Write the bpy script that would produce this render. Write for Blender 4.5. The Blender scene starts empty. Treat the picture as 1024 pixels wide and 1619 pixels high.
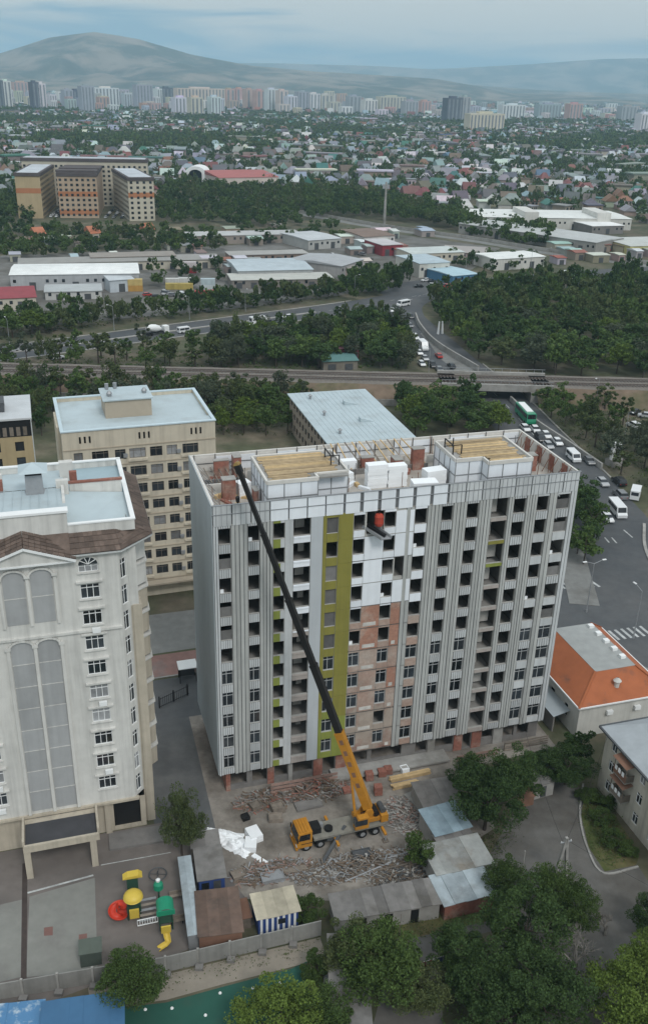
import bpy, math, random
import numpy as np
from mathutils import Matrix, Vector
random.seed(11)
RNG = np.random.default_rng(5)
sc = bpy.context.scene
COL = sc.collection
R = math.radians

# ------------------------------------------------------------------ camera, sky, sun, exposure
F, PITCH, ROLL, CH = 1475.0, 0.4304, 0.0272, 81.6      # focal length in photo pixels, pitch, roll, height of the drone
cam = bpy.data.cameras.new('camera')
cam.sensor_fit = 'VERTICAL'; cam.sensor_height = 24.0; cam.lens = F / 1619 * 24.0
cam.clip_start = 1.0; cam.clip_end = 60000.0
cam_o = bpy.data.objects.new('camera', cam); COL.objects.link(cam_o)
CP_, SP_, CR_, SR_ = math.cos(PITCH), math.sin(PITCH), math.cos(ROLL), math.sin(ROLL)
r0, u0, f0 = Vector((1, 0, 0)), Vector((0, SP_, CP_)), Vector((0, CP_, -SP_))
cam_r, cam_u = r0 * CR_ + u0 * SR_, u0 * CR_ - r0 * SR_
M = Matrix((cam_r, cam_u, -f0)).transposed().to_4x4(); M.translation = (0, 0, CH)
cam_o.matrix_world = M
sc.camera = cam_o

SUN_EL, SUN_AZ = R(48), R(152)       # azimuth clockwise from +Y: behind the camera and to its right
world = bpy.data.worlds.new('World'); sc.world = world; world.use_nodes = True
nt = world.node_tree; nt.nodes.clear()
def N(t, **kw):
    n = nt.nodes.new(t)
    for k, v in kw.items(): setattr(n, k, v)
    return n
def setin(n, **kw):
    for k, v in kw.items(): n.inputs[k.replace('_', ' ')].default_value = v
out = N('ShaderNodeOutputWorld'); bg = N('ShaderNodeBackground')
sky = N('ShaderNodeTexSky'); sky.sky_type = 'NISHITA'; sky.sun_disc = False
sky.sun_elevation = SUN_EL; sky.sun_rotation = SUN_AZ; sky.air_density = 1.6; sky.dust_density = 1.0; sky.ozone_density = 2.0
tc = N('ShaderNodeTexCoord')
mp = N('ShaderNodeMapping'); mp.inputs['Scale'].default_value = (2.6, 2.6, 24.0)
no = N('ShaderNodeTexNoise'); setin(no, Scale=1.7, Detail=6.0, Roughness=0.5, Distortion=0.6)
ramp = N('ShaderNodeValToRGB')
ramp.color_ramp.elements[0].position = 0.43; ramp.color_ramp.elements[0].color = (1.75, 3.3, 4.55, 1)
ramp.color_ramp.elements[1].position = 0.60; ramp.color_ramp.elements[1].color = (5.0, 5.3, 5.4, 1)
# an overcast deck grows brighter towards the zenith
sep = N('ShaderNodeSeparateXYZ'); ov = N('ShaderNodeMapRange'); ov.clamp = True
setin(ov, From_Min=0.0, From_Max=1.0, To_Min=1.0, To_Max=1.7)
mul = N('ShaderNodeVectorMath', operation='SCALE')
mix = N('ShaderNodeMix', data_type='RGBA'); mix.inputs['Factor'].default_value = 0.88
L = nt.links.new
L(tc.outputs['Generated'], mp.inputs['Vector']); L(mp.outputs[0], no.inputs['Vector'])
hi = N('ShaderNodeMapRange'); hi.clamp = True; setin(hi, From_Min=0.015, From_Max=0.085, To_Min=-0.07, To_Max=0.17)   # cloud deck stands clear of the horizon
adn = N('ShaderNodeMath', operation='ADD'); L(sep.outputs['Z'], hi.inputs['Value']); L(hi.outputs[0], adn.inputs[0]); L(no.outputs['Fac'], adn.inputs[1])
L(adn.outputs[0], ramp.inputs[0]); L(tc.outputs['Generated'], sep.inputs[0]); L(sep.outputs['Z'], ov.inputs['Value'])
L(ramp.outputs[0], mul.inputs[0]); L(ov.outputs[0], mul.inputs['Scale'])
L(sky.outputs[0], mix.inputs['A']); L(mul.outputs[0], mix.inputs['B'])
L(mix.outputs['Result'], bg.inputs['Color']); bg.inputs['Strength'].default_value = 0.12
L(bg.outputs[0], out.inputs['Surface'])

sun = bpy.data.lights.new('sun', 'SUN'); sun.energy = 1.4; sun.angle = R(15); sun.color = (1.0, 0.985, 0.96)
sun_o = bpy.data.objects.new('sun', sun); COL.objects.link(sun_o)
sd = Vector((math.sin(SUN_AZ) * math.cos(SUN_EL), math.cos(SUN_AZ) * math.cos(SUN_EL), math.sin(SUN_EL)))
sun_o.rotation_euler = sd.to_track_quat('Z', 'Y').to_euler(); sun_o.location = (0, 0, 200)

vs = sc.view_settings
vs.view_transform = 'Standard'; vs.look = 'None'; vs.exposure = 0.0; vs.gamma = 1.0; vs.use_curve_mapping = False
sc.render.engine = 'CYCLES'
sc.cycles.max_bounces = 5; sc.cycles.diffuse_bounces = 3; sc.cycles.glossy_bounces = 2; sc.cycles.transmission_bounces = 2
sc.cycles.volume_bounces = 1; sc.cycles.transparent_max_bounces = 6
sc.cycles.use_denoising = True

# ------------------------------------------------------------------ helpers
def at(px, py, z=0.0):
    """The point of the place at height z that the survey of the photograph puts at pixel px, py."""
    X, Y = px - 512, py - 809.5
    x, y = CR_ * X + SR_ * Y, -SR_ * X + CR_ * Y
    d = Vector((x, F * CP_ - y * SP_, -F * SP_ - y * CP_))
    return Vector((0, 0, CH)) + d * ((z - CH) / d.z)

MATS = {}
def mat(name, col, rough=0.85, var=0.14, scale=0.8, metal=0.0, spec=0.3, streak=0.0, bump=0.0, objcol=False, attr=None,
        rnd=0.0, wave=None, dirt=None, dirt_scale=0.15, dirt_amt=(0.5, 0.7)):
    if name in MATS: return MATS[name]
    m = bpy.data.materials.new(name); m.use_nodes = True; MATS[name] = m
    t = m.node_tree; nd = t.nodes; lk = t.links.new; b = nd['Principled BSDF']
    b.inputs['Roughness'].default_value = rough; b.inputs['Metallic'].default_value = metal
    b.inputs['Specular IOR Level'].default_value = spec
    geo = nd.new('ShaderNodeNewGeometry')
    def noise(sc_, detail=5.0, vec=None, rough_=0.6):
        n = nd.new('ShaderNodeTexNoise'); n.inputs['Scale'].default_value = sc_; n.inputs['Detail'].default_value = detail
        n.inputs['Roughness'].default_value = rough_
        lk(vec if vec is not None else geo.outputs['Position'], n.inputs['Vector']); return n.outputs['Fac']
    def rng(v, a, b_, f0_=0.25, f1_=0.75):
        n = nd.new('ShaderNodeMapRange'); n.inputs['From Min'].default_value = f0_; n.inputs['From Max'].default_value = f1_
        n.inputs['To Min'].default_value = a; n.inputs['To Max'].default_value = b_; lk(v, n.inputs['Value']); return n.outputs[0]
    def mulm(a, b_):
        n = nd.new('ShaderNodeMath'); n.operation = 'MULTIPLY'; lk(a, n.inputs[0])
        if isinstance(b_, float): n.inputs[1].default_value = b_
        else: lk(b_, n.inputs[1])
        return n.outputs[0]
    f = rng(noise(scale), 1 - var, 1 + var)
    f = mulm(f, rng(noise(scale * 0.13, 3.0), 1 - var * 0.7, 1 + var * 0.7))
    if streak:
        mpn = nd.new('ShaderNodeMapping'); mpn.inputs['Scale'].default_value = (1.3, 1.3, 0.07); lk(geo.outputs['Position'], mpn.inputs['Vector'])
        f = mulm(f, rng(noise(1.0, 4.0, mpn.outputs[0]), 1 - streak, 1.03, 0.25, 0.55))
    if rnd:
        oi = nd.new('ShaderNodeObjectInfo'); f = mulm(f, rng(oi.outputs['Random'], 1 - rnd, 1 + rnd, 0.0, 1.0))
    vm = nd.new('ShaderNodeVectorMath'); vm.operation = 'SCALE'; lk(f, vm.inputs['Scale'])
    base = None
    if objcol:
        oi = nd.new('ShaderNodeObjectInfo'); base = oi.outputs['Color']
    elif attr:
        a = nd.new('ShaderNodeAttribute'); a.attribute_name = attr; base = a.outputs['Color']
    if dirt:
        mx = nd.new('ShaderNodeMix'); mx.data_type = 'RGBA'
        if base is not None: lk(base, mx.inputs['A'])
        else: mx.inputs['A'].default_value = (*col, 1)
        mx.inputs['B'].default_value = (*dirt, 1); lk(rng(noise(dirt_scale, 7.0, None, 0.65), 0, 1, *dirt_amt), mx.inputs['Factor'])
        base = mx.outputs['Result']
    if base is not None: lk(base, vm.inputs[0])
    else: vm.inputs[0].default_value = col
    lk(vm.outputs[0], b.inputs['Base Color'])
    if bump or wave:
        bn = nd.new('ShaderNodeBump'); bn.inputs['Strength'].default_value = 0.6; bn.inputs['Distance'].default_value = bump or 0.05
        if wave:
            w = nd.new('ShaderNodeTexWave'); w.wave_type = 'BANDS'; w.bands_direction = wave[1]; w.inputs['Scale'].default_value = wave[0]
            t2 = nd.new('ShaderNodeTexCoord'); lk(t2.outputs['Object'], w.inputs['Vector']); lk(w.outputs['Fac'], bn.inputs['Height'])
        else: lk(noise(scale * 2.5), bn.inputs['Height'])
        lk(bn.outputs[0], b.inputs['Normal'])
    return m

class MB:
    """Collects faces; build() links them as one mesh object."""
    def __init__(s): s.v = []; s.f = []; s.m = []; s.T = None
    def add(s, vs_, fs, m=0):
        o = len(s.v)
        if s.T is not None: vs_ = [s.T @ Vector(p) for p in vs_]
        s.v += [tuple(p) for p in vs_]; s.f += [tuple(i + o for i in q) for q in fs]; s.m += [m] * len(fs); return s
    def quad(s, a, b, c, d, m=0): return s.add([a, b, c, d], [(0, 1, 2, 3)], m)
    def box(s, x0, y0, z0, x1, y1, z1, m=0):
        p = [(x0, y0, z0), (x1, y0, z0), (x1, y1, z0), (x0, y1, z0), (x0, y0, z1), (x1, y0, z1), (x1, y1, z1), (x0, y1, z1)]
        return s.add(p, [(0, 3, 2, 1), (4, 5, 6, 7), (0, 1, 5, 4), (1, 2, 6, 5), (2, 3, 7, 6), (3, 0, 4, 7)], m)
    def prism(s, poly, z0, z1, m=0, mt=None):
        n = len(poly); p = [(x, y, z0) for x, y in poly] + [(x, y, z1) for x, y in poly]
        s.add(p, [(i, (i + 1) % n, (i + 1) % n + n, i + n) for i in range(n)] + [tuple(range(n - 1, -1, -1))], m)
        return s.add(p[n:], [tuple(range(n))], m if mt is None else mt)
    def slab(s, poly, y0, y1, m=0):
        """polygon in x-z, extruded along y"""
        n = len(poly); p = [(x, y0, z) for x, z in poly] + [(x, y1, z) for x, z in poly]
        return s.add(p, [(i, i + n, (i + 1) % n + n, (i + 1) % n) for i in range(n)] + [tuple(range(n)), tuple(range(2 * n - 1, n - 1, -1))], m)
    def beam(s, p, q, w, h=None, m=0, w2=None):
        p, q = Vector(p), Vector(q); d = (q - p)
        if d.length < 1e-6: return s
        d.normalize(); h = h or w; k = 1 if w2 is None else w2 / w
        a = d.cross(Vector((0, 0, 1)));
        if a.length < 1e-3: a = Vector((1, 0, 0))
        a.normalize(); b = a.cross(d)
        c = [(-.5, -.5), (.5, -.5), (.5, .5), (-.5, .5)]
        vs_ = [p + a * (x * w) + b * (y * h) for x, y in c] + [q + a * (x * w * k) + b * (y * h * k) for x, y in c]
        return s.add(vs_, [(0, 1, 2, 3), (7, 6, 5, 4), (0, 4, 5, 1), (1, 5, 6, 2), (2, 6, 7, 3), (3, 7, 4, 0)], m)
    def tube(s, p, q, r, r2=None, n=8, m=0, caps=True):
        p, q = Vector(p), Vector(q); d = (q - p).normalized(); r2 = r if r2 is None else r2
        a = d.cross(Vector((0, 0, 1)))
        if a.length < 1e-3: a = Vector((1, 0, 0))
        a.normalize(); b = a.cross(d)
        vs_ = []
        for c, rr in ((p, r), (q, r2)):
            vs_ += [c + (a * math.cos(t) + b * math.sin(t)) * rr for t in [2 * math.pi * i / n for i in range(n)]]
        fs = [(i, i + n, (i + 1) % n + n, (i + 1) % n) for i in range(n)]
        if caps: fs += [tuple(range(n)), tuple(range(2 * n - 1, n - 1, -1))]
        return s.add(vs_, fs, m)
    def path(s, pts, r, n=6, m=0):
        for a, b in zip(pts[:-1], pts[1:]): s.tube(a, b, r, None, n, m)
        return s
    def lathe(s, prof, c=(0, 0, 0), n=12, m=0, sx=1, sy=1):
        vs_ = []; k = len(prof)
        for r, z in prof: vs_ += [(c[0] + sx * r * math.cos(2 * math.pi * i / n), c[1] + sy * r * math.sin(2 * math.pi * i / n), c[2] + z) for i in range(n)]
        fs = [(j * n + i, j * n + (i + 1) % n, (j + 1) * n + (i + 1) % n, (j + 1) * n + i) for j in range(k - 1) for i in range(n)]
        return s.add(vs_, fs, m)
    def holes(s, u0, u1, z0, z1, hs, d=0.3, v=0.0, m=0, mr=None):
        """wall face at y=v looking to -y with rectangular openings (a, b, c, e), their reveals d deep"""
        mr = m if mr is None else mr
        us = sorted({u0, u1, *[h[0] for h in hs], *[h[1] for h in hs]}); zs = sorted({z0, z1, *[h[2] for h in hs], *[h[3] for h in hs]})
        us = [u for u in us if u0 <= u <= u1]; zs = [z for z in zs if z0 <= z <= z1]
        for a, b in zip(us[:-1], us[1:]):
            st = None
            for c, e in zip(zs[:-1], zs[1:]):
                x, z = (a + b) / 2, (c + e) / 2
                if any(h[0] < x < h[1] and h[2] < z < h[3] for h in hs):
                    if st is not None: s.quad((a, v, st), (b, v, st), (b, v, c), (a, v, c), m); st = None
                elif st is None: st = c
            if st is not None: s.quad((a, v, st), (b, v, st), (b, v, z1), (a, v, z1), m)
        for a, b, c, e in hs:
            w = v + d
            s.quad((a, v, c), (b, v, c), (b, w, c), (a, w, c), mr); s.quad((a, v, e), (a, w, e), (b, w, e), (b, v, e), mr)
            s.quad((a, v, c), (a, w, c), (a, w, e), (a, v, e), mr); s.quad((b, v, c), (b, v, e), (b, w, e), (b, w, c), mr)
        return s
    def mesh(s, name, mats):
        me = bpy.data.meshes.new(name); me.from_pydata(s.v, [], s.f)
        mats = mats if isinstance(mats, (list, tuple)) else [mats]
        for m in mats: me.materials.append(m)
        if len(mats) > 1: me.polygons.foreach_set('material_index', s.m)
        me.update(); return me
    def build(s, name, mats, parent=None, loc=None, rz=0.0, smooth=False):
        me = s.mesh(name, mats)
        if smooth: me.polygons.foreach_set('use_smooth', [True] * len(me.polygons))
        return put(name, me, parent, loc, rz)

def put(name, me, parent=None, loc=None, rz=0.0, sc_=None):
    o = bpy.data.objects.new(name, me); COL.objects.link(o)
    if parent is not None: o.parent = parent
    if loc is not None: o.location = loc
    if rz: o.rotation_euler = (0, 0, rz)
    if sc_ is not None: o.scale = sc_ if hasattr(sc_, '__len__') else (sc_,) * 3
    return o
def tag(o, label, cat=None, group=None, kind=None):
    if label: o['label'] = label
    if cat: o['category'] = cat
    if group: o['group'] = group
    if kind: o['kind'] = kind
    return o
def root(name, label, cat, loc=(0, 0, 0), rz=0.0, group=None):
    return tag(put(name, None, None, loc, rz), label, cat, group)
def structure(name, mb, m, label=None): 
    return tag(mb.build(name, m), label, None, None, 'structure')
def stuff(o, label=None, cat=None): return tag(o, label, cat, None, 'stuff')
def sort_labels(objs, fmt):
    """tell alike things apart by column and row of the place as one looks over it"""
    n = len(objs)
    if n < 3: return
    cs = sorted(range(n), key=lambda i: objs[i].location.x / max(1, objs[i].location.y)); rs = sorted(range(n), key=lambda i: objs[i].location.y)
    cw = ('leftmost fifth', 'left of the middle', 'middle', 'right of the middle', 'rightmost fifth'); rw = ('front row', 'second row', 'third row', 'rear row')
    C = {}; Rr = {}
    for k, i in enumerate(cs): C[i] = cw[min(4, k * 5 // n)]
    for k, i in enumerate(rs): Rr[i] = rw[min(3, k * 4 // n)]
    for i, o in enumerate(objs): o['label'] = fmt(o, Rr[i], C[i])
def boxm(x0, y0, z0, x1, y1, z1): return MB().box(x0, y0, z0, x1, y1, z1)
def copy_tree(o, parent=None, color=None):
    c = o.copy(); COL.objects.link(c)
    if parent is not None: c.parent = parent
    if color is not None: c.color = (*color, 1)
    for ch in [k for k in TREE.get(o, o.children)]: copy_tree(ch, c, color)
    return c
TREE = {}

# materials used in many places
m_conc = mat('concrete', (0.32, 0.31, 0.29), 0.9, 0.18, 0.9, dirt=(0.2, 0.19, 0.17))
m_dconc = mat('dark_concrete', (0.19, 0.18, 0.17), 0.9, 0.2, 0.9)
m_asph = mat('asphalt', (0.075, 0.08, 0.085), 0.85, 0.12, 0.6, dirt=(0.11, 0.11, 0.11), dirt_scale=0.05, dirt_amt=(0.4, 0.7))
m_pave = mat('pavement', (0.2, 0.2, 0.19), 0.9, 0.15, 0.7, dirt=(0.13, 0.125, 0.115), dirt_scale=0.1)
m_white = mat('white_paint', (0.78, 0.79, 0.78), 0.7, 0.06, 0.5)
m_mark = mat('road_paint', (0.42, 0.43, 0.42), 0.7, 0.35, 1.5)
m_glass = mat('dark_glass', (0.025, 0.03, 0.035), 0.12, 0.5, 0.5, spec=0.6, rnd=0.6)
m_black = mat('black_metal', (0.015, 0.015, 0.016), 0.5, 0.15, 2)
m_steel = mat('steel', (0.32, 0.33, 0.34), 0.5, 0.1, 2, metal=0.3)
m_dsteel = mat('dark_steel', (0.09, 0.095, 0.1), 0.55, 0.15, 2, metal=0.2)
m_brick = mat('red_brick', (0.27, 0.115, 0.085), 0.9, 0.25, 2.5, dirt=(0.36, 0.28, 0.23), dirt_scale=0.5, dirt_amt=(0.5, 0.75))
m_plaster = mat('rough_plaster', (0.36, 0.3, 0.25), 0.92, 0.2, 0.9, dirt=(0.26, 0.14, 0.11), dirt_scale=0.22, dirt_amt=(0.45, 0.6))
m_wood = mat('raw_timber', (0.5, 0.36, 0.19), 0.85, 0.22, 1.4, rnd=0.15)
m_gwood = mat('weathered_timber', (0.2, 0.17, 0.14), 0.9, 0.3, 1.4, rnd=0.3)
m_foam = mat('white_foam', (0.85, 0.87, 0.88), 0.8, 0.04, 1)
m_bark = mat('bark', (0.07, 0.055, 0.045), 0.95, 0.3, 2)
m_rust = mat('rusty_sheet', (0.2, 0.11, 0.075), 0.85, 0.2, 0.8)
m_objc = mat('painted', (0.5, 0.5, 0.5), 0.55, 0.08, 0.8, objcol=True)
m_body = mat('car_paint', (0.5, 0.5, 0.5), 0.3, 0.04, 0.5, objcol=True, spec=0.5)
m_tyre = mat('rubber', (0.012, 0.012, 0.012), 0.8, 0.2, 2)
# ------------------------------------------------------------------ the setting: ground, roads, railway, hills, haze
def ribbon(mb, pts, wl, wr=None, z=0.0, m=0, h=None):
    """sheet along a polyline, wl to the left and wr to the right; h makes it a solid strip"""
    wr = wl if wr is None else wr
    P = [Vector((p[0], p[1], 0)) for p in pts]; Ls = []; Rs = []
    for i, p in enumerate(P):
        a = (P[i] - P[i - 1]).normalized() if i else (P[1] - P[0]).normalized()
        b = (P[i + 1] - P[i]).normalized() if i < len(P) - 1 else a
        t = (a + b).normalized(); nrm = Vector((-t.y, t.x, 0)); k = 1 / max(0.4, t.dot(a))
        Ls.append(p + nrm * wl * k); Rs.append(p - nrm * wr * k)
    for i in range(len(P) - 1):
        a, b, c, d = Rs[i], Rs[i + 1], Ls[i + 1], Ls[i]
        if h is None: mb.quad(*[(q.x, q.y, z) for q in (a, b, c, d)], m)
        else:
            lo = [(q.x, q.y, z) for q in (a, b, c, d)]; hi = [(q.x, q.y, z + h) for q in (a, b, c, d)]
            mb.add(lo + hi, [(4, 5, 6, 7), (0, 1, 5, 4), (1, 2, 6, 5), (2, 3, 7, 6), (3, 0, 4, 7)], m)
    return mb
def smooth(pts, n=6):
    """Catmull-Rom through the points"""
    P = [Vector((p[0], p[1], 0)) for p in pts]; P = [P[0] * 2 - P[1]] + P + [P[-1] * 2 - P[-2]]; o = []
    for i in range(1, len(P) - 2):
        for k in range(n):
            t = k / n; a, b, c, d = P[i - 1:i + 3]
            o.append(0.5 * ((2 * b) + (c - a) * t + (2 * a - 5 * b + 4 * c - d) * t * t + (3 * b - a - 3 * c + d) * t ** 3))
    return o + [P[-2]]
def sheet(name, poly, z, m, label=None):
    return structure(name, MB().add([(x, y, z) for x, y in poly], [tuple(range(len(poly)))]), m, label)
def pxy(*l): return [tuple(at(x, y)[:2]) for x, y in l]

m_ground = mat('ground_soil', (0.075, 0.08, 0.045), 0.95, 0.3, 0.25, dirt=(0.15, 0.125, 0.09), dirt_scale=0.06, dirt_amt=(0.45, 0.65))
m_yard = mat('site_dirt', (0.26, 0.235, 0.205), 0.95, 0.24, 0.7, dirt=(0.13, 0.112, 0.094), dirt_scale=0.22, dirt_amt=(0.42, 0.68), bump=0.15)
m_lane = mat('lane_dirt', (0.135, 0.13, 0.122), 0.95, 0.18, 0.5, dirt=(0.085, 0.077, 0.066), dirt_scale=0.12, dirt_amt=(0.4, 0.7))
m_grass = mat('grass', (0.075, 0.09, 0.03), 0.95, 0.3, 0.9, dirt=(0.15, 0.12, 0.06), dirt_scale=0.2, dirt_amt=(0.45, 0.7))
m_dirt = mat('embankment_soil', (0.17, 0.125, 0.09), 0.95, 0.25, 0.4, dirt=(0.1, 0.1, 0.05), dirt_scale=0.08, dirt_amt=(0.45, 0.65))
m_ballast = mat('ballast', (0.17, 0.15, 0.13), 0.95, 0.25, 1.2)
structure('ground', MB().quad((-9000, -150, 0), (9000, -150, 0), (9000, 16800, 0), (-9000, 16800, 0)), m_ground)

B0, YAW = Vector((-12.054, 91.4216, 0)), 0.2972          # the corner and heading of the block under construction
eu, en = Vector((math.cos(YAW), math.sin(YAW), 0)), Vector((-math.sin(YAW), math.cos(YAW), 0))
def site(u, v, z=0.0): return B0 + eu * u + en * v + Vector((0, 0, z))
def suv(*l): return [tuple(site(u, v)[:2]) for u, v in l]

# sheets near the site, each 4 mm above the other
sheet('construction_yard', suv((-4.5, -15.5), (14, -21), (31, -14), (34, -3), (46, -2), (46, 18), (-4.5, 18)), 0.012, m_yard)
sheet('driveway', suv((-8.5, -9), (-1.6, -9), (-1.2, 20), (-8.5, 20)), 0.016, mat('driveway_asphalt', (0.095, 0.098, 0.1), 0.8, 0.14, 0.5, dirt=(0.16, 0.16, 0.155), dirt_scale=0.12, dirt_amt=(0.45, 0.7)))
sheet('lane', [(19.5, 57), (33.5, 57), (40, 70), (37, 84), (34.5, 90), (33, 99), (26, 99.5), (24.5, 90), (20, 82), (19.5, 72)], 0.008, m_lane)
sheet('garden_path', [(5, 57), (12.5, 57), (13.2, 70), (20, 72.2), (20, 75.4), (9.5, 71), (7.5, 66)], 0.012, m_lane)
sheet('grass_verge', [(2.5, 66.5), (8, 66.8), (10.2, 70.6), (19.4, 73.4), (19.2, 76.5), (2.5, 72.2)], 0.016, m_grass)
sheet('flower_bed', pxy((925, 1245), (945, 1248), (1010, 1350), (1005, 1368), (955, 1378), (930, 1340), (918, 1290)), 0.02, m_grass)
kb = MB(); ribbon(kb, smooth(pxy((921, 1240), (916, 1290), (928, 1342), (953, 1381), (1008, 1371))), 0.12, z=0.0, h=0.16)
structure('kerb', kb, m_conc)

sheet('forecourt_paving', [tuple(site(u, v)[:2]) for u, v in ((-34, 33.6), (14, 34.4), (14, 46), (-34, 46))], 0.016, m_pave)
# street behind the block, joining the avenue
street_c = [site(-70, 21.5), site(-20, 21.8), site(20, 22.2), site(44, 22.6), site(62, 26)]
structure('street', ribbon(MB(), street_c, 5.0, z=0.02), m_asph)
structure('pavement', ribbon(MB(), [site(-70, 30.0), site(45, 31.0)], 2.9, z=0.0, h=0.12), mat('pink_pavers', (0.25, 0.15, 0.13), 0.9, 0.15, 0.8, dirt=(0.22, 0.2, 0.19), dirt_scale=0.15))
kb = MB(); ribbon(kb, [site(-70, 26.7), site(45, 28.0)], 0.15, z=0.0, h=0.14); structure('kerb', kb, m_conc)
kb = MB(); ribbon(kb, [site(-70, 16.2), site(-9.5, 16.3)], 0.15, z=0.0, h=0.14); structure('kerb', kb, m_conc)

# avenue: from the junction under the railway bridge to the far road
av = smooth([(55, 100), (56, 125), (58.5, 148), (60.5, 172), (58, 200), (54, 228), (49.5, 262), (43, 290), (37.5, 318), (32, 346), (29, 366), (31, 386), (42, 408), (58, 426)])
structure('avenue', ribbon(MB(), av, 9.0, 8.0, z=0.028), m_asph)
sheet('junction', [(36, 128.5), (44, 126), (66, 120), (70, 160), (47, 165.5), (44, 150), (39, 141)], 0.036, m_asph)
kb = MB(); ribbon(kb, av[24:44], -8.2, 8.6, z=0.0, h=0.16); structure('kerb', kb, m_conc)
structure('pavement', ribbon(MB(), av[10:25], 14.5, -9.3, z=0.0, h=0.12), m_pave)
sheet('pavement', [(38.5, 124), (46, 121), (52, 116), (53, 121), (46.5, 126), (37.5, 130)], 0.12, m_pave)
# median kerb island beside the parked van
structure('median', ribbon(MB(), smooth([(66.5, 176), (63.2, 164), (62.8, 152), (66, 138)]), 0.3, z=0.03, h=0.22), m_conc)
sheet('lawn', [(63.4, 163.5), (80, 163), (80, 150), (63.2, 152)], 0.06, m_grass)
mk = MB()
def stripe(a, b, w=0.2, z=0.044): ribbon(mk, [a, b], w / 2, z=z)
for i in range(7):                                   # zebra across the side street
    a = at(893 + i * 9, 931 - i * 0.5); stripe(a, a + Vector((-1.3, 2.6, 0)), 0.5)
for i in range(6):
    a = at(978 + i * 10, 1012 - i * 1.5); stripe(a, a + Vector((-1.0, 2.8, 0)), 0.5)
for i in range(30, 78, 2):
    stripe(av[i], av[i] * 0.45 + av[i + 1] * 0.55, 0.18)
for px in ((985, 838, 999, 850), (955, 850, 962, 858), (966, 850, 974, 859)): stripe(at(*px[:2]), at(*px[2:]), 0.3)
mk.build('road_markings', m_mark)['kind'] = 'structure'

# highway west of the avenue and its continuation east
hw = smooth([(-190, 238), (-105, 293), (-62, 324), (-22, 353), (10, 377), (40, 405), (70, 434), (100, 451), (165, 485), (300, 560)])
structure('highway', ribbon(MB(), hw, 9.0, 8.0, z=0.02), m_asph)
mk = MB(); 
for i in range(2, len(hw) - 2): ribbon(mk, [hw[i], hw[i] * 0.6 + hw[i + 1] * 0.4], 0.1, z=0.034)
mk.build('road_markings', m_mark)['kind'] = 'structure'
kb = MB(); ribbon(kb, hw[5:26], 9.8, -9.2, z=0.0, h=0.18); structure('kerb', kb, m_conc)
kb = MB(); ribbon(kb, hw[5:24], -8.2, 8.8, z=0.0, h=0.18); structure('kerb', kb, m_conc)
structure('median', ribbon(MB(), hw[5:22], 0.6, z=0.02, h=0.25), m_conc)
structure('forecourt', MB().quad((28, 384, 0.03), (75, 425, 0.03), (70, 462, 0.03), (18, 418, 0.03)), m_asph)
# industrial yard paving
structure('industrial_yard', MB().add([(-190, 300, 0.008), (-95, 335, 0.008), (-30, 372, 0.008), (30, 420, 0.008), (70, 470, 0.008), (95, 540, 0.008), (30, 590, 0.008), (-60, 520, 0.008), (-190, 460, 0.008)], [tuple(range(9))]), mat('yard_paving', (0.17, 0.165, 0.155), 0.9, 0.22, 0.2, dirt=(0.1, 0.095, 0.08), dirt_scale=0.04, dirt_amt=(0.42, 0.6)))
# canal-like walled track towards the far right
tr = smooth([(-60, 705), (-6, 647), (34, 604), (80, 566), (122, 523), (170, 490)])
structure('access_track', ribbon(MB(), tr, 4, z=0.03), m_pave)
w = MB(); ribbon(w, tr, 5.6, -5.2, z=0.0, h=1.8); tag(w.build('boundary_wall', m_conc), 'long low concrete wall beside the far diagonal track', 'wall')

# railway embankment with a bridge over the avenue
RZ = 4.6
def rail_y(x): return 263.5 + 0.012 * x
emb_m = [m_dirt, m_ballast]
def bank(x0, x1):
    mb = MB(); n = max(2, int((x1 - x0) / 8))
    for i in range(n):
        a, b = x0 + (x1 - x0) * i / n, x0 + (x1 - x0) * (i + 1) / n
        for (o0, z0, o1, z1, mi) in ((-13, 0.0, -6.5, RZ - 0.5, 0), (-6.5, RZ - 0.5, 6.5, RZ - 0.5, 1), (6.5, RZ - 0.5, 13, 0.0, 0)):
            j = lambda x, o: 0.35 * math.sin(x * 0.31 + o)
            mb.quad((a, rail_y(a) + o0 + j(a, o0), z0), (b, rail_y(b) + o0 + j(b, o0), z0), (b, rail_y(b) + o1 + j(b, o1), z1), (a, rail_y(a) + o1 + j(a, o1), z1), mi)
    return mb
AX0, AX1 = 37.5, 59.5
structure('railway_embankment', bank(-320, AX0), emb_m); structure('railway_embankment', bank(AX1, 330), emb_m)
br = root('railway_bridge', 'grey concrete railway bridge crossing over the avenue', 'bridge', (0, 0, 0))
for side in (-1, 1):
    y = rail_y(48) + side * 6.4
    boxm(AX0 - 5, y - 0.45, RZ - 1.7, AX1 + 5, y + 0.45, RZ + 0.25).build('girder', m_conc, br)
    rl = MB(); rl.box(AX0 - 5, y - 0.06, RZ + 1.2, AX1 + 5, y + 0.06, RZ + 1.3)
    for k in range(14): x = AX0 - 5 + k * 2.4; rl.box(x, y - 0.05, RZ + 0.25, x + 0.1, y + 0.05, RZ + 1.2)
    rl.build('railing', m_steel, br)
boxm(AX0 - 5, rail_y(48) - 5.9, RZ - 1.5, AX1 + 5, rail_y(48) + 5.9, RZ - 0.5).build('deck', m_ballast, br)
for x in (AX0, AX1): boxm(x - 1.4, rail_y(48) - 7.5, 0, x + 1.4, rail_y(48) + 7.5, RZ - 1.75).build('abutment', m_conc, br)
trk = MB()
for o in (-3.2, -1.7, 1.7, 3.2):
    for x0, x1 in ((-320, 0), (0, 330)): trk.beam((x0, rail_y(x0) + o, RZ - 0.2), (x1, rail_y(x1) + o, RZ - 0.2), 0.14, 0.2)
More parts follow.
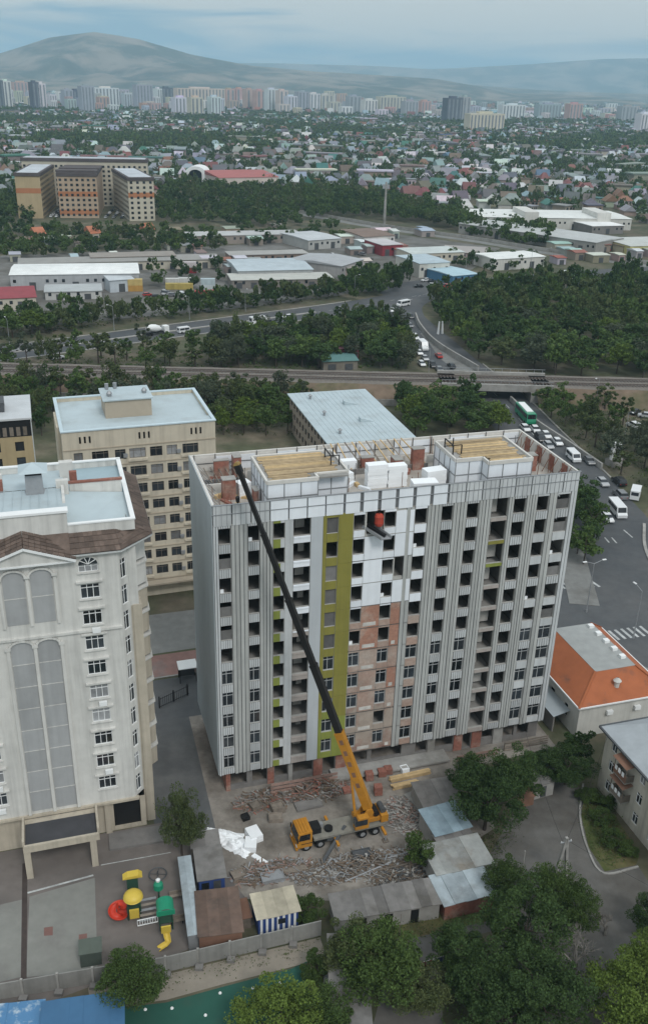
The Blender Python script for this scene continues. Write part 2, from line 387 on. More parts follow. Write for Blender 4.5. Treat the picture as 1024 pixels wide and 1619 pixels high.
trk.build('railway_track', mat('rail_steel', (0.13, 0.1, 0.085), 0.6, 0.2, 1, metal=0.4))['kind'] = 'structure'
slp = MB()
for i in range(330):
    x = -160 + i * 1.0
    for o in (-2.45, 2.45): slp.box(x, rail_y(x) + o - 1.3, RZ - 0.5, x + 0.28, rail_y(x) + o + 1.3, RZ - 0.32)
slp.build('railway_sleepers', m_dconc)['kind'] = 'stuff'
for yo, zz, lab in ((-8.2, 0.0, 'long low grey wall along the near foot of the railway bank'), (8.8, 0.0, 'long low grey wall along the far foot of the railway bank')):
    w = MB()
    for i in range(38):
        x = -170 + i * 5.4
        if x < 30: w.box(x, rail_y(x) + yo * 1.62 - 0.12, 0, x + 5.3, rail_y(x) + yo * 1.62 + 0.12, 1.7 + 0.12 * math.sin(i * 1.7))
    o = w.build('railway_wall', m_conc); tag(o, lab, 'wall')
# retaining walls along the underpass
def wall_along(name, pts, h, t, m, label):
    return tag(ribbon(MB(), pts, t / 2, z=0.0, h=h).build(name, m), label, 'wall')
wall_along('retaining_wall', smooth([tuple(at(*p)[:2]) for p in ((806, 634), (842, 668), (895, 704), (950, 742))]), 1.5, 0.5, m_conc, 'pale concrete wall along the avenue below the white monument')
wall_along('retaining_wall', smooth([tuple(at(*p)[:2]) for p in ((656, 502), (664, 520), (690, 548), (755, 588))]), 2.0, 0.5, m_conc, 'curved concrete wall along the avenue beyond the railway bridge')
sheet('pavement', [tuple(at(*p)[:2]) for p in ((668, 522), (692, 545), (752, 588), (722, 588), (694, 566), (676, 540), (664, 528))], 0.05, m_pave)

# hills
m_hill = mat('hill_slopes', (0.23, 0.19, 0.145), 0.95, 0.22, 0.004, dirt=(0.06, 0.07, 0.05), dirt_scale=0.0026, dirt_amt=(0.42, 0.56))
def hill(name, prof, y_c, y_w, x0, x1, nx, ny, rough, z0=-2):
    xs = np.linspace(x0, x1, nx); ys = np.linspace(y_c - y_w, y_c + y_w, ny)
    px = [p[0] for p in prof]; pz = [p[1] for p in prof]
    crest = np.interp(xs, px, pz)
    ph = RNG.uniform(0, 6.28, (10, 2)); V = []
    for j, y in enumerate(ys):
        t = (y - y_c) / y_w; f = max(0.0, 1 - abs(t)) ** 1.25
        for i, x in enumerate(xs):
            r = sum(math.sin(x * k * 0.0024 + ph[k][0] + 0.6 * math.sin(y * 0.0017 * k)) * math.sin(y * k * 0.0019 + ph[k][1]) / k for k in range(1, 9))
            g = abs(math.sin(x * 0.0042 + 1.3 * math.sin(y * 0.0011))) * 0.5
            V.append((x, y, max(z0, crest[i] * (f + rough * (r - g) * f * (1 - f) * 2.2) + z0)))
    Fs = [(j * nx + i, j * nx + i + 1, (j + 1) * nx + i + 1, (j + 1) * nx + i) for j in range(ny - 1) for i in range(nx - 1)]
    mb = MB(); mb.add(V, Fs); o = mb.build(name, m_hill, smooth=True); o['kind'] = 'structure'; return o
def crest_at(y, pts):
    o = []
    for px, py in pts:
        # height of the crest that stands at distance y in that direction
        lo, hi = -50, 3000
        for _ in range(40):
            m_ = (lo + hi) / 2; q = at(px, py, m_) if m_ < CH - .01 or m_ > CH + .01 else None
            X, Y = px - 512, py - 809.5; yy = -SR_ * X + CR_ * Y; xx = CR_ * X + SR_ * Y
            d = Vector((xx, F * CP_ - yy * SP_, -F * SP_ - yy * CP_)); k = y / d.y
            z = CH + d.z * k; x = d.x * k; break
        o.append((x, z))
    return o
hill('hill', crest_at(7600, [(-260, 130), (-120, 100), (0, 84), (80, 58), (150, 49), (220, 60), (300, 84), (400, 103), (500, 112), (600, 118), (690, 124), (745, 134), (800, 146)]), 7600, 2300, -4300, 1900, 220, 90, 0.30)
hill('far_ridge', crest_at(14000, [(-300, 104), (200, 102), (400, 98), (560, 101), (680, 108), (760, 104), (850, 98), (940, 92), (1040, 89), (1200, 92), (1500, 100)]), 14000, 2200, -7500, 7800, 130, 40, 0.12)
hill('low_ridge', crest_at(9000, [(560, 140), (640, 133), (700, 128), (760, 134), (850, 141), (940, 145), (1040, 148), (1300, 150)]), 9000, 700, 300, 5200, 90, 24, 0.1)
# ------------------------------------------------------------------ apartment block under construction
W, D, FL, NR = 44.7, 15.65, 3.095, 11
blk = root('apartment_block', 'tall unfinished grey panelled apartment block with an olive stripe and patches of bare brick', 'building', B0, YAW)
m_aer = mat('aerated_block', (0.42, 0.41, 0.38), 0.95, 0.15, 1.1, streak=0.12)
m_clad = mat('grey_cladding', (0.42, 0.425, 0.405), 0.6, 0.08, 0.7, streak=0.22, rnd=0.09)
m_cladl = mat('light_cladding', (0.51, 0.525, 0.525), 0.6, 0.08, 0.7, streak=0.2, rnd=0.09)
m_cladb = mat('side_cladding', (0.42, 0.46, 0.475), 0.55, 0.05, 0.4, streak=0.08)
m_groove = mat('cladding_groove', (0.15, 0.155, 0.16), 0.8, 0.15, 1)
m_olive = mat('olive_panel', (0.235, 0.215, 0.05), 0.7, 0.1, 0.4, streak=0.12)
m_lime = mat('green_panel', (0.22, 0.25, 0.055), 0.7, 0.1, 0.5, streak=0.12)
m_insul = mat('insulation_board', (0.74, 0.77, 0.80), 0.8, 0.05, 0.6, rnd=0.05, streak=0.05)
m_obrick = mat('orange_brick', (0.36, 0.19, 0.135), 0.9, 0.2, 3.0, dirt=(0.42, 0.33, 0.27), dirt_scale=0.5, dirt_amt=(0.55, 0.75))
m_pbrick = mat('pale_brick', (0.36, 0.25, 0.2), 0.9, 0.18, 3.0, dirt=(0.40, 0.33, 0.28), dirt_scale=0.3, dirt_amt=(0.42, 0.65))
m_beige = mat('balcony_plaster', (0.36, 0.32, 0.29), 0.9, 0.12, 0.8, streak=0.2)
cols = [(0.6, 1.95), (3.9, 5.2), (6.8, 8.1), (9.1, 11.1), (13.0, 14.35), (16.2, 17.55), (19.9, 21.3), (23.65, 25.15), (27.0, 28.4), (30.2, 31.7),
        (33.4, 35.55), (36.3, 37.9), (39.4, 40.95), (42.05, 43.8)]
def row(k): return 4.2 + FL * k, 6.2 + FL * k
hs = []
for c, (a, b) in enumerate(cols):
    for k in range(NR):
        z0, z1 = row(k)
        if c == 3: z0 += 0.1; z1 += 0.35
        if c == 10: z0 -= 0.25; z1 += 0.4
        hs.append((a, b, z0, z1))
hs.append((17.75, 19.85, row(10)[0] - 0.6, row(10)[1] + 0.45)); hs.append((21.45, 23.3, row(8)[0] - 0.5, row(8)[1] + 0.3))
MB().holes(0.05, W - 0.05, 3.4, 37.45, hs, 0.32, 0.0, 0).build('front_wall', m_aer, blk)
# other walls with their openings
sw = MB(); sw.T = Matrix.Translation((0, 0, 0)) @ Matrix.Rotation(-math.pi / 2, 4, 'Z')
sw.holes(-D, 0, 3.4, 37.45, [], 0.3, 0.0, 0); sw.build('side_wall', m_aer, blk)
sw = MB(); sw.T = Matrix.Translation((W, 0, 0)) @ Matrix.Rotation(math.pi / 2, 4, 'Z')
sw.holes(0, D, 3.4, 37.45, [(a, a + 1.5, *row(k)) for a in (3.2, 7.2, 11.2) for k in range(NR)], 0.3, 0.0, 0); sw.build('side_wall', m_clad, blk)
sw = MB(); sw.T = Matrix.Translation((W, D, 0)) @ Matrix.Rotation(math.pi, 4, 'Z')
sw.holes(0, W, 3.4, 37.45, [(a, a + 1.5, *row(k)) for a in [1 + 3.1 * i for i in range(14)] for k in range(NR)], 0.3, 0.0, 0); sw.build('rear_wall', m_clad, blk)
# left side: tall metal sheets
for i in range(8):
    v0 = 0.02 + i * D / 8
    boxm(-0.09, v0 + 0.02, 3.3, -0.012, v0 + D / 8 - 0.02, 39.9).build('side_panel', m_cladb, blk)
# floors and room partitions
for k in range(NR + 1):
    z = 3.28 + FL * k
    boxm(0.1, 0.34, z, W - 0.1, D - 0.34, z + 0.22).build('floor_slab', m_conc, blk)
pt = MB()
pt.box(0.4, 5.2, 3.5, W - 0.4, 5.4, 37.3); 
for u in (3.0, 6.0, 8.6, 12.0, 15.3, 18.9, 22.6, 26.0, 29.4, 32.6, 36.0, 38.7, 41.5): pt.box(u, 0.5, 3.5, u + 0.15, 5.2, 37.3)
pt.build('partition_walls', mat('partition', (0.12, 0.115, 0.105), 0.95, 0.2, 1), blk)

# piers: upright cladding strips, each its own piece, with dark joints behind them
def pier(u0, u1, n, m=m_clad):
    boxm(u0, -0.03, 3.3, u1, -0.004, 37.45).build('pier_backing', m_groove, blk)
    w_ = (u1 - u0) / n
    for i in range(n):
        a = u0 + i * w_; pr = 0.12 if i % 2 == 0 else 0.08
        boxm(a + 0.05, -pr, 3.22 + 0.03 * (i % 2), a + w_ - 0.05, -0.034, 37.45).build('cladding_strip', m, blk)
pier(0.0, 0.6, 2, m_cladl); pier(1.98, 3.87, 4); pier(5.23, 6.75, 4)
for c in range(7, 13): pier(cols[c][1] + 0.03, cols[c + 1][0] - 0.03, 4 if cols[c + 1][0] - cols[c][1] > 1.2 else 2)
pier(43.83, 44.7, 2, m_cladl); pier(22.55, 23.6, 2)
boxm(8.14, -0.07, 3.3, 9.06, -0.004, 37.45).build('smooth_panel', m_cladl, blk)
boxm(11.14, -0.1, 3.3, 12.52, -0.004, 37.45).build('smooth_panel', mat('blue_grey_panel', (0.46, 0.485, 0.5), 0.55, 0.04, 0.4, streak=0.06), blk)
for k in range(NR):                                                     # olive stripe, storey by storey
    z0 = 3.3 + FL * k; z1 = z0 + FL - 0.02; m = m_olive if k > 1 else m_lime
    if k == NR - 1: z1 = 37.55
    mb = MB().box(12.56, -0.075, z0, 12.98, -0.004, z1); mb.build('olive_panel', m, blk)
    boxm(14.38, -0.075, z0, 16.12, -0.004, z1).build('olive_panel', m, blk)
# spandrels between the windows of each column
sp_rib = MB().box(0, -0.03, 0, 1, -0.004, 1, 1)
for i in range(5): sp_rib.box(0.02 + i * 0.2, -0.08, 0.02, 0.17 + i * 0.2, -0.031, 0.98, 0)
ME_rib = sp_rib.mesh('spandrel', [m_cladl, m_groove])
ME_flat = {m.name: boxm(0, -0.06, 0.01, 1, -0.004, 0.99).mesh('spandrel', m) for m in (m_cladl, m_clad, m_olive, m_lime, m_insul, m_beige, m_plaster, m_pbrick)}
for c, (a, b) in enumerate(cols):
    for k in range(-1, NR):
        z0 = row(k)[1] if k >= 0 else 3.3; z1 = row(k + 1)[0] if k < NR - 1 else 37.45
        if c == 3: z0 += 0.35 if k >= 0 else 0; z1 += 0.1 if k < NR - 1 else 0
        if c == 10: z0 += 0.4 if k >= 0 else 0; z1 -= 0.25 if k < NR - 1 else 0
        if z1 - z0 < 0.1: continue
        if c in (0, 1, 8, 9, 11): me = ME_rib
        elif c in (12, 13): me = ME_flat[m_cladl.name] if k % 3 else ME_rib
        elif c == 2:
            put('spandrel', ME_flat[m_lime.name], blk, (a, 0, z0), 0, ((b - a) * 0.62, 1, z1 - z0))
            put('spandrel', ME_flat[m_cladl.name], blk, (a + (b - a) * 0.62, 0, z0), 0, ((b - a) * 0.38, 1.1, z1 - z0)); continue
        elif c == 3: me = ME_flat[m_insul.name if k > 5 else m_beige.name]
        elif c == 4: me = ME_flat[m_olive.name if k > 1 else m_lime.name]
        elif c in (5, 6): me = ME_flat[m_insul.name if k > 5 else (m_pbrick.name if k > 1 else m_plaster.name)]
        elif c == 7: me = ME_flat[m_insul.name if k > 5 else m_pbrick.name]
        else: me = ME_flat[m_olive.name if k in (8, 10) else (m_lime.name if k == 7 else m_beige.name)]
        o = put('spandrel', me, blk, (a + 0.02, 0, z0), 0, (b - a - 0.04, 1, z1 - z0))
# bays between the olive stripe and the grey piers: white boards above, rough brick below
for (u0, u1, c) in ((17.58, 19.87, 5), (21.33, 22.52, 6)):
    for k in range(NR):
        z0 = 3.42 + FL * k; z1 = z0 + FL - 0.06
        if (c == 5 and k == 10) or (c == 6 and k == 8): continue
        if k >= 7: boxm(u0, -0.09, z0, u1 if c == 5 else 23.55, -0.004, z1 - (0.25 if k == 10 else 0)).build('insulation_panel', m_insul, blk)
        else:
            boxm(u0, -0.05, z0, u1, -0.004, z1 + 0.05).build('infill_wall', m_obrick if k > 4 or (k == 3 and c == 6) else (m_pbrick if k > 1 else m_plaster), blk)
            if RNG.random() < 0.7: boxm(u0 + 0.3, -0.07, z0 + 0.2, u1 - 0.4, -0.052, z0 + 0.7).build('mortar_patch', mat('mortar_smear', (0.52, 0.5, 0.46), 0.9, 0.25, 1.6), blk)
        boxm(16.15, -0.1, z0 - 0.09, 23.58, -0.005, z0 - 0.02).build('slab_edge', m_conc, blk)
# window frames and panes: lower storeys are glazed
m_frame = mat('window_frame', (0.40, 0.41, 0.41), 0.5, 0.05, 1)
def make_window(w_, h_, sp=0.42, fr=None, ms=None):
    f_ = MB(); t = 0.07
    f_.box(0, 0, 0, w_, 0.08, t); f_.box(0, 0, h_ - t, w_, 0.08, h_); f_.box(0, 0, t, t, 0.08, h_ - t); f_.box(w_ - t, 0, t, w_, 0.08, h_ - t)
    for s_ in (ms or [sp]): f_.box(w_ * s_ - t / 2, 0.003, t, w_ * s_ + t / 2, 0.083, h_ - t)
    f_.box(t, 0.006, h_ * 0.74 - t / 2, w_ - t, 0.086, h_ * 0.74 + t / 2)
    return f_.mesh('window', fr or m_frame), MB().quad((t / 2, 0.05, t / 2), (w_ - t / 2, 0.05, t / 2), (w_ - t / 2, 0.05, h_ - t / 2), (t / 2, 0.05, h_ - t / 2)).mesh('pane', m_glass)
m_curt = mat('curtained_pane', (0.24, 0.245, 0.25), 0.25, 0.25, 1.5, spec=0.5, rnd=0.5)
PANE_ALT = {}
def pane_put(pm, o):
    if random.random() < 0.3:
        if pm.name not in PANE_ALT: a_ = pm.copy(); a_.materials[0] = m_curt; PANE_ALT[pm.name] = a_
        pm = PANE_ALT[pm.name]
    return put('pane', pm, o)
skip = {(6, 1), (8, 1), (9, 1)}
m_tarp = mat('opening_board', (0.16, 0.155, 0.15), 0.9, 0.2, 1, rnd=0.3)
for c, (a, b) in enumerate(cols):
    if c in (2, 3, 10): continue
    fm, pm = make_window(b - a, 2.0)
    for k in range(5 if c != 11 else 0):
        if (c, k) in skip: continue
        o = put('window', fm, blk, (a, 0.14, row(k)[0])); put('pane', pm, o)
    for k in range(5, NR):
        if (c == 4 and k != 9) or (c in (0, 13) and (k * 7 + c * 3) % 5 > 1):            # half-closed with boards or film
            boxm(a, 0.2, row(k)[0], b, 0.24, row(k)[0] + (1.25 if c != 4 else 1.98)).build('opening_board', m_tarp, blk)
        elif (k * 5 + c * 3) % 13 == 1: boxm(a + 0.1, 0.22, row(k)[0], a + 0.5, 0.3, row(k)[0] + 0.45).build('block', m_foam, blk)
for k in range(NR):                                                     # loggia fronts
    boxm(9.16, -0.14, row(k)[0] - 0.12, 11.06, 0.3, row(k)[0] + 0.05).build('loggia_ledge', m_insul if k > 5 else m_beige, blk)
    boxm(33.45, 1.6, row(k)[0] - 0.2, 34.4 + 0.5 * (k % 3), 1.7, row(k)[0] + 2.1).build('loggia_partition', m_aer, blk)
    boxm(9.9 + 0.4 * (k % 2), 2.4, row(k)[0], 11.0, 2.5, row(k)[0] + 2.2).build('loggia_partition', m_aer, blk)
# ground floor set back under the cladding
gh = [(1.5, 3.6, 0.7, 3.1), (4.3, 6.2, 0.6, 3.1), (7.2, 8.9, 0.8, 3.0), (9.6, 12.2, 0.9, 3.0), (13.6, 15.2, 0.2, 3.0), (16.8, 19.6, 1.0, 3.0), (20.2, 24.4, 0.9, 3.0), (26.4, 28.0, 0.8, 3.0),
      (29.2, 31.8, 1.0, 3.0), (33.2, 34.4, 0.1, 3.0), (36.0, 37.6, 1.2, 3.0), (39.2, 40.8, 0.8, 3.1), (41.3, 43.0, 0.8, 3.1)]
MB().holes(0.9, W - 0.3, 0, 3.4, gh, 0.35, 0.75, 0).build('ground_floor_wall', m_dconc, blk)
for i, (u0, u1) in enumerate(((0.92, 1.48), (6.25, 7.1), (9.0, 9.5), (12.3, 13.5), (15.3, 16.6), (28.1, 29.1), (31.9, 33.1), (34.5, 35.9), (37.7, 39.1))):
    boxm(u0, 0.6, 0.0, u1, 0.745, 3.26).build('brick_pier', m_brick if i % 3 != 2 else m_conc, blk)
boxm(0.9, 0.76, 0, 1.2, D - 0.5, 3.27).build('ground_floor_wall', m_brick, blk)
boxm(W - 0.6, 0.76, 0, W - 0.3, D - 0.5, 3.27).build('ground_floor_wall', m_dconc, blk)
boxm(0.9, D - 0.8, 0, W - 0.3, D - 0.5, 3.27).build('ground_floor_wall', m_dconc, blk)
boxm(1.2, 5.5, 0.02, W - 0.6, 5.7, 3.2).build('partition_wall', m_dconc, blk)
boxm(14.5, -1.6, 0.35, 30.5, 0.72, 0.6).build('entrance_slab', m_conc, blk)
boxm(14.7, -1.3, 0.02, 30.3, 0.7, 0.345).build('slab_base', m_dconc, blk)
# ---- roof
RZ0 = 37.46
boxm(0.02, 0.02, RZ0, W - 0.02, D - 0.02, RZ0 + 0.12).build('roof_slab', mat('roof_screed', (0.42, 0.39, 0.35), 0.95, 0.2, 0.8, dirt=(0.28, 0.24, 0.2), dirt_scale=0.4), blk)
PZ = 39.95
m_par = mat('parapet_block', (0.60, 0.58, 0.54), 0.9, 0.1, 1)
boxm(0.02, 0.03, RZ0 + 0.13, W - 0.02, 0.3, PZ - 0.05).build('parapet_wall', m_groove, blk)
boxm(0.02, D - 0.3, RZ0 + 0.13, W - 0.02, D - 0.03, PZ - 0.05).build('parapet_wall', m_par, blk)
boxm(0.02, 0.31, RZ0 + 0.13, 0.27, D - 0.31, PZ - 0.06).build('parapet_wall', m_par, blk)
boxm(W - 0.27, 0.31, RZ0 + 0.13, W - 0.02, D - 0.31, PZ - 0.06).build('parapet_wall', m_par, blk)
n = 21; w_ = W / n
for i in range(n):                                                       # two courses of boards on the front parapet, a wide gap in the middle
    gap = 0.05 + (0.17 if 7 <= i <= 12 else 0.03)
    for z0, z1 in ((RZ0 + 0.02, RZ0 + 1.36), (RZ0 + 1.46, PZ)):
        boxm(i * w_ + gap, -0.13, z0, (i + 1) * w_ - gap, 0.026, z1).build('parapet_panel', m_insul if 2 < i < 13 else m_cladl, blk)
        if i < 3 or i > 12:
            for j in range(3): boxm(i * w_ + 0.35 + j * 0.6, -0.17, z0 + 0.02, i * w_ + 0.4 + j * 0.6, -0.134, z1).build('parapet_rail', m_steel, blk)
for z in (RZ0 + 1.38, PZ + 0.005): boxm(-0.05, -0.19, z, W + 0.05, -0.02, z + 0.06).build('parapet_rail', m_steel, blk)
for i in range(17):                                                     # boards and posts inside the rear and right parapets
    u = 0.5 + i * 2.6
    boxm(u + 0.1, D - 0.36, RZ0 + 0.3, u + 2.45, D - 0.305, PZ - 0.35).build('parapet_panel', m_insul if i % 3 else m_par, blk)
    boxm(u, D - 0.42, RZ0 + 0.13, u + 0.07, D - 0.31, PZ + 0.02).build('parapet_post', m_dsteel, blk)
boxm(0.3, D - 0.46, RZ0 + 1.3, W - 0.3, D - 0.42, RZ0 + 1.38).build('parapet_rail', m_dsteel, blk)
for i in range(9):
    v = 0.8 + i * 1.6
    boxm(W - 0.34, v, RZ0 + 0.13, W - 0.275, v + 1.3, PZ - 0.3).build('parapet_panel', m_brick if i % 2 else m_par, blk)
    MB().beam((W - 0.4, v + 0.6, PZ), (W - 1.5, v + 0.6, RZ0 + 0.15), 0.07).build('parapet_brace', m_rust, blk)
    boxm(0.275, v, RZ0 + 0.13, 0.33, v + 1.45, PZ - 0.12).build('parapet_panel', m_insul, blk)
    MB().beam((0.35, v + 0.7, PZ - 0.4), (2.0, v + 0.7, RZ0 + 0.15), 0.06).build('parapet_brace', m_steel, blk)
# rooftop rooms with boarded roofs
def roof_room(poly, top, lab):
    p = MB(); p.prism(poly, RZ0 + 0.13, top - 0.42); o = p.build('roof_room', mat('room_block', (0.66, 0.68, 0.68), 0.9, 0.08, 0.8, streak=0.08), blk); o['label'] = lab
    n_ = len(poly)
    for i in range(n_):
        a, b = Vector((*poly[i], 0)), Vector((*poly[(i + 1) % n_], 0)); d = b - a; L_ = d.length; d.normalize(); nn = Vector((d.y, -d.x, 0))
        mb = MB().beam(a + nn * 0.02 + Vector((0, 0, top - 0.2)), b + nn * 0.02 + Vector((0, 0, top - 0.2)), 0.26, 0.44); mb.build('coping', m_par, o)
        k = max(1, round(L_ / 1.7))
        for j in range(k):
            for z0, z1 in ((RZ0 + 0.3, RZ0 + 1.9), (RZ0 + 2.05, top - 0.45)):
                q0, q1 = a + d * (L_ * j / k + 0.06), a + d * (L_ * (j + 1) / k - 0.06)
                MB().add([q0 + nn * 0.03 + Vector((0, 0, z0)), q1 + nn * 0.03 + Vector((0, 0, z0)), q1 + nn * 0.03 + Vector((0, 0, z1)), q0 + nn * 0.03 + Vector((0, 0, z1)),
                          q0 + nn * 0.0 + Vector((0, 0, z0)), q1 + nn * 0.0 + Vector((0, 0, z0)), q1 + nn * 0.0 + Vector((0, 0, z1)), q0 + nn * 0.0 + Vector((0, 0, z1))],
                         [(0, 1, 2, 3), (0, 3, 7, 4), (1, 5, 6, 2), (3, 2, 6, 7), (0, 4, 5, 1)]).build('room_panel', m_insul, o)
            q = a + d * (L_ * j / k)
            MB().beam(q + nn * 0.05 + Vector((0, 0, RZ0 + 0.13)), q + nn * 0.05 + Vector((0, 0, top - 0.45)), 0.1, 0.07).build('room_post', m_steel, o)
        MB().beam(a + nn * 0.05 + Vector((0, 0, RZ0 + 1.98)), b + nn * 0.05 + Vector((0, 0, RZ0 + 1.98)), 0.08, 0.1).build('room_rail', m_steel, o)
    return o
m_wood2 = mat('dull_timber', (0.36, 0.27, 0.16), 0.9, 0.25, 1.4, rnd=0.2)
def decking(x0, x1, y0, y1, z, par):
    k = int((y1 - y0) / 0.42)
    for i in range(k):
        y = y0 + (y1 - y0) * i / k
        boxm(x0 + random.uniform(0, .5), y + 0.02, z, x1 - random.uniform(0, .8), y + (y1 - y0) / k - 0.03, z + 0.05 + 0.05 * random.random()).build('deck_board', random.choice((m_wood, m_wood2, m_wood2)), par)
ra = roof_room([(6.5, 1.7), (12.3, 1.7), (12.3, 2.9), (16.2, 2.9), (16.2, 9.6), (6.5, 9.6)], 41.55, 'white panelled rooftop room')
boxm(6.7, 1.9, 41.2, 16.0, 9.4, 41.38).build('room_roof', m_conc, ra); 
decking(6.8, 15.6, 3.4, 9.3, 41.4, ra); decking(6.8, 12.0, 1.95, 3.3, 41.4, ra)
rb = roof_room([(29.8, 3.3), (33.3, 3.3), (33.3, 1.7), (39.0, 1.7), (39.0, 9.6), (29.8, 9.6)], 41.55, 'white panelled rooftop room')
boxm(30.0, 3.5, 41.2, 38.8, 9.4, 41.38).build('room_roof', m_conc, rb); decking(30.6, 38.7, 3.6, 9.3, 41.4, rb); decking(33.6, 38.7, 1.95, 3.5, 41.4, rb)
for par, xs in ((ra, (14.8, 15.8)), (rb, (30.1, 31.2))):
    fr = MB()
    for x in xs: fr.beam((x, 5.0, 41.4), (x, 5.0, 42.6), 0.12); fr.beam((x, 7.5, 41.4), (x, 7.5, 42.6), 0.12)
    fr.beam((xs[0], 5, 42.6), (xs[0], 7.5, 42.6), 0.12); fr.beam((xs[1], 5, 42.6), (xs[0], 7.5, 41.6), 0.1)
    fr.build('hatch_frame', m_black, par)
# brick shafts, low walls and timbers on the open parts of the roof
for (u, v, a, b, h) in ((2.4, 6.4, 1.5, 1.1, 2.6), (4.9, 12.4, 0.9, 1.6, 2.9), (24.3, 8.9, 1.0, 1.6, 2.2), (27.2, 10.2, 1.5, 0.9, 2.9), (28.9, 5.6, 0.6, 0.7, 2.0), (20.8, 11.2, 1.6, 0.8, 1.9), (41.6, 6.5, 0.9, 1.2, 2.2), (5.6, 4.2, 0.5, 1.4, 1.9), (2.6, 13.0, 1.8, 0.6, 2.4)):
    o = boxm(u, v, RZ0 + 0.12, u + a, v + b, RZ0 + h).build('brick_shaft', m_brick, blk)
    boxm(u - 0.06, v - 0.06, RZ0 + h + 0.004, u + a + 0.06, v + b + 0.06, RZ0 + h + 0.1).build('shaft_cap', m_conc, o)
for (u0, v0, u1, v1, h, m) in ((0.35, 9.6, 5.9, 9.8, 0.9, m_par), (0.35, 11.4, 5.9, 11.6, 0.7, m_groove), (16.4, 10.5, 29.4, 10.7, 0.8, m_dconc), (17, 12.4, 27, 12.55, 1.3, m_par), (39.2, 9.4, 44.2, 9.6, 1.4, m_brick), (6.5, 12.2, 14.0, 12.35, 1.2, m_par), (30, 12.4, 38, 12.55, 1.1, m_par)):
    boxm(u0, v0, RZ0 + 0.12, u1, v1, RZ0 + h).build('low_wall', m, blk)
for i in range(12):
    u = 16.8 + i * 0.95
    MB().beam((u, 14.9, PZ + 0.3), (u + random.uniform(0.6, 2.2), 10.8, RZ0 + 0.5), 0.14, 0.09).build('roof_timber', m_wood if i % 3 else m_gwood, blk)
for i in range(7):
    MB().beam((0.5 + i * 0.85, 13.5, PZ - 1.0), (0.9 + i * 0.85, 9.9, RZ0 + 1.0), 0.12, 0.09).build('roof_timber', m_gwood, blk)

for i in range(46):
    u, v = random.choice(((random.uniform(.6, 6), random.uniform(2, 14.5)), (random.uniform(16.8, 29), random.uniform(3, 14.5)), (random.uniform(39.5, 44), random.uniform(1, 14.5)), (random.uniform(1, 43), random.choice((.45, D - .6)))))
    MB().beam((u, v, RZ0 + .12), (u + random.uniform(-.1, .1), v, PZ + random.uniform(-1.2, .6)), .06).build('starter_bar', m_rust if i % 3 else m_dsteel, blk)
for i in range(30):
    u, v = random.choice(((random.uniform(1, 6), random.uniform(3, 13)), (random.uniform(17, 28.5), random.uniform(4.5, 13)), (random.uniform(39.5, 43.5), random.uniform(2, 13)))); s_ = random.uniform(.3, 1.1); a_ = random.uniform(0, 3.1)
    o = boxm(-s_, -.2, 0, s_, .25, random.uniform(.15, .5)).build('roof_offcut', random.choice((m_wood, m_pink, m_insul, m_gwood, m_conc)) if i else m_wood, blk) if 'm_pink' in globals() else boxm(-s_, -.2, 0, s_, .25, random.uniform(.15, .5)).build('roof_offcut', random.choice((m_wood, m_brick, m_insul, m_gwood, m_conc)), blk)
    o.location = (u, v, RZ0 + .125); o.rotation_euler = (0, 0, a_)

# ---- things on and at the block
def on_roof(name, mb, m, label, cat, u, v, z=RZ0 + 0.125, rz=0.0, group=None):
    o = mb.build(name, m); o.location = site(u, v, z); o.rotation_euler = (0, 0, YAW + rz); return tag(o, label, cat, group)
def foam(n_, w_, d_, h_):
    mb = MB()
    for i in range(n_): x = random.uniform(-.06, .06); mb.box(x, random.uniform(-.04, .04), i * h_ / n_, w_ + x, d_, (i + 1) * h_ / n_ - 0.012)
    return mb
on_roof('foam_stack', foam(7, 2.5, 1.2, 3.0), m_foam, 'taller white foam board stack beside the roof middle, nearer the olive stripe', 'foam stack', 19.7, 5.8)
on_roof('foam_stack', foam(6, 2.4, 1.2, 2.7), m_foam, 'white foam board stack on the roof, second from the olive stripe', 'foam stack', 22.3, 5.7)
on_roof('foam_stack', foam(5, 2.6, 1.5, 2.2), m_foam, 'white foam board stack against the wall of the roof room far from the crane', 'foam stack', 26.7, 4.2, rz=0.12)
on_roof('foam_stack', foam(2, 3.0, 1.6, 2.0), m_foam, 'low wide pile of white foam boards behind the front parapet', 'foam stack', 24.0, 1.7, rz=-0.1)
on_roof('foam_stack', foam(3, 1.6, 1.3, 1.8), m_foam, 'small white foam pile behind the crane boom tip', 'foam stack', 4.3, 6.5, rz=0.3)
on_roof('foam_stack', foam(2, 1.4, 1.0, 1.1), m_foam, 'small white foam pile beside the wooden deck near the olive stripe', 'foam stack', 17.6, 8.2, rz=0.3)
on_roof('foam_stack', foam(3, 2.2, 1.0, 1.6), m_foam, 'white foam pile near the rear parapet in the middle of the roof', 'foam stack', 17.9, 11.2)
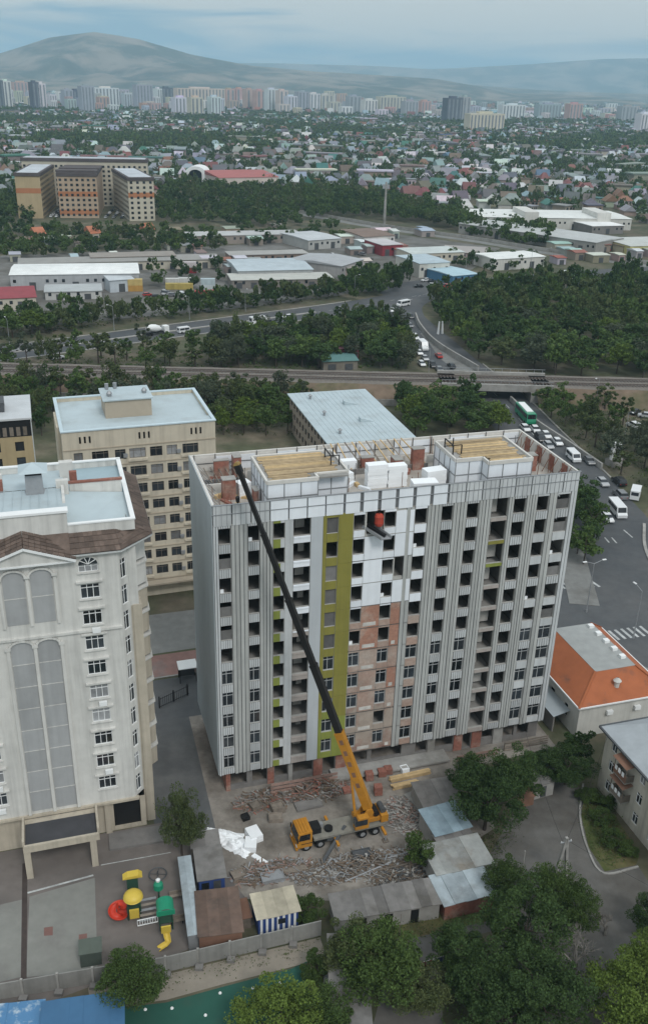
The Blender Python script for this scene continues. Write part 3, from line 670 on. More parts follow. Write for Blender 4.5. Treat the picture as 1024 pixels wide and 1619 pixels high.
# red drum hoist and the tray below it, in the opening of the top storey
hs_ = root('red_hoist', 'red drum hoist hanging in the dark top storey opening', 'hoist', site(19.1, -0.35, 35.55), YAW)
MB().lathe([(0.05, 0.1), (0.42, 0.16), (0.52, 0.4), (0.52, 1.3), (0.42, 1.55), (0.05, 1.62)], (0, 0, 0), 14).build('drum', mat('red_paint', (0.42, 0.06, 0.035), 0.6, 0.2, 1.5), hs_)
for z in (0.45, 1.2): MB().lathe([(0.53, z), (0.57, z + 0.05), (0.53, z + 0.1)], (0, 0, 0), 14).build('band', mat('dark_red', (0.25, 0.03, 0.02), 0.6), hs_)
MB().tube((0, 0, 1.66), (0, 0, 2.35), 0.05).build('hanger', m_black, hs_)
ty = root('loading_tray', 'grey steel loading tray jutting from the top storey', 'tray', site(18.0, 0.1, 34.95), YAW)
t_ = MB(); t_.quad((-0.6, 0.3, 0.35), (0.9, -1.9, -0.35), (2.2, -1.9, -0.35), (0.9, 0.3, 0.35)); t_.quad((-0.6, 0.3, 0.27), (0.9, 0.3, 0.27), (2.2, -1.9, -0.43), (0.9, -1.9, -0.43)); t_.build('tray_floor', m_steel, ty)
MB().beam((-0.6, 0.3, 0.5), (0.9, -1.9, -0.2), 0.08, 0.35).build('tray_side', m_steel, ty); MB().beam((0.9, 0.3, 0.5), (2.2, -1.9, -0.2), 0.1, 0.35).build('tray_side', m_steel, ty)
MB().beam((0.0, 0.3, 0.62), (1.55, -1.6, -0.1), 0.35, 0.3).build('channel', m_black, ty)
# hoarding at the foot of the facade: rough boards on posts
def hoarding(label, u0, u1, v, h, m, n_b=3, slope=0.0):
    r_ = root('site_hoarding', label, 'fence', site(u0, v), YAW); Lh = u1 - u0
    for j in range(n_b):
        k = max(2, int(Lh / 3))
        for i in range(k):
            boxm(i * Lh / k + 0.02, -0.03 + 0.04 * (i % 2), 0.1 + j * h / n_b + slope * i, (i + 1) * Lh / k - 0.02, 0.02 + 0.04 * (i % 2), (j + 0.86) * h / n_b + slope * i).build('board', m, r_)
    for i in range(int(Lh / 1.8) + 1): boxm(i * 1.8, 0.07, 0, i * 1.8 + 0.1, 0.17, h * 0.95).build('post', m_gwood, r_)
m_pink = mat('pinkish_boards', (0.30, 0.2, 0.165), 0.9, 0.25, 1.2, rnd=0.2)
hoarding('pinkish board hoarding in front of the shop openings below the green panels', 6.2, 15.0, -1.3, 1.7, m_pink)
hoarding('brown plank fence at the far corner of the block beside the orange roof', 38.6, 45.2, -1.2, 1.5, m_gwood, 4)
hoarding('low reddish board fence under the block beside the big tree', 31.5, 37.5, -1.6, 1.1, m_pink, 2)
# ------------------------------------------------------------------ white block with arches, left of the site
wb = root('white_apartment_building', 'white apartment building with grey arched panels and brown tiled eaves', 'building', (-19.3, 86.1, 0), YAW)
m_wwall = mat('white_render', (0.60, 0.59, 0.555), 0.8, 0.09, 0.6, streak=0.26)
m_wbeige = mat('beige_stone', (0.45, 0.40, 0.32), 0.85, 0.1, 0.6, streak=0.25)
m_wgrey = mat('grey_panel', (0.36, 0.365, 0.365), 0.6, 0.08, 0.6, streak=0.1, rnd=0.08)
m_tile = mat('brown_roof_tile', (0.125, 0.092, 0.075), 0.8, 0.25, 1.5, rnd=0.3)
m_broof = mat('pale_blue_roof', (0.44, 0.515, 0.54), 0.5, 0.08, 0.3, dirt=(0.37, 0.42, 0.43), dirt_scale=0.2, dirt_amt=(0.5, 0.75))
WL, WD, S0, SH = -21.8, 19.0, 7.7, 3.155
wz = [S0 + SH * i for i in range(10)]
wcol = (-5.0, -17.0)
hs = [(c - 0.98, c + 0.98, z - 0.85, z + 0.85 if i < 9 else z + 0.0) for c in wcol for i, z in enumerate(wz)]
MB().holes(WL, -2.0, 4.9, 37.6, hs, 0.28, 0.0, 0).build('front_wall', m_wwall, wb)
fm, pm = make_window(1.96, 1.7, fr=m_white, ms=(0.34, 0.66))
hood = boxm(-1.35, -0.28, 0, 1.35, -0.004, 0.2).mesh('window_hood', m_wwall); sill = boxm(-1.15, -0.16, 0, 1.15, -0.004, 0.12).mesh('sill', m_wwall)
for c in wcol:
    for i, z in enumerate(wz):
        o = put('window', fm, wb, (c - 0.98, 0.12, z - 0.85), 0, (1, 1, 1 if i < 9 else 0.5)); pane_put(pm, o)
        put('sill', sill, wb, (c, 0, z - 0.99))
        if i < 9: put('window_hood', hood, wb, (c, 0, z + 1.12))
        if i in (1, 4, 7) or (c < -10 and i in (0, 1, 2)):
            a = boxm(-0.45, -0.42, -1.75, 0.4, -0.08, -1.2).build('air_conditioner', m_white, wb); a.location = (c + 0.3, 0, z)
    # fan-shaped light over the topmost window
    ar = MB(); n = 10
    pts = [(math.cos(math.pi * k / n), math.sin(math.pi * k / n)) for k in range(n + 1)]
    for k in range(n):
        (x0, z0), (x1, z1) = pts[k], pts[k + 1]
        ar.quad((c + x0 * 1.15, -0.09, wz[9] + 0.02 + z0 * 1.0), (c + x0 * 0.98, -0.09, wz[9] + 0.02 + z0 * 0.84), (c + x1 * 0.98, -0.09, wz[9] + 0.02 + z1 * 0.84), (c + x1 * 1.15, -0.09, wz[9] + 0.02 + z1 * 1.0))
    ar.build('arch_moulding', m_wwall, wb)
    fl = MB(); fl.add([(c + x * 0.96, -0.01, wz[9] + 0.02 + z * 0.82) for x, z in pts], [tuple(range(n, -1, -1))]); fl.build('fanlight', m_glass, wb)
    for k in (2, 4, 6, 8):
        MB().beam((c, -0.03, wz[9] + 0.04), (c + pts[k][0] * 0.96, -0.03, wz[9] + 0.02 + pts[k][1] * 0.82), 0.04, 0.07).build('glazing_bar', m_white, wb)
# grey panels in two tall arched pairs
def arched_panel(cx, w_, z0, z1, cells):
    n_ = 8; rise = 0.75
    for i in range(cells):
        a, b = z0 + (z1 - z0) * i / cells, z0 + (z1 - z0) * (i + 1) / cells
        if i < cells - 1: boxm(cx - w_ / 2, -0.05, a + 0.05, cx + w_ / 2, -0.004, b - 0.05).build('grey_panel', m_wgrey, wb)
        else:
            poly = [(cx - w_ / 2, a + 0.05), (cx + w_ / 2, a + 0.05)] + [(cx + w_ / 2 * math.cos(math.pi * k / n_), b - rise + rise * math.sin(math.pi * k / n_)) for k in range(n_ + 1)]
            MB().slab(poly, -0.05, -0.004).build('grey_panel', m_wgrey, wb)
            for k in range(n_):
                t0, t1 = math.pi * k / n_, math.pi * (k + 1) / n_
                MB().beam((cx + (w_ / 2 + .12) * math.cos(t0), -0.14, b - rise + (rise + .12) * math.sin(t0)), (cx + (w_ / 2 + .12) * math.cos(t1), -0.14, b - rise + (rise + .12) * math.sin(t1)), 0.24, 0.22).build('arch_moulding', m_wwall, wb)
        boxm(cx - w_ / 2, -0.08, b - 0.045, cx + w_ / 2, -0.004, b + 0.045).build('panel_ledge', m_wwall, wb) if i < cells - 1 else None
for cx in (-12.45, -9.75):
    arched_panel(cx, 2.25, 5.3, 27.9, 8); arched_panel(cx, 2.15, 29.9, 36.2, 2)
for u in (-13.82, -11.1, -8.4):
    boxm(u - 0.17, -0.3, 5.0, u + 0.17, -0.004, 27.4).build('pilaster', m_wwall, wb); boxm(u - 0.15, -0.22, 29.7, u + 0.15, -0.004, 35.6).build('pilaster', m_wwall, wb)
    boxm(u - 0.3, -0.36, 27.1, u + 0.3, -0.305, 27.5).build('capital', m_wwall, wb); boxm(u - 0.28, -0.4, 35.4, u + 0.28, -0.225, 35.7).build('capital', m_wwall, wb)
boxm(WL, -0.24, 28.15, -2.0, -0.004, 28.42).build('string_course', m_wwall, wb)
boxm(WL, -0.3, 4.6, -1.6, 0.2, 4.9).build('string_course', m_wbeige, wb)
# chamfered corner with a narrow strip of glazing, and the stone side
ch_a, ch_b = Vector((-2.0, 0, 0)), Vector((-0.9, 1.1, 0)); dch = (ch_b - ch_a)
mb = MB(); mb.T = Matrix.Translation(ch_a) @ Matrix.Rotation(math.pi / 4, 4, 'Z'); Lc = dch.length
chh = [(0.35, Lc - 0.3, 5.4 + SH * i, 7.7 + SH * i) for i in range(10)]
mb.holes(0, Lc, 4.9, 37.6, chh, 0.25, 0.0); mb.build('corner_wall', m_wwall, wb)
fm2, pm2 = make_window(Lc - 0.65, 2.3, fr=m_white)
for h in chh:
    o = put('corner_window', fm2, wb, Matrix.Translation(ch_a) @ Matrix.Rotation(math.pi / 4, 4, 'Z') @ Vector((0.35, 0.1, h[2])), math.pi / 4); pane_put(pm2, o)
boxm(-0.9, 1.1, 0, 0.0, WD, 30.0).build('side_wall', m_wbeige, wb)
boxm(-0.92, 1.12, 30.004, -0.02, WD - 0.02, 37.6).build('side_wall', m_wwall, wb)
boxm(-0.7, 0.98, 0, 0.25, 2.9, 30.1).build('corner_pilaster', m_wbeige, wb)
for i in range(10):                                                     # stepped bay balconies on the side
    z = 5.2 + SH * i
    MB().prism([(0.0, 4.4), (1.3, 5.4), (1.3, 10.5), (0.0, 11.5)], z, z + 2.55).build('side_bay', m_wbeige if i < 8 else m_wwall, wb)
    MB().prism([(0.0, 4.2), (1.45, 5.3), (1.45, 10.6), (0.0, 11.7)], z + 2.554, z + 2.8).build('bay_ledge', m_wwall, wb)
    boxm(1.302, 6.0, z + 0.9, 1.34, 9.9, z + 2.2).build('bay_glazing', m_glass, wb)
boxm(WL, WD - 0.3, 0, -0.9, WD, 37.6).build('rear_wall', m_wbeige, wb); boxm(WL, 0.3, 0, WL + 0.3, WD - 0.3, 37.6).build('side_wall', m_wbeige, wb)
# ground storey
gh = [(-21.4, -19.0, 0.0, 4.0), (-4.6, -1.5, 0.3, 4.2), (-13.4, -11.5, 1.0, 4.3), (-10.6, -8.8, 1.0, 4.3)]
MB().holes(WL, -0.9, 0, 4.6, gh, 0.5, 0.35).build('ground_floor_wall', m_wbeige, wb)
for g in gh: MB().quad((g[0], 0.8, g[2]), (g[1], 0.8, g[2]), (g[1], 0.8, g[3]), (g[0], 0.8, g[3])).build('shade_or_panel_infill', m_black if g[0] < -15 or g[0] > -6 else m_wgrey, wb)  # black sheets paint the shade inside the garage openings; grey panels fill the rest
for u in (-18.6, -14.0, -11.1, -8.2, -5.3): boxm(u - 0.35, 0.0, 0, u + 0.35, 0.345, 4.6).build('ground_floor_pier', m_wbeige, wb)
# mansard eaves in tiles, pediment
def tiles(p00, p10, p11, p01, nu, nv, par):
    p00, p10, p11, p01 = map(Vector, (p00, p10, p11, p01)); nrm = (p10 - p00).cross(p01 - p00).normalized()
    P = lambda a, b: (p00 * (1 - a) + p10 * a) * (1 - b) + (p01 * (1 - a) + p11 * a) * b
    for j in range(nv):
        for i in range(nu):
            a0, a1, b0, b1 = i / nu + .003, (i + 1) / nu - .003, j / nv, (j + 1) / nv
            q = [P(a0, b0) + nrm * 0.1, P(a1, b0) + nrm * 0.1, P(a1, b1) + nrm * 0.03, P(a0, b1) + nrm * 0.03, P(a0, b0), P(a1, b0)]
            MB().add(q, [(0, 1, 2, 3), (4, 5, 1, 0)]).build('roof_tile', m_tile, par)
MB().add([(WL, -0.5, 37.6), (-1.6, -0.5, 37.6), (1.9, 2.6, 37.6), (1.9, WD, 37.6), (-0.6, WD, 39.2), (-0.6, 2.2, 39.2), (-2.0, 1.5, 39.2), (WL, 1.5, 39.2)],
         [(0, 1, 6, 7), (1, 2, 5, 6), (2, 3, 4, 5)]).build('eaves', m_tile, wb)
MB().add([(WL, -0.5, 37.35), (-1.6, -0.5, 37.35), (1.9, 2.6, 37.35), (1.9, WD, 37.35), (WL, -0.6, 37.6), (-1.6, -0.6, 37.6), (2.0, 2.55, 37.6), (2.0, WD, 37.6), (WL, 0.5, 37.35), (-2, 0.5, 37.35), (-0.5, 1.7, 37.35), (-0.5, WD, 37.35)],
         [(0, 1, 5, 4), (1, 2, 6, 5), (2, 3, 7, 6), (0, 8, 9, 1), (1, 9, 10, 2), (2, 10, 11, 3)]).build('cornice', m_white, wb)
tiles((-6.6, -0.5, 37.62), (-1.6, -0.5, 37.62), (-2.0, 1.5, 39.2), (-6.6, 1.5, 39.2), 10, 4, wb)
tiles((-1.6, -0.5, 37.62), (1.9, 2.6, 37.62), (-0.6, 2.2, 39.2), (-2.0, 1.5, 39.2), 5, 4, wb)
tiles((1.9, 2.6, 37.62), (1.9, WD, 37.62), (-0.6, WD, 39.2), (-0.6, 2.2, 39.2), 26, 3, wb)
pd = MB(); pd.slab([(-15.9, 37.05), (-6.3, 37.05), (-11.1, 38.75)], -0.62, -0.5); pd.build('pediment', m_wwall, wb)
for s in (-1, 1):
    MB().beam((-11.1 + s * 4.95, -0.8, 37.1), (-11.1, -0.8, 38.95), 0.34, 0.26).build('pediment_cornice', m_white, wb)
    tiles(*(((-11.1, -0.9, 39.06), (-6.1, -0.9, 37.25), (-6.1, 1.3, 38.0), (-11.1, 1.6, 39.9)) if s > 0 else ((-16.1, -0.9, 37.25), (-11.1, -0.9, 39.06), (-11.1, 1.6, 39.9), (-16.1, 1.3, 38.0))), 9, 5, wb)
boxm(-15.9, -0.7, 36.85, -6.3, -0.5, 37.04).build('pediment_cornice', m_white, wb)
# attic storey and metal roofs
boxm(WL, 1.5, 37.7, -6.6, 1.8, 41.5).build('attic_wall', m_wwall, wb); boxm(WL, 1.35, 41.504, -6.45, 2.4, 41.75).build('attic_cornice', m_white, wb)
boxm(-6.9, 1.81, 37.7, -6.6, 9.0, 41.45).build('attic_wall', m_wwall, wb)
boxm(-6.59, 1.4, 38.9, 0.1, 1.65, 40.05).build('parapet', m_wwall, wb); boxm(-6.59, 1.32, 40.054, 0.2, 1.75, 40.2).build('parapet_coping', m_white, wb)
boxm(-0.2, 1.66, 38.9, 0.1, WD - 0.3, 40.05).build('parapet', m_wwall, wb); boxm(-0.28, 1.76, 40.054, 0.2, WD - 0.31, 40.2).build('parapet_coping', m_white, wb)
boxm(WL, WD - 0.3, 37.7, 0.1, WD, 40.05).build('parapet', m_wwall, wb); boxm(WL, WD - 0.4, 40.054, 0.2, WD + 0.08, 40.2).build('parapet_coping', m_white, wb)
MB().add([(WL, 2.4, 41.6), (-6.6, 2.4, 41.6), (-6.6, 9.6, 40.9), (WL, 9.6, 40.9)], [(0, 1, 2, 3)]).build('roof', m_broof, wb)
MB().add([(WL, 9.6, 40.95), (-6.6, 9.6, 40.95), (-6.6, 18.7, 39.3), (WL, 18.7, 39.3)], [(0, 1, 2, 3)]).build('roof', m_broof, wb)
MB().add([(-6.6, 1.7, 39.0), (-0.2, 1.7, 39.0), (-0.2, 9.8, 39.6), (-6.6, 9.8, 40.3)], [(0, 1, 2, 3)]).build('roof', m_broof, wb)
MB().add([(-6.6, 1.7, 39.3), (-0.2, 9.8, 39.6), (-0.2, 18.7, 39.3), (-6.6, 18.7, 39.3), (-6.6, 9.6, 40.2)], [(1, 2, 3, 4)]).build('roof', mat('darker_blue_roof', (0.33, 0.43, 0.47), 0.5, 0.08, 0.4), wb)
boxm(-6.0, 9.9, 39.4, -0.4, 10.15, 41.1).build('fire_wall', m_wwall, wb); boxm(-6.1, 9.8, 41.104, -0.3, 10.25, 41.3).build('fire_wall_coping', m_brick, wb)
for u in [WL + 0.9 * i for i in range(1, 17)]: MB().beam((u, 2.45, 41.62), (u, 9.55, 40.93), 0.06, 0.08).build('roof_seam', m_broof, wb)
for (u, v, s) in ((-9.6, 8.6, 1.5), (-15.6, 9.6, 0.9)):                  # ventilation heads
    o = MB().lathe([(1.25, 0), (0.85, 0.25), (0.8, 1.7)], (0, 0, 0), 4).build('vent_base', m_steel, wb); o.location = (u, v, 40.7); o.scale = (s, s, s); o.rotation_euler = (0, 0, math.pi / 4)
    c_ = MB(); c_.add([(-1, -1, 0), (1, -1, 0), (1, 1, 0), (-1, 1, 0), (0, 0, 0.5)], [(0, 1, 4), (1, 2, 4), (2, 3, 4), (3, 0, 4), (3, 2, 1, 0)]); c_.build('vent_cap', m_broof, o, (0, 0, 2.0), -math.pi / 4)
for (u, v, a, b, h) in ((-13.9, 9.8, 1.0, 0.8, 1.3), (-5.9, 11.2, 0.8, 0.6, 1.2), (-7.4, 9.2, 1.3, 0.7, 1.1), (-15.0, 12.6, 2.0, 0.5, 1.0), (-6.9, 14.5, 1.5, 0.9, 1.1)):
    boxm(u, v, 39.4, u + a, v + b, 40.7 + h).build('chimney', m_brick if h > 1.15 else m_wwall, wb)
# porte-cochere
boxm(-14.7, -4.9, 3.9, -6.5, -0.35, 4.55).build('canopy', m_wbeige, wb); boxm(-14.45, -4.6, 4.554, -6.75, -1.2, 4.64).build('canopy_roof', mat('bitumen', (0.06, 0.06, 0.065), 0.8, 0.15, 0.8), wb)
for u in (-14.35, -7.25): boxm(u - 0.35, -4.8, 0, u + 0.35, -4.1, 3.896).build('canopy_column', m_wbeige, wb)
boxm(-14.6, -4.95, 4.56, -6.6, -4.65, 4.85).build('canopy_parapet', m_wbeige, wb); boxm(-6.7, -4.6, 4.56, -6.45, -0.5, 5.3).build('canopy_parapet', m_wbeige, wb); boxm(-14.75, -4.6, 4.56, -14.5, -0.5, 5.3).build('canopy_parapet', m_wbeige, wb)
def wbp(u, v, z=0): return Vector((-19.3, 86.1, z)) + eu * u + en * v

# ------------------------------------------------------------------ beige block behind
YB = 0.3296
bb = root('beige_apartment_building', 'cream ten storey apartment building with a pale blue flat roof', 'building', (-41.3, 137.0, 0), YB)
m_cream = mat('cream_render', (0.55, 0.495, 0.395), 0.85, 0.07, 0.5, streak=0.22)
m_cream2 = mat('cream_band', (0.42, 0.36, 0.28), 0.85, 0.08, 0.5)
BW, BD = 24.4, 18.0
ccols = [(1.6, 1.4, 0), (4.4, 2.6, 0), (8.0, 1.7, 0), (10.3, 2.6, 1), (13.6, 2.0, 0), (16.3, 1.7, 0), (18.9, 2.6, 1)]
zr = [4.9 + 3.1 * k for k in range(8)]
hs = [(u, u + w_, z - 0.85, z + 0.85) for (u, w_, bay) in ccols for z in zr] + [(u + 0.75 * j, u + 0.75 * j + 0.32, 28.9, 30.1) for u in (2.6, 11.9, 20.3) for j in range(3)]
MB().holes(0, BW, 0, 31, hs, 0.35).build('front_wall', m_cream, bb)
for (u, w_, bay) in ccols:
    fm, pm = make_window(w_, 1.7, fr=mat('brown_frame', (0.16, 0.14, 0.12), 0.6), ms=(0.25, 0.72) if w_ > 2 else (0.5,))
    for z in zr:
        o = put('window', fm, bb, (u, 0.2, z - 0.85)); pane_put(pm, o)
        if bay: boxm(u - 0.25, -0.3, z - 1.3, u + w_ + 0.25, -0.004, z - 0.95).build('balcony_ledge', m_cream, bb)
        if bay: boxm(u - 1.0, -0.35, z - 0.5, u - 0.35, -0.06, z + 0.1).build('air_conditioner', m_steel, bb)
for k in range(9): boxm(-0.06, -0.1, 3.1 + 3.1 * k, BW + 0.06, -0.004, 3.28 + 3.1 * k).build('string_course', m_cream2, bb)
for j in range(9): 
    MB().quad((2.6, 0.3, 28.9), (22.3, 0.3, 28.9), (22.3, 0.3, 30.1), (2.6, 0.3, 30.1)).build('attic_backing', m_black, bb) if j == 0 else None
boxm(0.0, 0.36, 0, 0.35, BD, 31).build('side_wall', m_cream, bb); boxm(BW - 0.35, 0.36, 0, BW, BD, 31).build('side_wall', m_cream, bb); boxm(0.36, BD - 0.35, 0, BW - 0.36, BD, 31).build('rear_wall', m_cream, bb)
boxm(0.36, 1.0, 0.1, BW - 0.36, 1.2, 30.5).build('inner_wall', m_dconc, bb)
boxm(0.36, 0.36, 30.2, BW - 0.36, BD - 0.36, 30.4).build('roof', m_broof, bb)
for (a, b, c, d) in ((-0.15, -0.15, BW + 0.15, 0.45), (-0.15, BD - 0.4, BW + 0.15, BD + 0.15), (-0.15, 0.46, 0.4, BD - 0.41), (BW - 0.4, 0.46, BW + 0.15, BD - 0.41)): boxm(a, b, 31.004, c, d, 31.2).build('parapet_coping', mat('blue_coping', (0.52, 0.62, 0.66), 0.5, 0.06), bb)
boxm(0.4, 0.5, 30.41, BW - 0.4, 3.0, 30.95).build('roof_step', m_broof, bb)
bx = boxm(7.6, 7.0, 30.41, 15.2, 13.6, 33.4).build('lift_room', m_cream2, bb); boxm(7.3, 6.7, 33.404, 15.5, 13.9, 33.6).build('lift_room_roof', m_broof, bx)
for (u, v) in ((8.6, 12.9), (10.0, 13.1)): MB().tube((u, v, 33.6), (u, v, 34.6), 0.3, 0.35).build('vent_pipe', m_steel, bx)
for (u, v) in ((8.6, 9), (14.4, 9.5)): MB().lathe([(0.35, 0), (0.5, 0.5), (0.2, 0.9), (0.0, 0.95)], (u, v, 33.6), 10).build('vent_cap', m_steel, bx)
boxm(-0.5, 4.0, 5, -0.004, 12.0, 30.6).build('side_bay', m_cream, bb)
boxm(2, -1.6, 2.7, BW - 1, -0.12, 3.0).build('entrance_canopy', m_cream2, bb)

# ------------------------------------------------------------------ building at the left edge of the picture
yl = root('yellow_building', 'ochre building with a dark band under its grey flat roof', 'building', at(48, 660, 24), 0.31); yl.location.z = 0
m_och = mat('ochre_render', (0.40, 0.32, 0.19), 0.85, 0.08, 0.5, streak=0.1)
hs = [(-3.2 - 4.2 * i, -1.6 - 4.2 * i, 2 + 3.1 * k, 3.9 + 3.1 * k) for i in range(4) for k in range(6)]
MB().holes(-20, 0, 0, 20.4, hs, 0.3).build('front_wall', m_och, yl)
for h in hs: MB().quad((h[0], 0.25, h[2]), (h[1], 0.25, h[2]), (h[1], 0.25, h[3]), (h[0], 0.25, h[3])).build('pane', m_glass, yl)
boxm(-20, 0.31, 0, -19.7, 14, 24).build('side_wall', m_och, yl); boxm(-0.3, 0.31, 0, 0, 14, 24).build('side_wall', m_white, yl); boxm(-19.7, 13.7, 0, -0.31, 14, 24).build('rear_wall', m_och, yl)
boxm(-19.9, 0.05, 20.404, -0.02, 0.3, 23.6).build('dark_band', m_black, yl)
for i in range(16): boxm(-19.5 + i * 1.2, -0.03, 20.6, -18.8 + i * 1.2, 0.048, 22.3).build('band_window', m_gwood, yl)
boxm(-20.2, -0.3, 23.7, 0.25, 14.2, 24.05).build('roof', mat('grey_roof', (0.52, 0.54, 0.55), 0.6, 0.1, 0.5), yl)
boxm(-12, 4, 24.054, -4.5, 8.5, 25.9).build('roof_room', m_dsteel, yl)

# ------------------------------------------------------------------ low building with a pale blue roof, behind the block
p0, p1, p2 = at(520, 700, 9.5), at(652, 690, 9.5), at(475, 624, 9.5)
ys = math.atan2(p1.y - p0.y, p1.x - p0.x); Ws = (p1 - p0).length; Ds = 36
scb = root('school_building', 'low tan building with a wide pale blue metal roof behind the block', 'building', (p0.x, p0.y, 0), ys)
m_tan = mat('tan_brick', (0.30, 0.25, 0.2), 0.9, 0.15, 1.5)
for (T, Lw) in ((Matrix.Identity(4), Ws), (Matrix.Translation((0, Ds, 0)) @ Matrix.Rotation(-math.pi / 2, 4, 'Z'), Ds), (Matrix.Translation((Ws, 0, 0)) @ Matrix.Rotation(math.pi / 2, 4, 'Z'), Ds), (Matrix.Translation((Ws, Ds, 0)) @ Matrix.Rotation(math.pi, 4, 'Z'), Ws)):
    hs = [(1.2 + 2.8 * i, 2.9 + 2.8 * i, 1.1 + 3 * k, 2.8 + 3 * k) for i in range(int((Lw - 1.5) / 2.8)) for k in range(3)]
    mb = MB(); mb.T = T; mb.holes(0, Lw, 0, 9.3, hs, 0.25); mb.build('wall', m_tan, scb)
    for h in hs:
        g = MB(); g.T = T; g.quad((h[0], 0.2, h[2]), (h[1], 0.2, h[2]), (h[1], 0.2, h[3]), (h[0], 0.2, h[3])); g.build('pane', m_glass, scb)
rf = MB().box(-0.6, -0.6, 9.3, Ws + 0.6, Ds + 0.6, 9.55).build('roof', m_broof, scb)
for i in range(5): 
    u, v = 4 + (i % 2) * 7, 5 + i * 6.5
    if i % 2: MB().slab([(u, 9.56), (u + 3.4, 9.56), (u, 10.5)], v, v + 1.6).build('dormer', m_broof, rf)
    else: MB().lathe([(0.3, 0), (0.3, 0.7), (0.6, 0.9), (0.1, 1.3)], (u, v, 9.55), 8).build('roof_vent', m_steel, rf)
for u in [1.2 * i for i in range(1, int(Ws / 1.2))]: boxm(u, -0.5, 9.554, u + 0.07, Ds + 0.5, 9.6).build('roof_seam', m_broof, rf)

# ------------------------------------------------------------------ house with the orange hipped roof
oh = root('orange_roof_house', 'white walled house with an orange hipped roof and grey flat top', 'house', (35.6, 104.9, 0), 0.30)
OW, OD, OE, OT = 13.5, 17.0, 5.3, 8.2
T_left = Matrix.Translation((0, OD, 0)) @ Matrix.Rotation(-math.pi / 2, 4, 'Z')
m_ow = mat('house_white', (0.55, 0.54, 0.5), 0.85, 0.1, 0.6, streak=0.15)
m_or = mat('orange_roof_sheet', (0.40, 0.125, 0.05), 0.6, 0.12, 0.5, wave=(3.0, 'X'), dirt=(0.24, 0.10, 0.06), dirt_scale=0.35, dirt_amt=(0.55, 0.7))
hs = [(9.3, 10.5, 1.6, 3.6), (13.2, 14.2, 1.6, 3.6), (4.0, 5.2, 1.6, 3.6)]
mb = MB(); mb.T = T_left; mb.holes(0, OD, 0, OE, hs, 0.25); mb.build('wall', m_ow, oh)
for h in hs:
    g = MB(); g.T = T_left; g.quad((h[0], 0.2, h[2]), (h[1], 0.2, h[2]), (h[1], 0.2, h[3]), (h[0], 0.2, h[3])); g.build('pane', m_glass, oh)
boxm(0.01, 0, 0, OW, 0.3, OE).build('wall', m_ow, oh); boxm(OW - 0.3, 0.31, 0, OW, OD, OE).build('wall', m_ow, oh); boxm(0.3, OD - 0.3, 0, OW - 0.31, OD, OE).build('wall', m_ow, oh)
for u in (4.2, 8.6): boxm(u, -0.5, 3.4, u + 0.9, -0.05, 4.0).build('air_conditioner', m_white, oh)
e_ = 0.5; tx0, tx1, ty0, ty1 = 3.8, 10.2, 3.2, 14.8
E4 = [(-e_, -e_, OE), (OW + e_, -e_, OE), (OW + e_, OD + e_, OE), (-e_, OD + e_, OE)]; T4 = [(tx0, ty0, OT), (tx1, ty0, OT), (tx1, ty1, OT), (tx0, ty1, OT)]
for i in range(4):
    j = (i + 1) % 4; MB().add([E4[i], E4[j], T4[j], T4[i]], [(0, 1, 2, 3)]).build('roof_slope', m_or, oh)
    MB().beam(Vector(E4[i]) + Vector((0, 0, .08)), Vector(T4[i]) + Vector((0, 0, .08)), 0.3, 0.12).build('roof_ridge', m_or, oh)
    MB().beam(E4[i], E4[j], 0.15, 0.2).build('gutter', m_white, oh)
boxm(tx0, ty0, OT - 0.1, tx1, ty1, OT + 0.06).build('flat_roof', mat('grey_sheet', (0.33, 0.34, 0.33), 0.7, 0.12, 0.7), oh)
for i in range(5): boxm(tx1 - 1.2, ty0 + 1.8 + i * 2.1, OT + 0.064, tx1 - 0.4, ty0 + 2.5 + i * 2.1, OT + 0.5).build('roof_light', m_white, oh)
MB().lathe([(0.35, 0), (0.35, 0.9), (0.6, 1.0), (0.1, 1.5)], (6.2, 1.3, 6.6), 8).build('roof_vent', m_ow, oh)
MB().add([(-2.6, 2.0, 2.6), (-0.02, 2.0, 3.2), (-0.02, 15, 3.2), (-2.6, 15, 2.6)], [(0, 1, 2, 3)]).build('lean_to_roof', mat('grey_lean_to', (0.36, 0.40, 0.42), 0.6, 0.08, 0.6), oh)
boxm(-2.5, 2.1, 0, -2.3, 14.9, 2.58).build('lean_to_wall', m_dconc, oh)

# ------------------------------------------------------------------ pale three-storey house at the right edge
YR = math.atan2(87.5 - 95.0, 38.4 - 36.1)                              # heading of the visible long side
rh = root('balcony_house', 'pale three storey house with rickety enclosed balconies and a grey roof', 'house', (36.1, 95.0, 0), YR)
RH, RL, RD = 9.3, 22.0, 11.0
m_rw = mat('stained_cream', (0.50, 0.47, 0.40), 0.9, 0.12, 0.7, streak=0.25)
hs = [(u, u + 1.1, 1.1 + 3 * k, 2.7 + 3 * k) for u in (1.4, 7.4, 10.6, 16.6, 19.6) for k in range(3)]
MB().holes(0, RL, 0, RH, hs, 0.25).build('wall', m_rw, rh)
fm, pm = make_window(1.1, 1.6, 0.5, m_white)
for h in hs: o = put('window', fm, rh, (h[0], 0.1, h[2])); pane_put(pm, o)
mb = MB(); mb.T = Matrix.Translation((RL, 0, 0)) @ Matrix.Rotation(math.pi / 2, 4, 'Z'); mb.holes(0, RD, 0, RH, [], .2); mb.build('wall', m_rw, rh)
boxm(0, RD - 0.3, 0, RL, RD, RH).build('wall', m_rw, rh); boxm(0, 0.02, 0, 0.3, RD - 0.31, RH).build('wall', m_rw, rh)
m_rroof = mat('slate_grey_roof', (0.40, 0.43, 0.45), 0.7, 0.12, 0.6, wave=(2.5, 'X'))
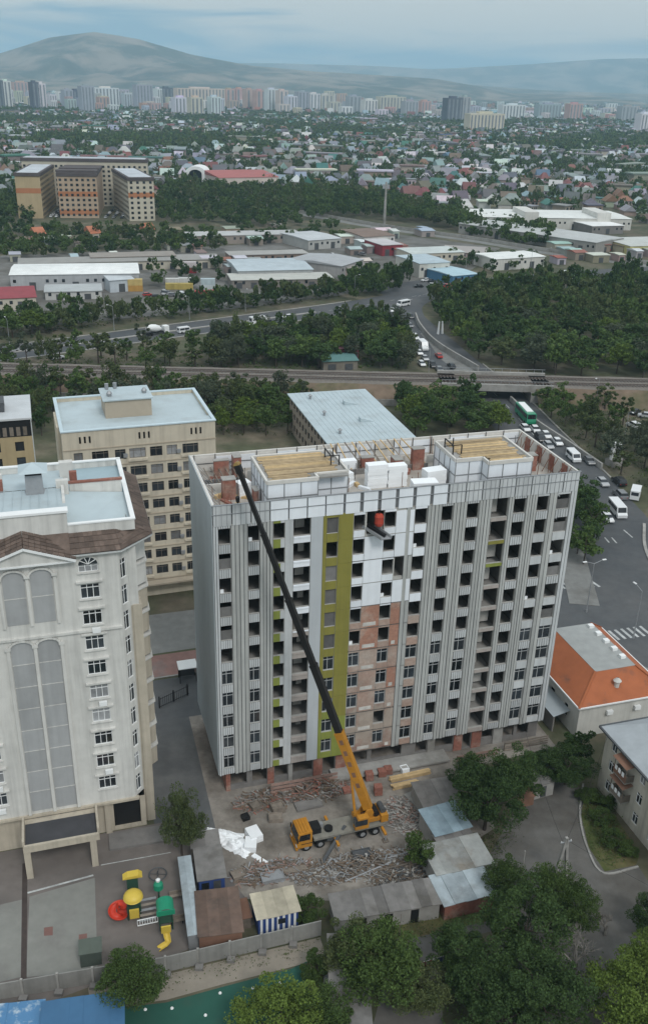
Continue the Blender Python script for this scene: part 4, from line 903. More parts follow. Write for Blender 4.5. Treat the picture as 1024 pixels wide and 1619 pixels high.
MB().add([(-0.6, -0.6, RH), (RL + .6, -0.6, RH), (RL - 3, RD / 2, RH + 2.2), (3, RD / 2, RH + 2.2), (RL + .6, RD + .6, RH), (-.6, RD + .6, RH)], [(0, 1, 2, 3), (1, 4, 2), (4, 5, 3, 2), (5, 0, 3)]).build('roof', m_rroof, rh)
MB().beam((-0.7, -0.7, RH - 0.05), (RL + .7, -0.7, RH - 0.05), 0.25, 0.22).build('gutter', m_dsteel, rh); MB().beam((-0.7, -0.7, RH - 0.05), (-0.7, RD + .7, RH - 0.05), 0.25, 0.22).build('gutter', m_dsteel, rh)
for (u, k) in ((4.0, 2), (4.0, 1), (13.2, 2), (13.2, 1)):
    b_ = boxm(u, -1.25, 3 * k + 0.1, u + 2.5, -0.004, 3 * k + 0.25).build('balcony', m_conc, rh)
    boxm(u, -1.25, 3 * k + 0.254, u + 2.5, -1.15, 3 * k + 1.2).build('balcony_front', m_gwood if k == 1 else m_rust, b_); 
    for x in (u, u + 2.42): boxm(x, -1.14, 3 * k + 0.254, x + 0.08, -0.01, 3 * k + 1.2).build('balcony_side', m_gwood, b_)
    MB().add([(u - .2, -1.5, 3 * k + 2.45), (u + 2.7, -1.5, 3 * k + 2.45), (u + 2.7, -0.01, 3 * k + 2.75), (u - .2, -0.01, 3 * k + 2.75)], [(0, 1, 2, 3)]).build('balcony_roof', m_rust, b_)
    for x in (u + .05, u + 2.45): MB().beam((x, -1.2, 3 * k + 1.2), (x, -1.2, 3 * k + 2.45), 0.07).build('balcony_post', m_gwood, b_)
    for x in range(3): boxm(u + 0.3 + x * 0.7, -1.3, 3 * k + 0.9, u + 0.75 + x * 0.7, -1.26, 3 * k + 1.5).build('laundry', (m_white, m_objc, m_foam)[x], b_)
# ------------------------------------------------------------------ truck crane
ck_f, ck_r = Vector((-2.3, 83.4, 0)), Vector((7.9, 87.0, 0))
cdir = (ck_f - ck_r).normalized(); CA = math.atan2(cdir.y, cdir.x); cc = (ck_f + ck_r) / 2
ck = root('truck_crane', 'orange truck crane with a long black telescopic boom raised over the roof', 'crane', cc, CA)
m_or_p = mat('crane_orange', (0.47, 0.21, 0.025), 0.5, 0.15, 1.6, dirt=(0.24, 0.135, 0.05), dirt_scale=0.8, dirt_amt=(0.55, 0.75))
m_deck = mat('crane_deck', (0.22, 0.21, 0.18), 0.7, 0.2, 1.2)
def ck_(name, mb, m, par=ck): return mb.build(name, m, par)
ck_('chassis', MB().box(-5.4, -0.55, 0.75, 5.2, 0.55, 1.25), m_black)
ck_('carrier_deck', MB().box(-5.4, -1.25, 1.26, 3.5, 1.25, 1.55), m_deck)
cab = MB(); cab.slab([(3.75, 0.65), (5.55, 0.65), (5.6, 1.6), (5.35, 2.75), (3.75, 2.85)], -1.25, 1.25); cb_ = ck_('cab', cab, m_or_p)
ck_('windscreen', MB().quad((5.61, -1.1, 1.65), (5.61, 1.1, 1.65), (5.39, 1.05, 2.6), (5.39, -1.05, 2.6)), m_glass, cb_)
for s in (-1, 1):
    ck_('side_window', MB().add([(4.0, s * 1.256, 1.7), (5.4, s * 1.256, 1.7), (5.25, s * 1.256, 2.55), (4.0, s * 1.256, 2.6)], [(0, 1, 2, 3) if s < 0 else (3, 2, 1, 0)]), m_glass, cb_)
    ck_('mirror', boxm(5.5, s * 1.3 - 0.06, 1.7, 5.62, s * 1.3 + 0.2 * s, 2.3) if s > 0 else boxm(5.5, -1.5, 1.7, 5.62, -1.28, 2.3), m_black, cb_)
    ck_('headlight', boxm(5.57, s * 0.95 - 0.2, 0.8, 5.64, s * 0.95 + 0.2, 1.02), m_white, cb_)
ck_('bumper', MB().box(5.45, -1.25, 0.4, 5.72, 1.25, 0.646), m_or_p)
for i in range(4):
    ck_('roof_rib', MB().box(3.95 + i * 0.36, -1.1, 2.84, 4.1 + i * 0.36, 1.1, 2.9), m_or_p, cb_)
wh = MB(); 
wm_t = MB().tube((0, -0.17, 0), (0, 0.17, 0), 0.55, None, 16).mesh('tyre', m_tyre); wm_r = MB().tube((0, -0.18, 0), (0, 0.18, 0), 0.3, None, 12).mesh('rim', m_steel)
for x in (4.4, 2.7, -2.6, -4.2):
    for s in (-1, 1):
        o = put('wheel', wm_t, ck, (x, s * 1.05, 0.55)); put('rim', wm_r, o)
    for s in (-1, 1): ck_('mudguard', boxm(x - 0.7, s * 1.05 - 0.25, 1.16, x + 0.7, s * 1.05 + 0.22, 1.24), m_black)
ck_('engine_cover', MB().box(2.4, -0.95, 1.56, 3.6, 0.5, 2.3), m_black); ck_('tool_box', MB().box(0.4, -1.22, 0.75, 1.9, -0.6, 1.25), m_dsteel)
ck_('tool_box', MB().box(0.4, 0.6, 0.75, 1.9, 1.22, 1.25), m_dsteel); ck_('fuel_tank', MB().tube((-1.8, -0.9, 0.95), (0.2, -0.9, 0.95), 0.32, None, 10), m_steel)
ck_('spare_wheel', MB().tube((1.4, 0.2, 1.56), (1.4, 0.2, 1.9), 0.5, None, 14), m_tyre); ck_('hook_block', MB().box(1.9, -0.8, 1.56, 2.3, -0.3, 2.1), m_steel)
for x in (-5.0, 0.9):                                                   # outriggers
    for s in (-1, 1):
        ck_('outrigger_beam', MB().box(x - 0.15, min(s * 1.2, s * 2.5), 0.85, x + 0.15, max(s * 1.2, s * 2.5), 1.15), m_or_p)
        ck_('outrigger_leg', MB().tube((x, s * 2.45, 0.12), (x, s * 2.45, 0.9), 0.09), m_steel); ck_('outrigger_pad', MB().box(x - 0.35, s * 2.45 - 0.35, 0.02, x + 0.35, s * 2.45 + 0.35, 0.11), m_gwood)
# slewing upper works
Tx = -2.9
ck_('turntable', MB().tube((Tx, 0, 1.56), (Tx, 0, 1.85), 0.85, None, 18), m_black)
up = ck_('upper_frame', MB().box(Tx - 2.0, -1.0, 1.86, Tx + 1.0, 0.9, 2.35), m_or_p)
ck_('operator_cab', MB().slab([(Tx - 0.2, 1.95), (Tx + 1.5, 1.95), (Tx + 1.5, 2.7), (Tx + 1.1, 3.5), (Tx - 0.2, 3.5)], 0.95, 1.75), m_or_p, up)
ck_('operator_window', MB().box(Tx + 0.0, 0.93, 2.5, Tx + 1.52, 1.77, 3.3), m_glass, up)
ck_('counterweight', MB().box(Tx - 2.9, -1.15, 1.7, Tx - 2.0, 1.15, 2.7), m_or_p, up); ck_('winch', MB().tube((Tx - 1.5, -0.7, 2.75), (Tx - 1.5, 0.7, 2.75), 0.42, None, 12), m_black, up)
ck_('winch', MB().tube((Tx - 2.4, -0.7, 3.0), (Tx - 2.4, 0.7, 3.0), 0.36, None, 12), m_dsteel, up)
for s in (-1, 1): ck_('boom_bracket', MB().slab([(Tx - 1.4, 2.36), (Tx + 0.4, 2.36), (Tx - 0.3, 3.6), (Tx - 1.0, 3.6)], s * 0.62 - 0.08, s * 0.62 + 0.08), m_or_p, up)
# the boom, section by section
ck_inv = (Matrix.Translation(cc) @ Matrix.Rotation(CA, 4, 'Z')).inverted()
pivot = Vector((Tx - 0.7, 0, 3.3)); tip = ck_inv @ at(375, 735, 45.2)
lat = (tip - pivot).cross(Vector((0, 0, 1))).normalized(); Lb = (tip - pivot).length
secs = [(0.0, 0.245, 0.86, 0.98), (0.24, 0.45, 0.68, 0.78), (0.445, 0.64, 0.57, 0.66), (0.635, 0.82, 0.48, 0.55), (0.815, 0.985, 0.39, 0.45)]
m_boomb = mat('boom_black', (0.018, 0.017, 0.017), 0.45, 0.2, 0.6)
for i, (a, b, w_, h_) in enumerate(secs):
    p, q = pivot.lerp(tip, a), pivot.lerp(tip, b)
    o = ck_('boom_section', MB().beam(p, q, w_, h_), m_or_p if i == 0 else m_boomb)
    if i: ck_('boom_collar', MB().beam(p.lerp(q, 0.0), p.lerp(q, 0.03), w_ * 1.3, h_ * 1.3), m_or_p if i == 1 else m_boomb, o)
    if i == 0:
        for k in range(5): ck_('boom_plate', MB().beam(p.lerp(q, 0.3 + k * .14), p.lerp(q, 0.36 + k * .14), w_ + 0.03, h_ * 0.45), m_rust, o)
hd = ck_('boom_head', MB().beam(pivot.lerp(tip, 0.98), tip, 0.55, 0.65), m_boomb)
for s in (-0.22, 0, 0.22): ck_('sheave', MB().tube(tip + lat * (s - 0.05), tip + lat * (s + 0.05), 0.34, None, 12), mat('sheave_yellow', (0.36, 0.24, 0.09), 0.7), hd)
ck_('lift_cylinder', MB().tube((Tx + 0.9, 0, 2.5), pivot.lerp(tip, 0.155) + Vector((0, 0, -0.4)), 0.17, 0.13, 10), m_or_p)
ck_('boom_rope', MB().tube(pivot + Vector((0, 0, .75)), tip + Vector((0, 0, .4)), .03, None, 4), m_steel); ck_('boom_rope', MB().tube(pivot + lat * .3 + Vector((0, 0, .75)), tip + lat * .2 + Vector((0, 0, .4)), .03, None, 4), m_steel)
for k_ in range(6): ck_('hose', MB().path([Vector((Tx - .6 + .2 * k_, .3, 2.36)), Vector((Tx - .8 + .2 * k_, .1, 2.9)), Vector((Tx - 1.2 + .1 * k_, -.2, 2.8))], .04, 5), m_black)
hook = Vector((tip.x - 0.3, tip.y, 0)); hz_ = 39.4
ck_('hoist_rope', MB().tube(tip, tip + Vector((0, 0, -3.6)), 0.035, None, 5), m_black); ck_('hook', MB().lathe([(0.05, 0.4), (0.25, 0.2), (0.2, -0.3), (0.05, -0.5)], tip + Vector((0, 0, -3.9)), 8), m_black)

# ------------------------------------------------------------------ sheds, garages and cabins
def lowbox(name, label, cat, P, h, mw, mr, over=0.25, rise=0.0, parts=None):
    """a low building whose roof corners front-left, front-right, back-right, back-left are world points at height h"""
    a, b, c, d = [Vector((p[0], p[1], 0)) for p in P]; ux = ((b - a) + (c - d)).normalized(); W_ = ((b - a).length + (c - d).length) / 2; D_ = ((d - a).length + (c - b).length) / 2
    ctr = (a + b + c + d) / 4; uy = Vector((-ux.y, ux.x, 0)); o = ctr - ux * W_ / 2 - uy * D_ / 2; ang = math.atan2(ux.y, ux.x)
    r_ = root(name, label, cat, o, ang)
    boxm(0, 0, 0, W_, D_, h - 0.12).build('wall', mw, r_)
    e = over; z0, z1 = h - 0.115, h - 0.115 + rise
    n_ = max(2, int(W_ / 1.05))
    for i in range(n_):                                                # roof sheets, slightly uneven
        x0, x1 = -e + (W_ + 2 * e) * i / n_, -e + (W_ + 2 * e) * (i + 1) / n_ + 0.04; dz = random.uniform(0, .09)
        MB().add([(x0, -e, z0 + dz), (x1, -e, z0 + dz), (x1, D_ + e, z1 + dz), (x0, D_ + e, z1 + dz), (x0, -e, z0 + dz + 0.07), (x1, -e, z0 + dz + 0.07), (x1, D_ + e, z1 + dz + 0.07), (x0, D_ + e, z1 + dz + 0.07)],
                 [(0, 3, 2, 1), (4, 5, 6, 7), (0, 1, 5, 4), (1, 2, 6, 5), (2, 3, 7, 6), (3, 0, 4, 7)]).build('roof_sheet', mr, r_)
    return r_, W_, D_
def sheetm(name, c, **k): return mat(name, c, 0.75, 0.22, 0.9, wave=(5.0, 'Y'), rnd=0.22, **k)
m_sh_blue = sheetm('sheet_blue', (0.30, 0.40, 0.46)); m_sh_grey = sheetm('sheet_grey', (0.35, 0.36, 0.345), dirt=(0.25, 0.22, 0.18), dirt_scale=0.3)
m_sh_lb = sheetm('sheet_light_blue', (0.40, 0.46, 0.49), dirt=(0.3, 0.33, 0.34), dirt_scale=0.4); m_sh_brown = sheetm('sheet_brown', (0.17, 0.115, 0.09), dirt=(0.11, 0.085, 0.07), dirt_scale=0.3)
m_sh_slate = sheetm('sheet_slate', (0.22, 0.21, 0.2), dirt=(0.15, 0.14, 0.125), dirt_scale=0.3); m_cabblue = mat('cabin_blue', (0.035, 0.07, 0.22), 0.6, 0.1, 1, streak=0.15)
m_sh_cream = sheetm('sheet_cream', (0.52, 0.47, 0.36)); m_sh_sky = mat('roof_sky_blue', (0.08, 0.2, 0.36), 0.6, 0.1, 0.6, dirt=(0.42, 0.5, 0.55), dirt_scale=0.9, dirt_amt=(0.52, 0.68))
W2 = lambda l, h: [at(x, y, h) for x, y in l]
g1, *_ = lowbox('garage', 'garage with a light blue sheet roof between two dark trees', 'garage', W2([(692, 1320), (745, 1305), (715, 1270), (660, 1283)], 2.6), 2.6, m_conc, m_sh_blue, 0.2, 0.15)
g2, *_ = lowbox('garage', 'garage with a mottled pale grey roof, largest in the row', 'garage', [(13.2, 76.9), (19.7, 78.9), (18.9, 83.1), (12.6, 81.0)], 2.7, m_conc, m_sh_grey, 0.2, 0.2)
g3, gw, gd = lowbox('garage', 'brick garage with streaked light blue roof at the lane corner', 'garage', [(13.8, 73.1), (19.4, 74.9), (18.8, 78.6), (13.2, 76.7)], 2.4, m_brick, m_sh_lb, 0.3, 0.25)
g4, gw, gd = lowbox('garage_row', 'long dull grey garage row with dark doorways by the weeds', 'garage', [(2.4, 70.9), (13.4, 73.2), (12.9, 76.6), (1.9, 73.6)], 2.4, m_conc, m_sh_slate, 0.25, 0.2)
for i in range(3): boxm(gw - 3.2 - i * 2.9, -0.03, 0, gw - 2.3 - i * 2.9, -0.002, 1.9).build('door', m_black, g4)
g5, *_ = lowbox('garage', 'flat concrete roofed shed beside the stacked timber', 'garage', [(12.8, 87.6), (17.6, 89.0), (16.9, 93.4), (12.2, 92.2)], 2.3, m_conc, m_sh_slate, 0.15, 0.05)
g6, *_ = lowbox('shed', 'ruined grey shed roof between the blue and the mottled roofs', 'shed', [(14.3, 81.6), (18.4, 83.4), (17.8, 85.2), (13.8, 83.2)], 2.2, m_gwood, m_sh_slate, 0.1, 0.1)
g7, *_ = lowbox('guard_shed', 'small grey box shed at the edge of the big dark tree', 'shed', [(27.2, 92.2), (29.9, 93.3), (29.2, 95.8), (26.5, 94.7)], 2.3, m_conc, m_sh_slate, 0.15, 0.3)
boxm(1.0, -0.03, 0.1, 1.8, -0.002, 1.8).build('door', m_dsteel, g7)
lowbox('bin_shelter', 'low rusty bin shelter beside the small grey shed', 'shelter', [(24.8, 90.5), (27.2, 91.4), (26.6, 93.0), (24.2, 92.1)], 1.4, m_rust, m_rust, 0.1)
# long narrow light-blue roof, cabins
c1, *_ = lowbox('walkway_roof', 'long narrow pale blue roof beside the playground', 'roof', [(-12.6, 68.2), (-11.4, 68.5), (-14.0, 78.9), (-15.2, 78.6)], 2.5, m_steel, m_sh_lb, 0.1)
c2, w2, d2 = lowbox('site_cabin', 'dark blue site cabin with a grey roof behind the white plastic', 'cabin', [(-12.6, 75.4), (-9.9, 76.1), (-10.7, 80.6), (-13.5, 80.0)], 2.5, m_cabblue, m_sh_slate, 0.2)
boxm(0.3, -0.04, 0.9, 1.1, -0.002, 1.9).build('window', m_glass, c2); boxm(1.6, -0.04, 0.1, 2.4, -0.002, 2.0).build('door', m_dsteel, c2)
lowbox('site_cabin', 'grey roofed cabin half hidden under the tree by the white block', 'cabin', [(-14.0, 80.2), (-11.0, 81.0), (-11.4, 83.2), (-14.4, 82.6)], 2.3, m_gwood, m_sh_slate, 0.15)
c3, *_ = lowbox('storage_shed', 'shed with a flat brown roof beside the concrete fence', 'shed', [(-11.5, 67.9), (-7.0, 68.9), (-8.5, 74.4), (-12.6, 73.7)], 2.6, m_rust, m_sh_brown, 0.15)
c4, w4, d4 = lowbox('site_cabin', 'blue and white striped site cabin with a cream roof', 'cabin', [(-5.8, 70.4), (-1.6, 71.7), (-2.4, 74.6), (-6.4, 73.4)], 2.6, m_cabblue, m_sh_cream, 0.25, 0.1)
for i in range(7): boxm(0.2 + i * 0.6, -0.05, 0.2, 0.45 + i * 0.6, -0.002, 2.3).build('white_stripe', m_white, c4)
boxm(2.1, -0.08, 1.2, 2.9, -0.052, 1.9).build('window', m_glass, c4)
lowbox('tool_shed', 'rusty low lean-to between the brown and the cream roofs', 'shed', [(-8.2, 71.0), (-6.6, 71.5), (-7.2, 74.0), (-8.8, 73.5)], 1.6, m_gwood, m_rust, 0.1)
# corrugated long roof at the lower edge and blue roof in the corner
lowbox('corrugated_shed', 'long weathered corrugated roof beside the big tree at the lower edge', 'shed', [(2.6, 52), (7.6, 52), (3.6, 68.7), (1.2, 68.4)], 2.6, m_conc, m_sh_slate, 0.1, 0.1)
b1, bw1, bd1 = lowbox('kiosk', 'bright blue sheet roofed kiosk in the lower corner', 'kiosk', [(-23.6, 54.5), (-16.6, 56.0), (-18.0, 61.0), (-25.0, 59.6)], 2.7, m_conc, mat('kiosk_blue', (0.05, 0.135, 0.25), 0.55, 0.08, 0.7), 0.2, 0.4)
lowbox('kiosk', 'worn blue and white striped roof beside the bright blue kiosk', 'kiosk', [(-30.5, 54.0), (-24.0, 55.0), (-25.4, 60.2), (-31.5, 59.2)], 2.4, m_conc, m_sh_sky, 0.2, 0.2)

# concrete panel fence: each panel and post its own piece
fn = root('panel_fence', 'grey concrete panel fence dividing the yard from the green pitch', 'fence')
fp = [Vector((-34.5, 61.2, 0)), Vector((-21.5, 64.3, 0)), Vector((-14.6, 65.8, 0)), Vector((1.0, 70.8, 0))]
m_fpan = mat('fence_panel', (0.24, 0.235, 0.22), 0.95, 0.15, 0.7, rnd=0.12, streak=0.2)
for a, b in zip(fp[:-1], fp[1:]):
    Lf = (b - a).length; k = round(Lf / 3.1); d = (b - a).normalized()
    for i in range(k):
        p, q = a.lerp(b, i / k), a.lerp(b, (i + 1) / k)
        MB().beam(p + d * 0.12 + Vector((0, 0, 1.1)), q - d * 0.12 + Vector((0, 0, 1.1)), 0.12, 2.1).build('fence_panel', m_fpan, fn)
        MB().beam(p + Vector((0, 0, 0)), p + Vector((0, 0, 2.3)), 0.22).build('fence_post', m_conc, fn)
        MB().beam(p + Vector((0.15, -0.5, 0.02)), p + Vector((0.15, -0.5, 0.4)), 0.8, 0.6).build('footing', m_dconc, fn)
# playground court and pitch sheets
sheet('courtyard', [tuple(wbp(u, v)[:2]) for u, v in ((-22, 0.2), (1, 0.2), (4.6, -3.5), (9.5, -17.2), (-14.5, -21.5), (-22, -19))], 0.02, mat('yard_pavers', (0.165, 0.145, 0.132), 0.9, 0.14, 0.8, dirt=(0.12, 0.108, 0.1), dirt_scale=0.2))
def cpave(poly, z, m, name='paving'): sheet(name, poly, z, m)
m_slab = mat('concrete_court', (0.225, 0.225, 0.205), 0.92, 0.1, 0.8, dirt=(0.2, 0.195, 0.18), dirt_scale=0.25)
cpave(pxy((47, 1418), (150, 1388), (155, 1535), (42, 1545)), 0.026, m_slab); cpave(pxy((-40, 1440), (38, 1422), (34, 1545), (-50, 1565)), 0.026, m_slab)
mb = MB(); ribbon(mb, [at(40, 1365), at(38, 1550)], 0.28, z=0.03); structure('drain', mb, mat('drain_cover', (0.065, 0.05, 0.045), 0.9, 0.2, 1))
mb = MB(); ribbon(mb, [at(44, 1412), at(148, 1384)], 0.12, z=0.03); ribbon(mb, [at(160, 1368), at(270, 1348)], 0.06, z=0.03); structure('court_line', mb, m_mark)
cpave(pxy((70, 1467), (84, 1465), (84, 1479), (70, 1480)), 0.032, mat('red_pavers', (0.2, 0.11, 0.095), 0.9, 0.15, 1)); cpave(pxy((125, 1478), (138, 1476), (138, 1491), (125, 1492)), 0.032, MATS['red_pavers'])
mb = MB(); ribbon(mb, [wbp(-5.5, -1.6), wbp(4.2, -1.9)], 1.3, z=0.0, h=0.3); structure('raised_bed', mb, m_dconc)
cpave([(-40, 50), (0, 50), (-0.5, 67.5), (-2.0, 66.6), (-9, 64.2), (-14, 62.4), (-19.5, 61.5), (-40, 58)], 0.024, mat('sports_green', (0.022, 0.088, 0.065), 0.85, 0.1, 0.6, dirt=(0.03, 0.075, 0.055), dirt_scale=0.3), 'sports_pitch')
cpave([(-21, 61.3), (-14, 62.7), (-9, 64.5), (-2.0, 66.8), (1.5, 68), (0.8, 70.5), (-14.6, 65.5), (-22, 63.9)], 0.02, mat('sand_strip', (0.25, 0.22, 0.18), 0.95, 0.15, 0.7), 'sand_strip')
for i, (px, py) in enumerate(((348, 1570), (400, 1562), (325, 1605), (443, 1554), (380, 1592), (230, 1596), (272, 1594))):
    p = at(px, py, 0.03); m_ = MB(); m_.lathe([(0.0, 0.12), (0.11, 0.1), (0.17, 0.0)], (0, 0, 0), 10)
    tag(m_.build('marker_cone', m_white, None, p), 'small white marker on the green pitch', 'marker', 'white markers on the pitch')

# ------------------------------------------------------------------ playground
pg0 = at(222, 1450)
pg = root('play_structure', 'colourful play structure with red spiral slide, yellow dome and green roof', 'playground', (pg0.x, pg0.y, 0), 0.25)
m_red = mat('play_red', (0.55, 0.05, 0.025), 0.4, 0.06, 1); m_yel = mat('play_yellow', (0.62, 0.45, 0.07), 0.4, 0.06, 1); m_grn = mat('play_green', (0.02, 0.25, 0.14), 0.4, 0.06, 1); m_dgrn = mat('play_dark_green', (0.03, 0.075, 0.05), 0.5, 0.1, 1)
def lp(px, py, z=0):  # place in the playground's own axes
    v = at(px, py, z) - Vector((pg0.x, pg0.y, 0)); return Matrix.Rotation(-0.25, 4, 'Z') @ v
for nm, (px, py), top in (('tower', (213, 1446), 2.6), ('tower', (263, 1463), 2.6)):
    c_ = lp(px, py)
    for dx in (-0.65, 0.65):
        for dy in (-0.65, 0.65): MB().tube(c_ + Vector((dx, dy, 0)), c_ + Vector((dx, dy, top)), 0.07).build('post', m_dgrn, pg)
    boxm(c_.x - 0.75, c_.y - 0.75, 1.15, c_.x + 0.75, c_.y + 0.75, 1.25).build('platform', m_dgrn, pg)
c_ = lp(213, 1446)
prof = [(1.05 * math.cos(t), 0.75 * math.sin(t)) for t in [math.pi / 2 * i / 7 for i in range(8)]]
MB().lathe([(0.0, -0.02)] + [(1.05, 0)] + prof, (c_.x, c_.y, 2.55), 20).build('dome', m_yel, pg, smooth=True)
d_ = lp(263, 1463); g_ = MB()
for i in range(8):                                                      # barrel roof
    t0, t1 = math.pi * i / 8, math.pi * (i + 1) / 8
    g_.quad((d_.x - 0.9 * math.cos(t0), d_.y - 0.9, 2.6 + 0.7 * math.sin(t0)), (d_.x - 0.9 * math.cos(t1), d_.y - 0.9, 2.6 + 0.7 * math.sin(t1)), (d_.x - 0.9 * math.cos(t1), d_.y + 0.9, 2.6 + 0.7 * math.sin(t1)), (d_.x - 0.9 * math.cos(t0), d_.y + 0.9, 2.6 + 0.7 * math.sin(t0)))
g_.build('barrel_roof', m_grn, pg); boxm(d_.x - 0.95, d_.y - 0.98, 2.5, d_.x + 0.95, d_.y - 0.9, 3.15).build('roof_front', m_grn, pg)
e_ = lp(252, 1424); MB().lathe([(0.55, 1.9), (0.5, 2.5), (0.2, 2.9), (0.0, 3.0)], (e_.x, e_.y, 0), 12).build('small_roof', m_grn, pg); MB().lathe([(0.22, 2.85), (0.25, 3.1), (0, 3.3)], (e_.x, e_.y, 0), 8).build('finial', m_white, pg)
MB().tube((e_.x, e_.y, 0), (e_.x, e_.y, 2.2), 0.1).build('post', m_dgrn, pg)
f_ = lp(211, 1412); MB().slab([(f_.x - 1.0, 2.5), (f_.x + 1.1, 2.5), (f_.x + 0.7, 2.85), (f_.x - 0.5, 2.8)], f_.y - 0.4, f_.y + 0.5).build('sun_roof', m_yel, pg)
boxm(f_.x - 0.6, f_.y - 0.35, 0, f_.x + 0.6, f_.y + 0.35, 2.49).build('climbing_box', m_dgrn, pg)
# red spiral slide: a helical trough
s_ = lp(188, 1452); hx = MB(); n = 40
def trough(mb, pts, r, m=0):
    P = [Vector(p) for p in pts]; rings = []
    for i, p in enumerate(P):
        t = (P[min(i + 1, len(P) - 1)] - P[max(i - 1, 0)]).normalized(); a = t.cross(Vector((0, 0, 1))).normalized(); b = a.cross(t)
        rings.append([p + a * (r * math.cos(q)) + b * (r * math.sin(q)) for q in [math.pi + math.pi * k / 6 for k in range(7)]] + [p + a * (r * .88 * math.cos(q)) + b * (r * .88 * math.sin(q)) for q in [math.pi * 2 - math.pi * k / 6 for k in range(7)]])
    k = len(rings[0])
    for i in range(len(P) - 1): mb.add(rings[i] + rings[i + 1], [(j, (j + 1) % k, k + (j + 1) % k, k + j) for j in range(k)], m)
    return mb
trough(hx, [(s_.x + 0.62 * math.cos(-0.3 + i / n * 8.2), s_.y + 0.62 * math.sin(-0.3 + i / n * 8.2), 1.9 - 1.55 * i / n) for i in range(n + 1)], 0.42).build('spiral_slide', m_red, pg, smooth=True)
MB().tube((s_.x, s_.y, 0), (s_.x, s_.y, 2.3), 0.1).build('slide_post', m_red, pg)
y0, y1, y2 = lp(263, 1474, 1.2), lp(266, 1488, 0.7), lp(250, 1500, 0.2)
trough(MB(), [y0, y0.lerp(y1, .5), y1, y1.lerp(y2, .35) + Vector((.12, 0, 0)), y1.lerp(y2, .7), y2], 0.34).build('wavy_slide', m_yel, pg, smooth=True)
boxm(y0.x - 0.5, y0.y - 0.1, 1.2, y0.x + 0.5, y0.y + 0.05, 2.1).build('slide_hood', m_yel, pg); boxm(c_.x - 0.5, c_.y - 1.0, 0.5, c_.x + 0.5, c_.y - 0.8, 1.7).build('entry_panel', m_yel, pg)
r0_, r1_ = lp(218, 1464, 1.0), lp(250, 1457, 1.0)
for z in (0.0, 0.75): MB().beam(r0_ + Vector((0, 0, z)), r1_ + Vector((0, 0, z)), 0.08).build('bridge_rail', m_white, pg)
for i in range(9): q = r0_.lerp(r1_, i / 8); MB().beam(q, q + Vector((0, 0, 0.75)), 0.06).build('bridge_bar', m_white, pg)
for i in range(5):
    a, b = lp(222, 1424 + i * 8, 1.1), lp(247, 1419 + i * 8, 1.1); MB().beam(a, b, 0.3, 0.07).build('bridge_plank', m_gwood if i % 2 else m_steel, pg)
q = lp(248, 1383); rr = MB(); rr.lathe([(1.0, 0.25), (1.05, 0.3), (1.0, 0.35), (0.9, 0.3), (1.0, 0.25)], (0, 0, 0), 18); rr.tube((0, 0, 0), (0, 0, 0.8), 0.06)
for k in range(4): rr.beam((0, 0, 0.3), (math.cos(k * 1.57), math.sin(k * 1.57), 0.3), 0.05)
tag(rr.build('roundabout', m_dsteel, None, at(250, 1385)), 'dark round merry-go-round near the tree in the playground', 'roundabout')
lowbox('play_house', 'dull green box hut against the fence of the playground', 'hut', [(-23.2, 66.0), (-21.2, 66.5), (-21.6, 68.2), (-23.6, 67.7)], 1.9, mat('hut_green', (0.075, 0.095, 0.08), 0.8, 0.12, 1), mat('hut_roof', (0.1, 0.12, 0.1), 0.8, 0.12, 1), 0.1)
for i, (px, py, lab) in enumerate(((280, 1460, 'dark bench beside the narrow blue roof'), (280, 1420, 'dark bench above the green barrel roof of the playground'))):
    r_ = root('bench', lab, 'bench', at(px, py), 0.3)
    boxm(-0.8, -0.2, 0.42, 0.8, 0.2, 0.48).build('seat', m_gwood, r_); boxm(-0.8, 0.2, 0.5, 0.8, 0.26, 0.95).build('backrest', m_gwood, r_)
    for x in (-0.6, 0.6): boxm(x - 0.04, -0.18, 0, x + 0.04, 0.2, 0.415).build('leg', m_black, r_)

# ------------------------------------------------------------------ building materials and rubble
def scatter_rubble(name, label, c, rx, ry, h, n_, mats, lmax=2.2, rot=YAW):
    mb = MB(); Rm = Matrix.Rotation(rot, 3, 'Z')
    for i in range(n_):
        a, r_ = random.uniform(0, 6.28), math.sqrt(random.random()); p = Vector((rx * r_ * math.cos(a), ry * r_ * math.sin(a), 0)); z = h * (1 - r_ ** 1.5) * random.random() + 0.05
        k = random.random(); mi = random.randrange(len(mats))
        if k < 0.45:
            L_ = random.uniform(0.3, lmax * .8); d = Vector((random.gauss(0, 1), random.gauss(0, .6), random.gauss(0, .12))).normalized()
            q0 = Rm @ p + c + Vector((0, 0, z)); mb.beam(q0 - d * L_ / 2, q0 + d * L_ / 2, random.uniform(.05, .15), random.uniform(.03, .08), mi)
        else:
            s_ = random.uniform(0.1, 0.38); d = Vector((random.gauss(0, 1), random.gauss(0, 1), random.gauss(0, .25))).normalized()
            q0 = Rm @ p + c + Vector((0, 0, z * .8)); mb.beam(q0 - d * s_ / 2, q0 + d * s_ / 2, s_ * random.uniform(.5, 1), s_ * random.uniform(.15, .5), mi)
    return stuff(mb.build(name, mats), label, 'rubble')
m_bwood = mat('brown_scrap', (0.17, 0.125, 0.09), 0.9, 0.3, 1.4)
m_rub = [m_gwood, m_bwood, m_pink, m_conc, m_bwood, m_dconc, m_brick]
scatter_rubble('rubble', 'heap of tangled scrap and rubble in front of the block', at(500, 1248), 4.2, 2.2, 1.4, 1100, m_rub)
scatter_rubble('rubble', 'strip of broken boards and scrap behind the truck crane', at(560, 1370), 7.5, 2.0, 0.8, 1200, [m_gwood, m_bwood, m_gwood, m_conc, m_dconc, m_bwood, m_steel])
